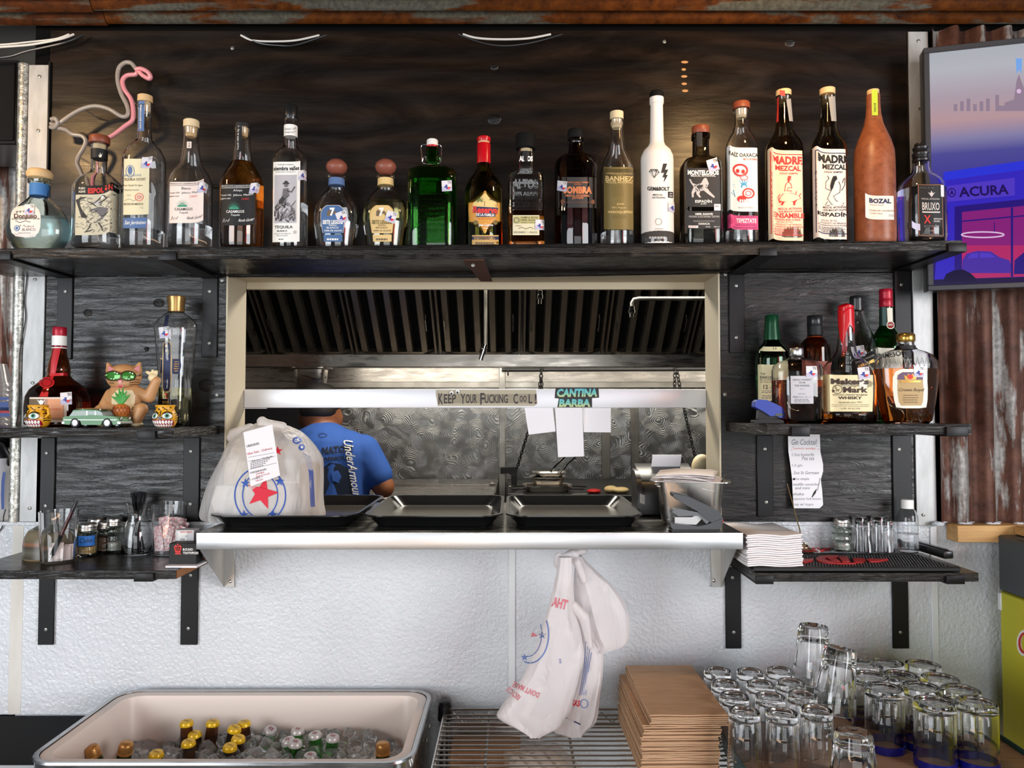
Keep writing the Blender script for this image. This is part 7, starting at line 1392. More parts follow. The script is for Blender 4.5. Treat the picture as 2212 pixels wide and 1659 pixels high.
for k, (px, py, w_, h_, an) in enumerate(((124, 1186, 24, 34, .1), (118, 1198, 28, 28, -.1), (140, 1196, 22, 28, .15), (148, 1192, 20, 32, -.05), (154, 1194, 14, 30, .08))):
    c = P(px, py, Y-.004+.006*k); hw, hh = w_*s/2, h_*s/2; zc0_ = max(c.z, ZLL+.0075+hh)
    m = MB(); M4 = Matrix.Translation((c.x, c.y, zc0_)) @ Matrix.Rotation(an, 4, 'Z') @ Matrix.Rotation(-.12, 4, 'X'); m.box((-hw, -.0002, -hh), (hw, .0002, hh), M_slip, 0, xf=M4)
    m.build('paper_slip', None, None, ['tallest paper slip in the tumbler behind the pen', 'front left paper slip in the tumbler at the pen tip', 'paper slip in the tumbler just right of the pen grip', 'paper slip in the tumbler second from its right side', 'rightmost narrow paper slip in the tumbler'][k], 'paper', 'paper slips in the tumbler')
# striped stoneware pot behind the tumbler
M_stone = mat('striped_stoneware', (.2, .18, .14), .35); sp2 = N(M_stone, 'ShaderNodeSeparateXYZ'); tc2 = N(M_stone, 'ShaderNodeTexCoord'); link(M_stone, tc2.outputs['Object'], sp2.inputs[0])
zz = math_n(M_stone, 'ADD', math_n(M_stone, 'MULTIPLY', sp2.outputs['Z'], 1/.062), math_n(M_stone, 'MULTIPLY', noise_t(M_stone, tc2.outputs['Object'], 30, 2), .05))
link(M_stone, ramp(M_stone, zz, [(.05, srgb(176, 150, 112)), (.09, srgb(70, 64, 52)), (.32, srgb(104, 98, 84)), (.5, srgb(66, 60, 52)), (.6, srgb(140, 96, 70)), (.72, srgb(104, 92, 70)), (.95, srgb(132, 120, 96))]), bsdf(M_stone).inputs['Base Color'])
X, Y = spot(121, 1202, ZLL, .075); s = S(Y); sp3 = thing('stoneware_pot', 'brown striped stoneware pot with knob lid behind the tumbler', 'pot', (X, Y, ZLL))
MB().lathe([(55*s, 0), (57*s, 3*s), (56*s, 8*s), (56*s, 30*s), (54*s, 44*s), (46*s, 58*s), (38*s, 62*s)], M_stone, 36, (X, Y, ZLL)).build('pot', sp3)
MB().lathe([(38*s, 62.5*s), (30*s, 67*s), (14*s, 71*s), (7*s, 74*s), (6*s, 80*s), (9*s, 88*s), (7*s, 95*s), (0, 97*s)], mat('grey_stoneware_lid', srgb(96, 92, 84), .4), 28, (X, Y, ZLL)).build('lid', sp3)
# dimpled glass shakers with steel lids
M_lid = mat('brushed_lid', (.52, .50, .48), .28, 1.0)
def shaker(label, px, pyb, z, hw, pyt, fill=None, fillh=.5, holes=True):
    X, Y = spot(px, pyb, z, .026); s = S(Y); H = Zof(pyt, Y)-z; t = thing('shaker', label, 'shaker', (X, Y, z), 'glass shakers'); hg = H*.78
    n = 24; pr = []
    for k in range(25):
        u = k/24; r = hw*s*(1-.10*abs(math.sin(u*PI*4.5))**.7*1.0)
        if u > .86: r = hw*s*(1-(u-.86)*1.8)
        pr.append((r, .002+hg*u))
    inn = [(r-.003, h) for r, h in pr if h > .006]; m = MB(); m.lathe([(hw*s*.9, 0)]+pr+inn[::-1]+[(hw*s*.8, .006)], M_glassg, n, (X, Y, z), 2.6); m.build('glass', t)
    if fill: MB().lathe([(hw*s*.8-.001, .0065), (hw*s-.0048, .012), (hw*s-.0048, hg*fillh), (.001, hg*fillh+.002)], fill, 20, (X, Y, z), 2.6).build('contents', t)
    zl = z+hg-.002; ml = MB(); ml.lathe([(hw*s*.86, 0), (hw*s*.93, .001), (hw*s*.93, .003), (hw*s*.88, .004), (hw*s*.93, .005), (hw*s*.93, .0075), (hw*s*.88, .0085), (hw*s*.9, H-hg-.003), (hw*s*.8, H-hg), (hw*s*.3, H-hg+.0015), (0, H-hg+.002)], M_lid, 28, (X, Y, zl)); ml.build('lid', t)
    return t, X, Y, s, hg
M_celery = mat('celery_salt', srgb(196, 158, 100), .9); M_spice = mat('mixed_spice', srgb(120, 88, 70), .95); M_salt = mat('salt', srgb(228, 226, 220), .9)
shaker('glass shaker at the back left of the spice group with dark lid', 212, 1188, ZLL, 18, 1117, M_salt, .2); shaker('glass shaker at the back right beside the carafe', 252, 1184, ZLL, 18, 1116, M_salt, .4)
t, X, Y, s, hg = shaker('glass shaker with blue masking tape label', 194, 1200, ZLL, 19.5, 1128, M_celery, .36)
shaker('glass shaker of dark flakes right of the blue taped one', 233, 1192, ZLL, 18.5, 1123, M_spice, .62)
a = Art(); a.rect(174.6, 1158, 213.4, 1180, mat('blue_tape', srgb(44, 112, 196), .6), 0, 14, 2); a.text('Celery', 195, 1169, 33, 14, M_ink, 1, .0, -.03, .2)
R_t = 20.3*s
def ft(x, y, l): z = Zof(y, Y-R_t); xx = max(-.985*R_t, min(.985*R_t, Xof(x, Y-R_t)-X)); e = 2.6; return Vector((X+xx, Y-R_t*(1-abs(xx/R_t)**e)**(1/e)-.0004*(l+1), z))
m = MB(); a.to(m, ft); m.build('tape_label', t)
# straw carafe
def cprof(s, H): return [(29*s, 0), (31*s, 3*s), (31.5*s, 18*s), (29*s, 42*s), (23*s, 64*s), (19*s, 78*s), (18.5*s, 86*s), (21*s, 98*s), (26.5*s, H)]
t, X, Y, s, H = glass_up('carafe', 'small glass carafe full of black straws', 301, 1191, ZLL, 29, 27, 1084, prof=cprof, wall=.002)
rnd = random.Random(9); proto = None
M_straw = mat('black_straw', (.010, .010, .012), .22)
m0 = MB(); m0.lathe([(.0028, 0), (.0028, .142), (.0022, .142), (.0022, 0)], M_straw, 8, caps=(False, False))
for k in range(24):
    an = rnd.uniform(0, 2*PI); rb = .020*math.sqrt(rnd.random()); b0 = Vector((X+rb*math.cos(an), Y+rb*math.sin(an), ZLL+.0065)); nr = .0115*math.sqrt(rnd.random()); an2 = an+PI*rnd.uniform(.6, 1.2); nk = Vector((X+.002+nr*math.cos(an2)*.6+.35*(b0.x-X)*-.3, Y+nr*math.sin(an2)*.6, ZLL+.098))
    d = (nk-b0).normalized()
    if proto is None: o = proto = m0.build('drinking_straw', None, (0, 0, 0), 'black plastic straw standing in the small glass carafe', 'straw', 'black straws in the carafe')
    else: o = dup(proto)
    o.location = b0; o.rotation_euler = Vector((0, 0, 1)).rotation_difference(d).to_euler()
# sugar packet glass
t, X, Y, s, H = glass_up('tumbler', 'clear glass packed with pink sugar packets', 369, 1183, ZLL, 32, 35, 1086)
M_sug = mat('pink_sugar_packet', srgb(232, 196, 196), .7); v = coords(M_sug, (1, 1, 1)); link(M_sug, ramp(M_sug, noise_t(M_sug, v, 160, 2), [(.42, srgb(240, 226, 224)), (.55, srgb(222, 160, 162))]), bsdf(M_sug).inputs['Base Color'])
proto = None; rnd = random.Random(4)
for k in range(12):
    m = MB()
    if proto is None:
        m.sheet(lambda u, v: ((u-.5)*.026, .0022*math.sin(PI*u)*math.sin(PI*v), v*.058), 4, 6, (0, .0008, 0), M_sug); proto = o = m.build('sugar_packet', None, (0, 0, 0), 'pink and white sugar packet standing in the packed glass', 'packet', 'sugar packets in the glass')
    else: o = dup(proto)
    row = k//4; o.location = (X-.016+.011*(k % 4)+rnd.uniform(-.002, .002), Y-.012+.010*row, ZLL+.008+rnd.uniform(0, .006)+.008*row); o.rotation_euler = (rnd.uniform(-.06, .06), rnd.uniform(-.25, .42), rnd.uniform(-.2, .2))
# toothpick box, small carton and cards at the shelf end
def boxthing(name, label, cat_, px0, px1, py0, py1, Y, dep, mt, zb=None, rot=0):
    x0, x1 = Xof(px0, Y), Xof(px1, Y); z1 = Zof(py0, Y); z0 = Zof(py1, Y) if zb is None else zb
    t = thing(name, label, cat_, ((x0+x1)/2, Y+dep/2, z0)); MB().box((x0, Y, z0), (x1, Y+dep, z1), mt, .0008).build('carton', t); return t
Yc_ = -.195; zc1 = ZLL+.0055
m = MB(); m.box((Xof(364, -.21), -.213, ZLL+.0006), (Xof(431, -.21), -.145, ZLL+.005), M_paper, .0004); m.build('card_stack', None, None, 'stack of white cards under the toothpick box', 'cards')
tbx = boxthing('toothpick_box', 'black toothpick box with red crown print at the shelf end', 'box', 370, 429, 1174, 1199, Yc_, .035, LBLK, zc1)
a = Art(); a.ell(384, 1185, 8, 6, REDI, 1, p=1.6); a.poly([(376, 1184), (376, 1180), (380, 1177), (384, 1182), (388, 1177), (392, 1180), (392, 1184), (389, 1194), (379, 1194)], REDI, 1); a.rect(378, 1195, 391, 1197.5, REDI, 1, 2, 1); a.line([(384, 1180), (384, 1188)], 1.4, LBLK, 2); a.line([(380, 1182), (381, 1188)], 1.4, LBLK, 2); a.line([(388, 1182), (387, 1188)], 1.4, LBLK, 2); a.ell(384, 1176, 1.6, 2, REDI, 1); a.text('ROUND', 406, 1187, 22, 5.4, M_white, 1, .03); a.text('TOOTHPICKS', 412, 1194.5, 33, 5.4, M_white, 1, .03); m = MB(); a.to(m, fplane(Yc_, .0004)); m.build('print', tbx)
wb_ = boxthing('staple_box', 'small white and grey carton behind the toothpick box', 'box', 383, 423, 1145, 1182, -.153, .03, mat('pale_carton', srgb(208, 204, 206), .5), ZLL+.0008)
a = Art(); a.rect(384, 1148, 404, 1172, M_white, 0, 2, 2); a.text('OFFICE DEPOT', 402, 1149.5, 26, 3.4, REDI, 1, .01); a.text('5000', 394, 1165, 10, 4, M_grey, 1); a.text('#1', 402, 1158, 4, 3.4, M_ink, 1); m = MB(); a.to(m, fplane(-.153, .0004)); m.build('print', wb_)
# ---------------------------------------------------------------- lower right shelf
M_rub = mat('black_rubber', (.014, .014, .015), .5); M_redrub = mat('red_rubber', srgb(186, 36, 38), .45)
mx0, mx1, my0, my1 = Xof(1640, -.22), Xof(2062, -.22), -.227, -.06
mt_ = thing('bar_mat', 'black rubber bar mat with raised red lettering on the right shelf', 'mat', ((mx0+mx1)/2, -.11, ZLR))
MB().box((mx0-.022, my0, ZLR+.0005), (mx1, my1, ZLR+.0062), M_rub, .0015).build('base', mt_)
MB().box((mx0-.018, my0-.001, ZLR+.0005), (mx1+.002, my0+.008, ZLR+.0105), M_rub, .0025).build('front_lip', mt_)
nub = MB()
for j in range(16):
    for k in range(66):
        x, y = mx0-.014+.0065*k+.003*(j % 2), my0+.014+.0088*j
        if x < mx1-.004 and y < my1-.003: nub.add([(x-.002, y-.0026, ZLR+.006), (x+.002, y-.0026, ZLR+.006), (x+.002, y+.0026, ZLR+.006), (x-.002, y+.0026, ZLR+.006), (x-.0013, y-.0018, ZLR+.0088), (x+.0013, y-.0018, ZLR+.0088), (x+.0013, y+.0018, ZLR+.0088), (x-.0013, y+.0018, ZLR+.0088)], [(4, 5, 6, 7), (0, 1, 5, 4), (1, 2, 6, 5), (2, 3, 7, 6), (3, 0, 4, 7)], M_rub)
nub.build('nubs', mt_, kind='stuff')
def raised(name, polys):
    m = MB()
    for pts in polys:
        w_ = [PZ(x, y, ZLR+.0095) for x, y in pts]; m.prism([(p.x, p.y) for p in w_], 'z', ZLR+.006, ZLR+.0112, M_redrub)
    m.build(name, mt_)
for sc_, ox, oy, nm in ((1.0, 0, 0, 'raised_lettering'), (.86, -68, -27, 'raised_lettering')):
    T = lambda pts: [(1840+(x-1840)*sc_+ox, 1207+(y-1207)*sc_+oy) for x, y in pts]
    for pts in ([(1762, 1208), (1768, 1203), (1785, 1200.5), (1808, 1201), (1811, 1203), (1800, 1205), (1784, 1206), (1782, 1209), (1792, 1213), (1815, 1216), (1850, 1216.5), (1848, 1218), (1812, 1218), (1784, 1216), (1768, 1213)], [(1786, 1206), (1804, 1205.5), (1815, 1214), (1800, 1214)], [(1812, 1204), (1826, 1203), (1832, 1206), (1836, 1214), (1820, 1214)], [(1842, 1208), (1852, 1206.5), (1866, 1207), (1870, 1210), (1862, 1216), (1846, 1215)], [(1872, 1209), (1882, 1207), (1898, 1208.5), (1912, 1207), (1919, 1209), (1900, 1213), (1880, 1214)], [(1728, 1209), (1752, 1208), (1757, 1206), (1756, 1212), (1738, 1216), (1728, 1215)]):
        raised(nm, [T(pts)])
# napkin stack
rnd = random.Random(6); Xn, Yn2 = (Xof(1603, -.205)+Xof(1722, -.205))/2, -.14; proto = None
M_napw = mat('white_napkin', srgb(238, 232, 232), .9)
nl = 15; zb0 = ZLR+.0095; tot = Zof(1148, -.205)-zb0-.004
for k in range(nl):
    if proto is None:
        w2, d2 = .0605, .085
        def nf(u, v):
            wav = .0016*math.sin(u*7)+.0012*h3(u*4, v*3, 2); return ((u-.5)*2*w2, (v-.5)*2*d2, wav+.0012)
        m = MB(); m.sheet(nf, 14, 8, (0, 0, tot/nl*.80), M_napw); proto = o = m.build('napkin', None, (0, 0, 0), None, 'napkin', 'stacked napkins on the bar mat')
        md = o.modifiers.new('b', 'BEVEL'); md.width = .0012; md.segments = 2; md.limit_method = 'ANGLE'
    else: o = dup(proto)
    o['label'] = 'topmost white paper napkin of the stack on the bar mat' if k == nl-1 else ('lowest white napkin of the stack, lying on the bar mat' if k == 0 else nth(nl-k)+' white napkin counted from the top of the stack on the bar mat')
    o.location = (Xn+rnd.uniform(-.0015, .0015)-.002*(k/nl), Yn2+rnd.uniform(-.002, .002), zb0+tot*k/nl); o.rotation_euler = (0, rnd.uniform(-.006, .006), math.radians(1.5)+rnd.uniform(-.012, .012))
# bill spike
M_brass = mat('brass_wire', srgb(150, 128, 88), .25, 1.0); Xs, Ys_ = spot(1727, 1182, ZLR+.008); Xs = Xof(1728, Ys_); bs = thing('bill_spike', 'brass coiled bill spike standing by the napkin stack', 'bill spike', (Xs, Ys_, ZLR+.01))
MB().tube([(Xs, Ys_, ZLR+.014), (Xs-.004, Ys_, ZLR+.06), P(1700, 1044, Ys_)], .0016, M_brass, 8, [.0018, .0016, .0008]).build('spike', bs)
m = MB(); m.tube([(Xs+(.009+.019*k/72)*math.cos(2*PI*k/18), Ys_+(.009+.019*k/72)*math.sin(2*PI*k/18), ZLR+.030-.018*k/72) for k in range(73)], .0014, M_brass, 6); m.build('coil_base', bs)
MB().tube([(Xs+.028, Ys_-.012, ZLR+.018), (Xs+.034, Ys_-.02, ZLR+.0135)], .0028, M_white, 8).build('plastic_foot', bs)
shaker('glass salt shaker standing beside the upturned shot glasses', 1814, 1190, ZLR+.009, 19.5, 1118, M_salt, .3)
# upturned shot glasses
def shot(label, px, pyb, pyt):
    z = ZLR+.0092; X, Y = spot(px, pyb, z, .026); s = S(Y); H = Zof(pyt, Y)-z; t = thing('shot_glass', label, 'glass', (X, Y, z), 'upturned shot glasses')
    o_ = [(21*s, 0), (20.5*s, .002), (17*s, H*.5), (16*s, H-.002), (15*s, H)]; i_ = [(13*s, H*.70), (14*s, H*.66), (15*s, H*.45), (18.5*s, .001), (19.5*s, 0)]
    MB().lathe(o_+[(0.0002, H)], M_glass, 28, (X, Y, z), caps=(False, False)).lathe([(0.0002, H*.70)]+i_+[(21*s, 0)], M_glass, 28, (X, Y, z), caps=(False, False)).build('glass', t)
shot('front left upturned shot glass next to the salt shaker', 1863, 1190, 1125); shot('front right upturned shot glass next to the squeeze bottle', 1905, 1190, 1124); shot('back left upturned shot glass half hidden by the shaker group', 1851, 1180, 1116); shot('back right upturned shot glass in the second row', 1892, 1180, 1115)
# squeeze bottle
z = ZLR+.0092; X, Y = spot(1956, 1192, z); s = S(Y); sq = thing('squeeze_bottle', 'clear plastic squeeze bottle with white flip cap half full', 'bottle', (X, Y, z)); h_ = lambda y: Zof(y, Y)-z
M_pet = mat('clear_pet', (.93, .94, .95), .06, 0, 1.0, 1.3)
pr = [(20*s, .0015), (21*s, .004), (21*s, h_(1122)), (20*s, h_(1112)), (15*s, h_(1102)), (11*s, h_(1098))]
MB().lathe([(18*s, 0)]+pr+[(r-.0012, h) for r, h in pr[::-1]]+[(18*s, .003)], M_pet, 32, (X, Y, z)).build('body', sq)
MB().lathe([(18*s, .0032), (21*s-.0010, .005), (21*s-.0010, h_(1152)), (0, h_(1152))], M_water, 32, (X, Y, z), caps=(True, False)).build('liquid', sq)
MB().lathe([(12.5*s, h_(1098)), (12.5*s, h_(1081)), (11.5*s, h_(1079)), (0, h_(1079))], M_white, 28, (X, Y, z), caps=(True, False)).build('flip_cap', sq)
# black bar rest
za, zb_ = ZLR+.0115, 0; A0 = PZ(1940, 1172, za); A1 = PZ(2050, 1206, za)
m = MB(); dv = (Vector((A1.x, A1.y, 0))-Vector((A0.x, A0.y, 0))); L = dv.length; an = math.atan2(dv.y, dv.x)
m.box((0, -.012, -.002), (L, .012, .016), M_blackplastic, .004, xf=Matrix.Translation((A0.x, A0.y, za)) @ Matrix.Rotation(an, 4, 'Z'), seg=2); kn = thing('plastic_holder', 'long black plastic holder lying behind the squeeze bottle', 'holder', (A0.x, A0.y, za)); m.build('body', kn)
m = MB(); m.box((L*.1, -.006, .016), (L*.95, .006, .0185), M_blackplastic, .001, xf=Matrix.Translation((A0.x, A0.y, za)) @ Matrix.Rotation(an, 4, 'Z')); m.build('ridge', kn)
# recipe note
nt = thing('recipe_note', 'handwritten cocktail recipe note hanging under the right shelf', 'note', P(1742, 1098, -.012)); Yq_ = -.012
def nf(x, y, l): return P(x, y, Yq_-.006*((y-937)/160)**2-.0015*math.sin((x-1703)*.05)-.0003*l)
rows = [(937, 1702, 1771), (975, 1703, 1772), (1003, 1707, 1778), (1018, 1709, 1778), (1036, 1711, 1773), (1060, 1712, 1776), (1090, 1714, 1778), (1094, 1714, 1775), (1098, 1715, 1770)]
m = MB(); Art().rows([(ya+(yb-ya)*t/4, la+(lb-la)*t/4, ra+(rb-ra)*t/4) for (ya, la, ra), (yb, lb, rb) in zip(rows, rows[1:]) for t in range(4)]+[rows[-1]], M_paper, 0, 10).to(m, nf); m.build('paper', nt)
a = Art(); PEN = pm('biro_grey', 110, 108, 122, .7)
for t, x, y, w_, h_ in (('Gin Cocktail', 1737, 955, 54, 12), ('1.5oz butterfly', 1735, 983, 48, 8), ('Pea tea', 1746, 990, 26, 8), ('1.5 gin', 1722, 1006, 22, 7), ('.5oz St Germain', 1741, 1021, 56, 7), ('.5oz simple', 1731, 1035, 34, 7), ('muddle cucumber', 1742, 1046, 58, 6), ('and mint', 1734, 1054, 32, 6), ('shake', 1725, 1067, 24, 6), ('squeeze half lemon', 1744, 1078, 60, 6), ('top w/ topo', 1735, 1090, 44, 7)): a.text(t, x, y, w_, h_, PEN, 1, 0, 0, .15)
a.text('Lemon wedge', 1738, 969, 48, 5, REDI, 1, 0, 0, .2); a.line([(1708, 972), (1770, 970)], .8, REDI, 1); a.line([(1711, 965), (1768, 964)], .7, PEN, 1); a.ell(1715, 1035, 2.5, 2.5, LBLK, 1); a.line([(1754, 1074), (1760, 1064), (1764, 1056)], [2, 5, 1], LBLK, 1); a.line([(1766, 1060), (1770, 1040), (1771, 1032)], 1, LBLK, 1)
m = MB(); a.to(m, nf); m.build('handwriting', nt)
# ---------------------------------------------------------------- ice chest
M_liner = mat('cream_liner', srgb(226, 208, 196), .4); M_shell = steel('chest_stainless', (.42, .42, .42), .22, (1, 6, 6))
cx0, cx1, cy0, cy1 = -.928, -.19, -.408, -.028; zr = Zof(1490, -.03)
ch = thing('ice_chest', 'large stainless ice chest with cream liner full of ice and beer', 'ice chest', ((cx0+cx1)/2, -.22, 0))
m = MB(); loops(m, [rr(cx0, cx1, cy0, cy1, .055, .42), rr(cx0, cx1, cy0, cy1, .055, zr-.006), rr(cx0-.004, cx1+.004, cy0-.004, cy1+.004, .058, zr-.004), rr(cx0-.002, cx1+.002, cy0-.002, cy1+.002, .056, zr), rr(cx0+.007, cx1-.007, cy0+.007, cy1-.007, .05, zr-.001), rr(cx0+.007, cx1-.007, cy0+.007, cy1-.007, .05, zr-.02)], M_shell, cap1=False); 
for i in range(len(m.sm)): m.sm[i] = True
m.build('steel_shell', ch)
m = MB(); a_ = .0085; b_ = .026
loops(m, [rr(cx0+a_, cx1-a_, cy0+a_, cy1-a_, .049, zr-.03), rr(cx0+a_, cx1-a_, cy0+a_, cy1-a_, .049, zr-.003), rr(cx0+b_, cx1-b_, cy0+b_, cy1-b_, .04, zr-.005), rr(cx0+b_+.002, cx1-b_-.002, cy0+b_+.002, cy1-b_-.002, .04, zr-.01), rr(cx0+.036, cx1-.036, cy0+.033, cy1-.033, .045, zr-.35)], M_liner, cap0=False)
for i in range(len(m.sm)): m.sm[i] = len(m.f[i]) == 4
m.build('liner', ch)
for sx in (cx0+.1, cx1-.1):
    for sy in (cy0+.06, cy1-.06): MB().cyl((sx, sy, 0), (sx, sy, .42), .012, M_post, 12).build('leg', ch)
for k, (px, py) in enumerate(((924, 1560), (921, 1580))):
    m = MB(); m.ball((cx1+.003, -.12-.05*k, zr-.05-.01*k), (.003, .006, .006), M_screw, 10, 6); m.build('rivet', ch)
# ice
zi = zr-.092
M_ice = mat('ice', (.94, .96, .97), .08, 0, .9, 1.31)
rnd = random.Random(21); protos = []
for k in range(4):
    m = MB(); m.box((-.0135, -.0125, -.011), (.0135, .0125, .011), M_ice, .005, seg=2); m.v = [tuple(Vector(p)*(1+.16*h3(p[0]*60+k*3, p[1]*60, p[2]*60))) for p in m.v]; m.sm = [True]*len(m.f)
    protos.append(m.mesh('ice_cube'))
def icez(x, y): return zi+.010*h3(x*9, y*9, 3)+.014*max(0, 1-((x+.50)/.24)**2)-.02*(x > -.30)-.018*(x < -.76)
cnt = 0
for j in range(9):
    for i in range(22):
        x = cx0+.055+(cx1-cx0-.11)*(i+rnd.uniform(.1, .9))/22; y = cy0+.05+(cy1-cy0-.10)*(j+rnd.uniform(.1, .9))/9
        o = bpy.data.objects.new('ice_cube', protos[rnd.randrange(4)]); C.objects.link(o); o.location = (x, y, icez(x, y)); o.rotation_euler = [rnd.uniform(-.8, .8), rnd.uniform(-.8, .8), rnd.uniform(0, 3)]
        s_ = rnd.uniform(.8, 1.15); o.scale = (s_,)*3; tag(o, 'clear ice cube in the heap filling the ice chest', 'ice cube', 'ice cubes in the chest')
m = MB(); m.box((cx0+.04, cy0+.04, zr-.30), (cx1-.04, cy1-.04, zi-.02), mat('packed_ice', (.75, .72, .70), .5), .02); m.build('packed_ice', ch, kind='stuff')
# beer bottles: only necks stand out of the ice
M_ycap = mat('yellow_crown_cap', srgb(226, 178, 20), .3, .2); M_wcap = mat('white_crown_cap', srgb(196, 188, 184), .35, .3); M_goldfoil = mat('gold_foil', srgb(190, 136, 76), .35, .6)
def beer(px, py, kind, label, tx_=0., ty_=0., zc=None):
    z = zc if zc is not None else zr-.046; q = PZ(px, py, z); H = .16
    name, gl, capm, cat_, grp = {'y': ('beer_bottle', A_BEER, M_ycap, 'bottle', 'brown beer bottles in ice'), 'g': ('beer_bottle', A_GREEN, M_wcap, 'bottle', 'green beer bottles in ice'), 'c': ('sparkling_wine_bottle', A_DGREEN, M_goldfoil, 'bottle', 'foil topped bottles in ice')}[kind]
    o = thing(name, label, cat_, (q.x, q.y, z-H), grp); L = MB()
    if kind == 'c':
        L.lathe([(.028, 0), (.029, .02), (.028, .07), (.016, .11), (.0145, .135)], gl, 20, (q.x, q.y, z-H)); L.build('glass', o)
        MB().lathe([(.0140, .10), (.0142, .132), (.0138, .134), (.0158, .136), (.0158, .139), (.0146, .140), (.0148, .152), (.0132, .158), (.011, .1600), (0, .1605)], M_goldfoil, 24, (q.x, q.y, z-H), flute=(12, .03)).build('foil', o)
    else:
        L.lathe([(.028, 0), (.029, .02), (.0285, .05), (.021, .085), (.0145, .115), (.0128, .150), (.0135, .152), (.0135, .157), (.0125, .159)], gl, 24, (q.x, q.y, z-H)); L.build('glass', o)
        c = MB(); n = 42; vs = []
        for j, (r, h) in enumerate(((.0150, .1535), (.0146, .156), (.0136, .1605), (.0120, .1625), (.0002, .163))): vs.append((r, h))
        c.lathe(vs, capm, n, (q.x, q.y, z-H), flute=(21, .035), caps=(False, True)); k = c.build('crown_cap', o)
        a = Art(); a.text('PACIFICO' if kind == 'y' else 'XX', 0, 0, 17 if kind == 'y' else 13, 4 if kind == 'y' else 9, mat('cap_print', srgb(120, 84, 20), .5) if kind == 'y' else mat('cap_red', srgb(150, 34, 44), .5), 0, .03, .4)
        m = MB(); a.to(m, lambda x, y, l: Vector((q.x+x*.001, q.y-y*.001, z-H+.1638))); m.build('print', k)
    o.rotation_euler = (tx_, ty_, 0)
    dv = Matrix.Rotation(ty_, 3, 'Y') @ Matrix.Rotation(tx_, 3, 'X') @ Vector((0, 0, H)); o.location = Vector((q.x, q.y, z))-dv
    return o
YB = [(403, 1560, .05, .0, 'rearmost left yellow capped beer bottle in the ice'), (460, 1560, -.0, .1, 'yellow capped beer bottle at the back, second from left'), (527, 1561, .0, -.05, 'yellow capped beer bottle at the back right of its group'), (507, 1573, .1, .22, 'leaning yellow capped bottle just in front of the back right one'), (420, 1585, .1, -.1, 'yellow capped beer bottle low in the ice behind the front left pair'), (515, 1594, .12, .12, 'yellow capped beer bottle behind the front right one'), (407, 1603, .1, .0, 'tall yellow capped beer bottle at the front left'), (497, 1612, .12, .1, 'yellow capped beer bottle at the front right'), (338, 1627, .1, .05, 'yellow capped beer bottle nearest the chest front, far left')]
for px, py, a, b, l in YB: beer(px, py, 'y', l, a, b, zr-.042-.010*(py > 1580)-.006*(px in (420,)))
for px, py, a, b, l in [(643, 1577, .0, .05, 'green beer bottle at the back of the green group'), (680, 1586, .1, -.12, 'green beer bottle leaning right, right of the back one'), (622, 1599, .15, -.25, 'green beer bottle leaning left at the left of its group'), (638, 1604, .1, .1, 'front green beer bottle overlapping the left leaning one'), (719, 1592, .05, .1, 'rightmost green beer bottle standing apart'), (670, 1632, .1, 0, 'green beer bottle sunk in ice near the chest front'), (585, 1576, .3, .3, 'beer bottle cap sunk in ice between yellow and green groups')]: beer(px, py, 'g', l, a, b, zr-.05-(.018 if px == 670 else .012*(px == 585)))
beer(196, 1612, 'c', 'leftmost gold foil topped bottle leaning in the ice', .1, -.28, zr-.045); beer(274, 1604, 'c', 'gold foil topped bottle second from the left', .1, .22, zr-.045); beer(827, 1604, 'c', 'gold foil topped bottle at the right end of the ice', .02, 0, zr-.045)
# ---------------------------------------------------------------- wire rack
zw = P(1106, 1540, -.055).z; wx0, wx1, wy0, wy1 = Xof(962, -.05), 1.02, -.045, -.47
rk = thing('wire_rack', 'chrome wire rack carrying paper bags and glasses', 'rack', ((wx0+wx1)/2, -.25, 0))
k = 0; y = wy0
while y > wy1:
    edge = abs(y-wy0) < .001; MB().cyl((wx0, y, zw+.0045*(edge)), (wx1, y, zw+.0045*edge), .0027 if edge else .0021, M_wire, 6).build('wire', rk); y -= .0232
for x in (wx0+.004, wx0+.105, wx0+.285, .32, .52, .72, .92): MB().cyl((x, wy0, zw-.005), (x, wy1, zw-.005), .0032, M_wire, 6).build('cross_bar', rk)
MB().cyl((wx0, wy0, zw-.03), (wx1, wy0, zw-.03), .003, M_wire, 6).build('rear_rail', rk); MB().cyl((wx0, wy0, zw), (wx0, wy1, zw), .003, M_wire, 6).build('side_rail', rk)
m = MB(); m.tube([(wx0+.02+.025*i, wy0, zw-.003-.024*(i % 2)) for i in range(44)], .0022, M_wire, 5); m.build('truss_wire', rk)
for x, y in ((wx0, wy0+.008), (wx0, wy1), (wx1, wy0+.008), (wx1, wy1)):
    po_ = MB(); po_.cyl((x, y, 0), (x, y, zw+.012), .0125, M_post, 14); p_ = po_.build('post', rk); MB().lathe([(.0135, 0), (.0135, .008), (.009, .011), (0, .011)], M_blackplastic, 16, (x, y, zw+.012)).build('post_cap', p_); MB().lathe([(.017, 0), (.0155, .035)], M_blackplastic, 16, (x, y, zw-.022)).build('collar', p_)
xl_ = .37; MB().box((wx0, wy1, .33), (wx1, wy0, .345), M_post).build('lower_shelf', rk)
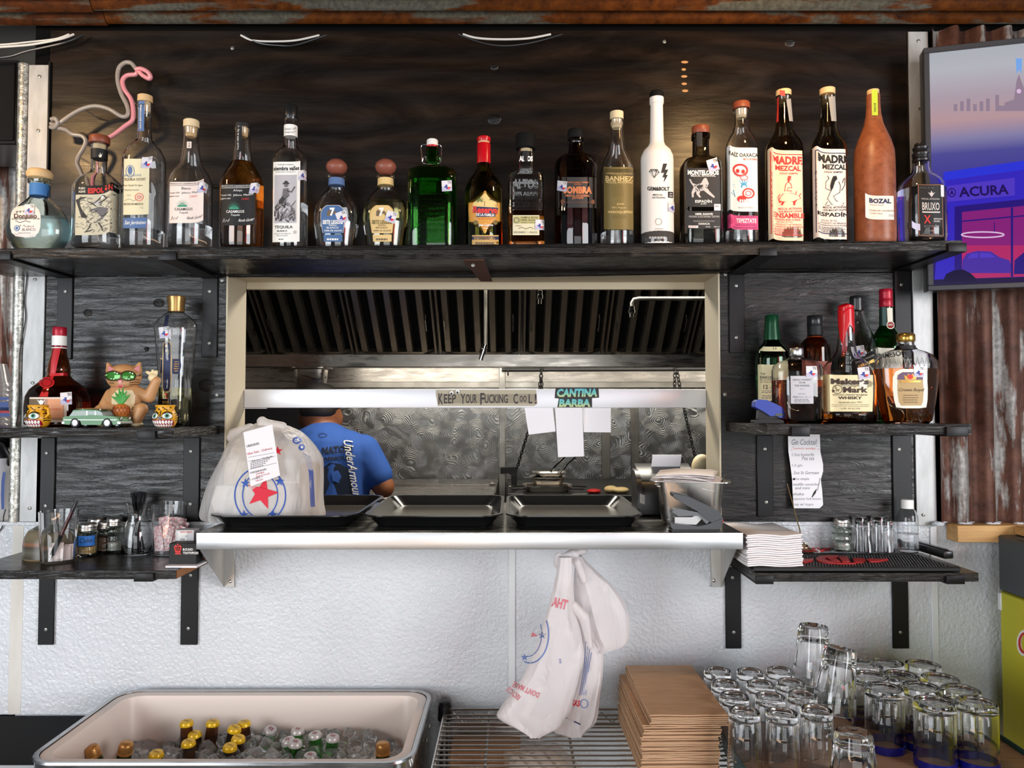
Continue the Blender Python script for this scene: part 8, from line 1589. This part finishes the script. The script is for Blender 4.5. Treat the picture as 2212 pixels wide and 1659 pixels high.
# wrapped packs under the rack
M_film = bagmat('clear_wrap', srgb(226, 206, 188), .34, .12)
for lab, x0, x1, y0, y1, z1, rz in (('pack of white lids in clear wrap under the wire rack', .0, .13, -.34, -.19, zw-.012, .35), ('film wrapped pack leaning under the wire rack left of the lids', -.115, -.03, -.41, -.27, zw-.02, .25)):
    t = thing('wrapped_pack', lab, 'package', ((x0+x1)/2, (y0+y1)/2, .345)); M4 = Matrix.Translation(((x0+x1)/2, (y0+y1)/2, 0)) @ Matrix.Rotation(rz, 4, 'Z'); hx, hy = (x1-x0)/2, (y1-y0)/2
    m = MB(); m.box((-hx, -hy, .346), (hx, hy, z1), M_film, .012, xf=M4, seg=3); m.build('wrap', t); m = MB()
    for k in range(4): m.box((-hx+.012+k*(hx*2-.02)/4, -hy+.01, .35), (-hx+.008+(k+.9)*(hx*2-.02)/4, hy-.01, z1-.012), M_white, .004, xf=M4); m.build('lids', t) if k == 3 else None
    bpy.data.objects[t.children[-1].name]['kind'] = 'stuff'
cb = thing('cardboard_box', 'brown cardboard box on the low shelf under the wire rack', 'box', (-.03, -.3, .345)); MB().box((wx0+.02, -.16, .346), (.02, -.05, zw-.05), mat('cardboard', srgb(176, 128, 88), .85), .003).build('carton', cb)
# ---------------------------------------------------------------- stack of kraft paper bags
M_kraft = mat('kraft_paper', srgb(186, 148, 114), .85); link(M_kraft, ramp(M_kraft, noise_t(M_kraft, coords(M_kraft, (1, 6, 1)), 14, 4), [(.3, srgb(178, 140, 106)), (.7, srgb(194, 156, 122))]), bsdf(M_kraft).inputs['Base Color'])
zt_k = .5*(P(1420, 1437, -.11).z+P(1478, 1543, -.395).z); nk = 34; hk = (zt_k-zw-.003)/nk; rnd = random.Random(14); protos = []
for k in range(3):
    m = MB()
    def kf(u, v, k=k): return ((u-.5)*.150, (v-.5)*.285, hk*.62+.0012*h3(u*3+k*7, v*4, k)*(1 if k < 2 else 1.6))
    m.sheet(kf, 8, 8, (0, 0, -hk*.62), M_kraft, False)
    protos.append(m.mesh('paper_bag'))
for k in range(nk):
    o = bpy.data.objects.new('paper_bag', protos[rnd.randrange(3) if k < nk-6 else 0]); C.objects.link(o); top_ = k >= nk-6
    lab = 'topmost flat kraft paper bag on the stack' if k == nk-1 else ('lowest kraft paper bag of the stack, on the wire rack' if k == 0 else nth(nk-k)+' kraft paper bag counted from the top of the stack')
    tag(o, lab, 'bag', 'stacked kraft paper bags'); off = 0 if top_ else -.012-.004*(k < 22)
    o.location = (.338+off+rnd.uniform(-.003, .0005), -.252+.0+rnd.uniform(-.004, .004)+(0.006 if not top_ else 0), zw+.0028+hk*k); o.rotation_euler = (0, 0, math.radians(1)+rnd.uniform(-.012, .012))
# ---------------------------------------------------------------- tray and upturned glasses
zg_ = zw+.0035; gx0, gx1, gy0, gy1 = .44, 1.01, -.455, -.055
M_lino = mat('wood_look_liner', srgb(150, 118, 92), .5); link(M_lino, ramp(M_lino, noise_t(M_lino, coords(M_lino, (2, 26, 1)), 6, 4), [(.3, srgb(128, 100, 78)), (.7, srgb(166, 134, 108))]), bsdf(M_lino).inputs['Base Color'])
gt = thing('glass_tray', 'wood look tray with green edge under the upturned glasses', 'tray', ((gx0+gx1)/2, (gy0+gy1)/2, zg_))
MB().box((gx0, gy0, zg_), (gx1, gy1, zg_+.026), M_lino, .001).build('base', gt); M_teal = mat('dark_green_edge', srgb(24, 70, 66), .4)
for a in ((gx0-.004, gy0, gx0, gy1), (gx1, gy0, gx1+.004, gy1), (gx0, gy1, gx1, gy1+.004)): MB().box((a[0], a[1], zg_), (a[2], a[3], zg_+.036), M_teal, .001).build('edge', gt)
zs = zg_+.0268
def upturned(label, px, py, rb, rt, H, blue=False, group=None):
    # rb: foot radius (up), rt: rim radius (down); px, py: centre of the upturned foot in the photograph
    q = PZ(px, py, zs+H); t = thing('upturned_glass', label, 'glass', (q.x, q.y, zs), group); n = 40; w_ = .0024
    o_ = [(rt, 0), (rt*.99, H*.25), (rb*1.015, H-.012), (rb*1.02, H-.006), (rb*.98, H-.001), (rb*.9, H), (rb*.72, H-.0015), (rb*.66, H-.004), (0.0002, H-.005)]
    i_ = [(0.0002, H-.016), (rb*.6, H-.0155), (rb-w_-.002, H-.017), (rb-w_, H-.024), (rt*.99-w_, H*.25), (rt-w_, .0005)]
    MB().lathe(o_+i_+[(rt, 0)], M_glass, n, (q.x, q.y, zs), caps=(False, False)).build('glass', t)
    if blue: MB().lathe([(rt+.0003, .0003), (rt+.0003, .015), (rt-.0002, .0155), (rt-.0002, .0003)], M_cob, n, (q.x, q.y, zs), caps=(False, False)).build('blue_rim', t)
    return t
M_cob = mat('cobalt_rim', srgb(22, 26, 130), .12, 0, .35, 1.5)
HA = .116; rowsA = [[(1550, 1447), (1621, 1449), (1685, 1446)], [(1567, 1474), (1643, 1475), (1709, 1472)], [(1586, 1501), (1664, 1502), (1733, 1498)], [(1608, 1534), (1689, 1537), (1764, 1531)]]
ordr = ['back', 'second', 'third', 'front']; cl_ = ['left', 'middle', 'right']
zs = zg_+.0268
for i, r in enumerate(rowsA):
    for j, (px, py) in enumerate(r): upturned('clear slim upturned glass, %s of the %s row beside the paper bags' % (cl_[j], ordr[i]), px, py, .0285, .0325, HA, False, 'slim upturned glasses')
HB = .122; rowsB = [[(1864, 1432), (1915, 1430), (1994, 1434)], [(1880, 1458), (1945, 1457), (2031, 1463)], [(1910, 1484), (1991, 1482), (2075, 1488)], [(2018, 1514), (2109, 1515)]]
for i, r in enumerate(rowsB):
    for j, (px, py) in enumerate(r): upturned('wide upturned glass with blue rim, %s of the %s blue rimmed row' % ((cl_ if len(r) == 3 else ['left', 'right'])[j], ordr[i]), px, py, .0365, .0378, HB, True, 'blue rimmed upturned glasses')
def faceted(label, base, axis, H=.118, rt=.042, rb=.031):
    # heavy panelled tumbler, upside down: axis points from rim to foot
    t = thing('panelled_tumbler', label, 'glass', base, 'panelled tumblers'); axis = Vector(axis).normalized(); q = Vector((0, 0, 1)).rotation_difference(axis).to_matrix().to_4x4(); M4 = Matrix.Translation(Vector(base)) @ q
    n = 40; Rr = lambda u: rt+(rb-rt)*u; o_ = [(rt, 0), (Rr(.3), H*.30), (Rr(.36), H*.34)]; m = MB()
    m.lathe([(rt, 0), (Rr(.28), H*.28)], M_glass, n, xf=M4, caps=(False, False)); m.lathe([(Rr(.28), H*.28), (Rr(.34), H*.32), (Rr(.95), H*.95), (rb*.96, H)], M_glass, n, flute=(10, -.06), xf=M4, caps=(False, False)) 
    m.lathe([(rb*.96, H), (rb*.75, H-.002), (.0002, H-.004)], M_glass, n, flute=(10, -.06), xf=M4, caps=(False, False)); m.lathe([(.0002, H*.80), (rb*.62, H*.78), (rb*.84, H*.72), (Rr(.3)-.003, H*.3), (rt-.0025, 0), (rt, 0)], M_glass, n, xf=M4, caps=(False, False)); m.build('glass', t); return t
q = P(1762, 1470, -.24); faceted('panelled tumbler standing highest on top of the slim glasses', PZ(1756, 1472, zs+HA+.002-.02), (.03, .02, 1))
b = PZ(1800, 1535, zs+HA*.72); faceted('panelled tumbler leaning beside the highest one', b, (.16, .06, 1), .122)
q = PZ(1842, 1592, zs+.085); faceted('panelled tumbler at the front between slim and blue rimmed glasses', (q.x, q.y-.004, zs), (0, 0, 1), .095, .044, .033)
# ---------------------------------------------------------------- hanging carrier bags under the pass shelf
Yb2 = -.19
hb_ = thing('plastic_bags', 'bunch of white plastic carrier bags knotted under the pass shelf', 'bag', P(1240, 1190, Yb2))
HB_ = []
for nm, rows, dy, dep, sd in (('bag', [(1203, 1206, 1234), (1225, 1203, 1236), (1260, 1196, 1237), (1310, 1184, 1240), (1350, 1172, 1250), (1380, 1163, 1256), (1420, 1149, 1260), (1460, 1130, 1250), (1500, 1104, 1240), (1535, 1078, 1232), (1550, 1076, 1222), (1570, 1112, 1206), (1586, 1142, 1168)], -.02, .024, 1),
                              ('bag', [(1320, 1244, 1262), (1360, 1248, 1288), (1400, 1254, 1300), (1450, 1252, 1300), (1500, 1236, 1294), (1540, 1214, 1290), (1560, 1200, 1284), (1576, 1190, 1268), (1587, 1222, 1256)], .012, .02, 5),
                              ('bag', [(1200, 1244, 1256), (1230, 1240, 1284), (1262, 1238, 1318), (1300, 1240, 1346), (1335, 1246, 1357), (1370, 1262, 1357), (1388, 1276, 1350), (1396, 1282, 1330), (1403, 1286, 1300)], .02, .03, 9)):
    v, f = row_blob(rows, Yb2+dy, lambda t, d=dep: d*(.45+.55*min(1, t*2.5)), 30, 4, .008, sd); m = MB(); m.add(v, f, M_bag2, True); HB_.append((bvh_of(m), m.build(nm, hb_)))
v, f = fuse([(P(1226, 1206, Yb2), (.012, .010, .016)), (P(1240, 1194, Yb2), (.014, .012, .010)), (P(1206, 1212, Yb2), (.012, .008, .02)), (P(1258, 1190, Yb2), (.014, .008, .008)), (P(1248, 1215, Yb2-.01), P(1262, 1255, Yb2-.012), .010, .007), (P(1240, 1308, Yb2-.026), P(1262, 1335, Yb2-.026), .010, .012), (P(1262, 1335, Yb2-.026), P(1275, 1398, Yb2-.022), .012, .006)], .004, smooth=3); MB().add(v, f, M_bag2, True).build('knot', hb_)
c = P(1245, 1188, Yb2); MB().tube([(c.x, Yb2, c.z-.008), (c.x, Yb2, Zof(1188, Yb2)+.002), (c.x, Yb2-.008, Zof(1188, Yb2)+.010), (c.x, Yb2-.004, ZPASS-.006)], .002, M_wire, 6).build('hook', hb_)
RDF = pm('bag_red_faded', 206, 120, 130, .6); BLF = pm('bag_blue_faded', 104, 124, 178, .6)
a = Art(); a.ring(1145, 1370, 40, 62, 3, BLF, 1, 30, -.5, 1.9); a.ring(1140, 1368, 30, 50, 2, BLF, 1, 30, -.4, 1.7); a.star(1171, 1372, 9, BLF, 1); a.star(1133, 1420, 9, BLF, 1)
a.text('AHT', 1209, 1303, 34, 22, RDF, 1, .05, .25); a.text("DON'T MAKE", 1136, 1490, 62, 13, RDF, 1, .03, math.radians(-156)); a.text('RECYCLE', 1109, 1498, 34, 12, RDF, 1, .03, math.radians(-140)); a.text('8708', 1210, 1428, 10, 5, BLF, 1, .01, 1.4)
a.poly([(1150, 1365), (1163, 1374), (1146, 1376)], RDF, 1); print_parts(a, fray(HB_[0][0], Yb2, .0005), HB_[0][1])
a = Art(); a.text('TEXAS', 1237, 1518, 32, 14, REDB, 1, .04, .12); a.ring(1262, 1520, 8, 9, 2, BLF, 1, 16); a.line([(1224, 1551), (1254, 1565)], 3, NAVY, 1)
for k in range(4): a.line([(1266+k*4, 1385+k*8), (1262+k*3.4, 1440), (1252+k*4.4, 1502)], [1.4, 1.8, 1.4], BLF, 1)
a.line([(1252, 1362), (1258, 1390)], 3, NAVY, 1); print_parts(a, fray(HB_[1][0], Yb2, .0005), HB_[1][1])
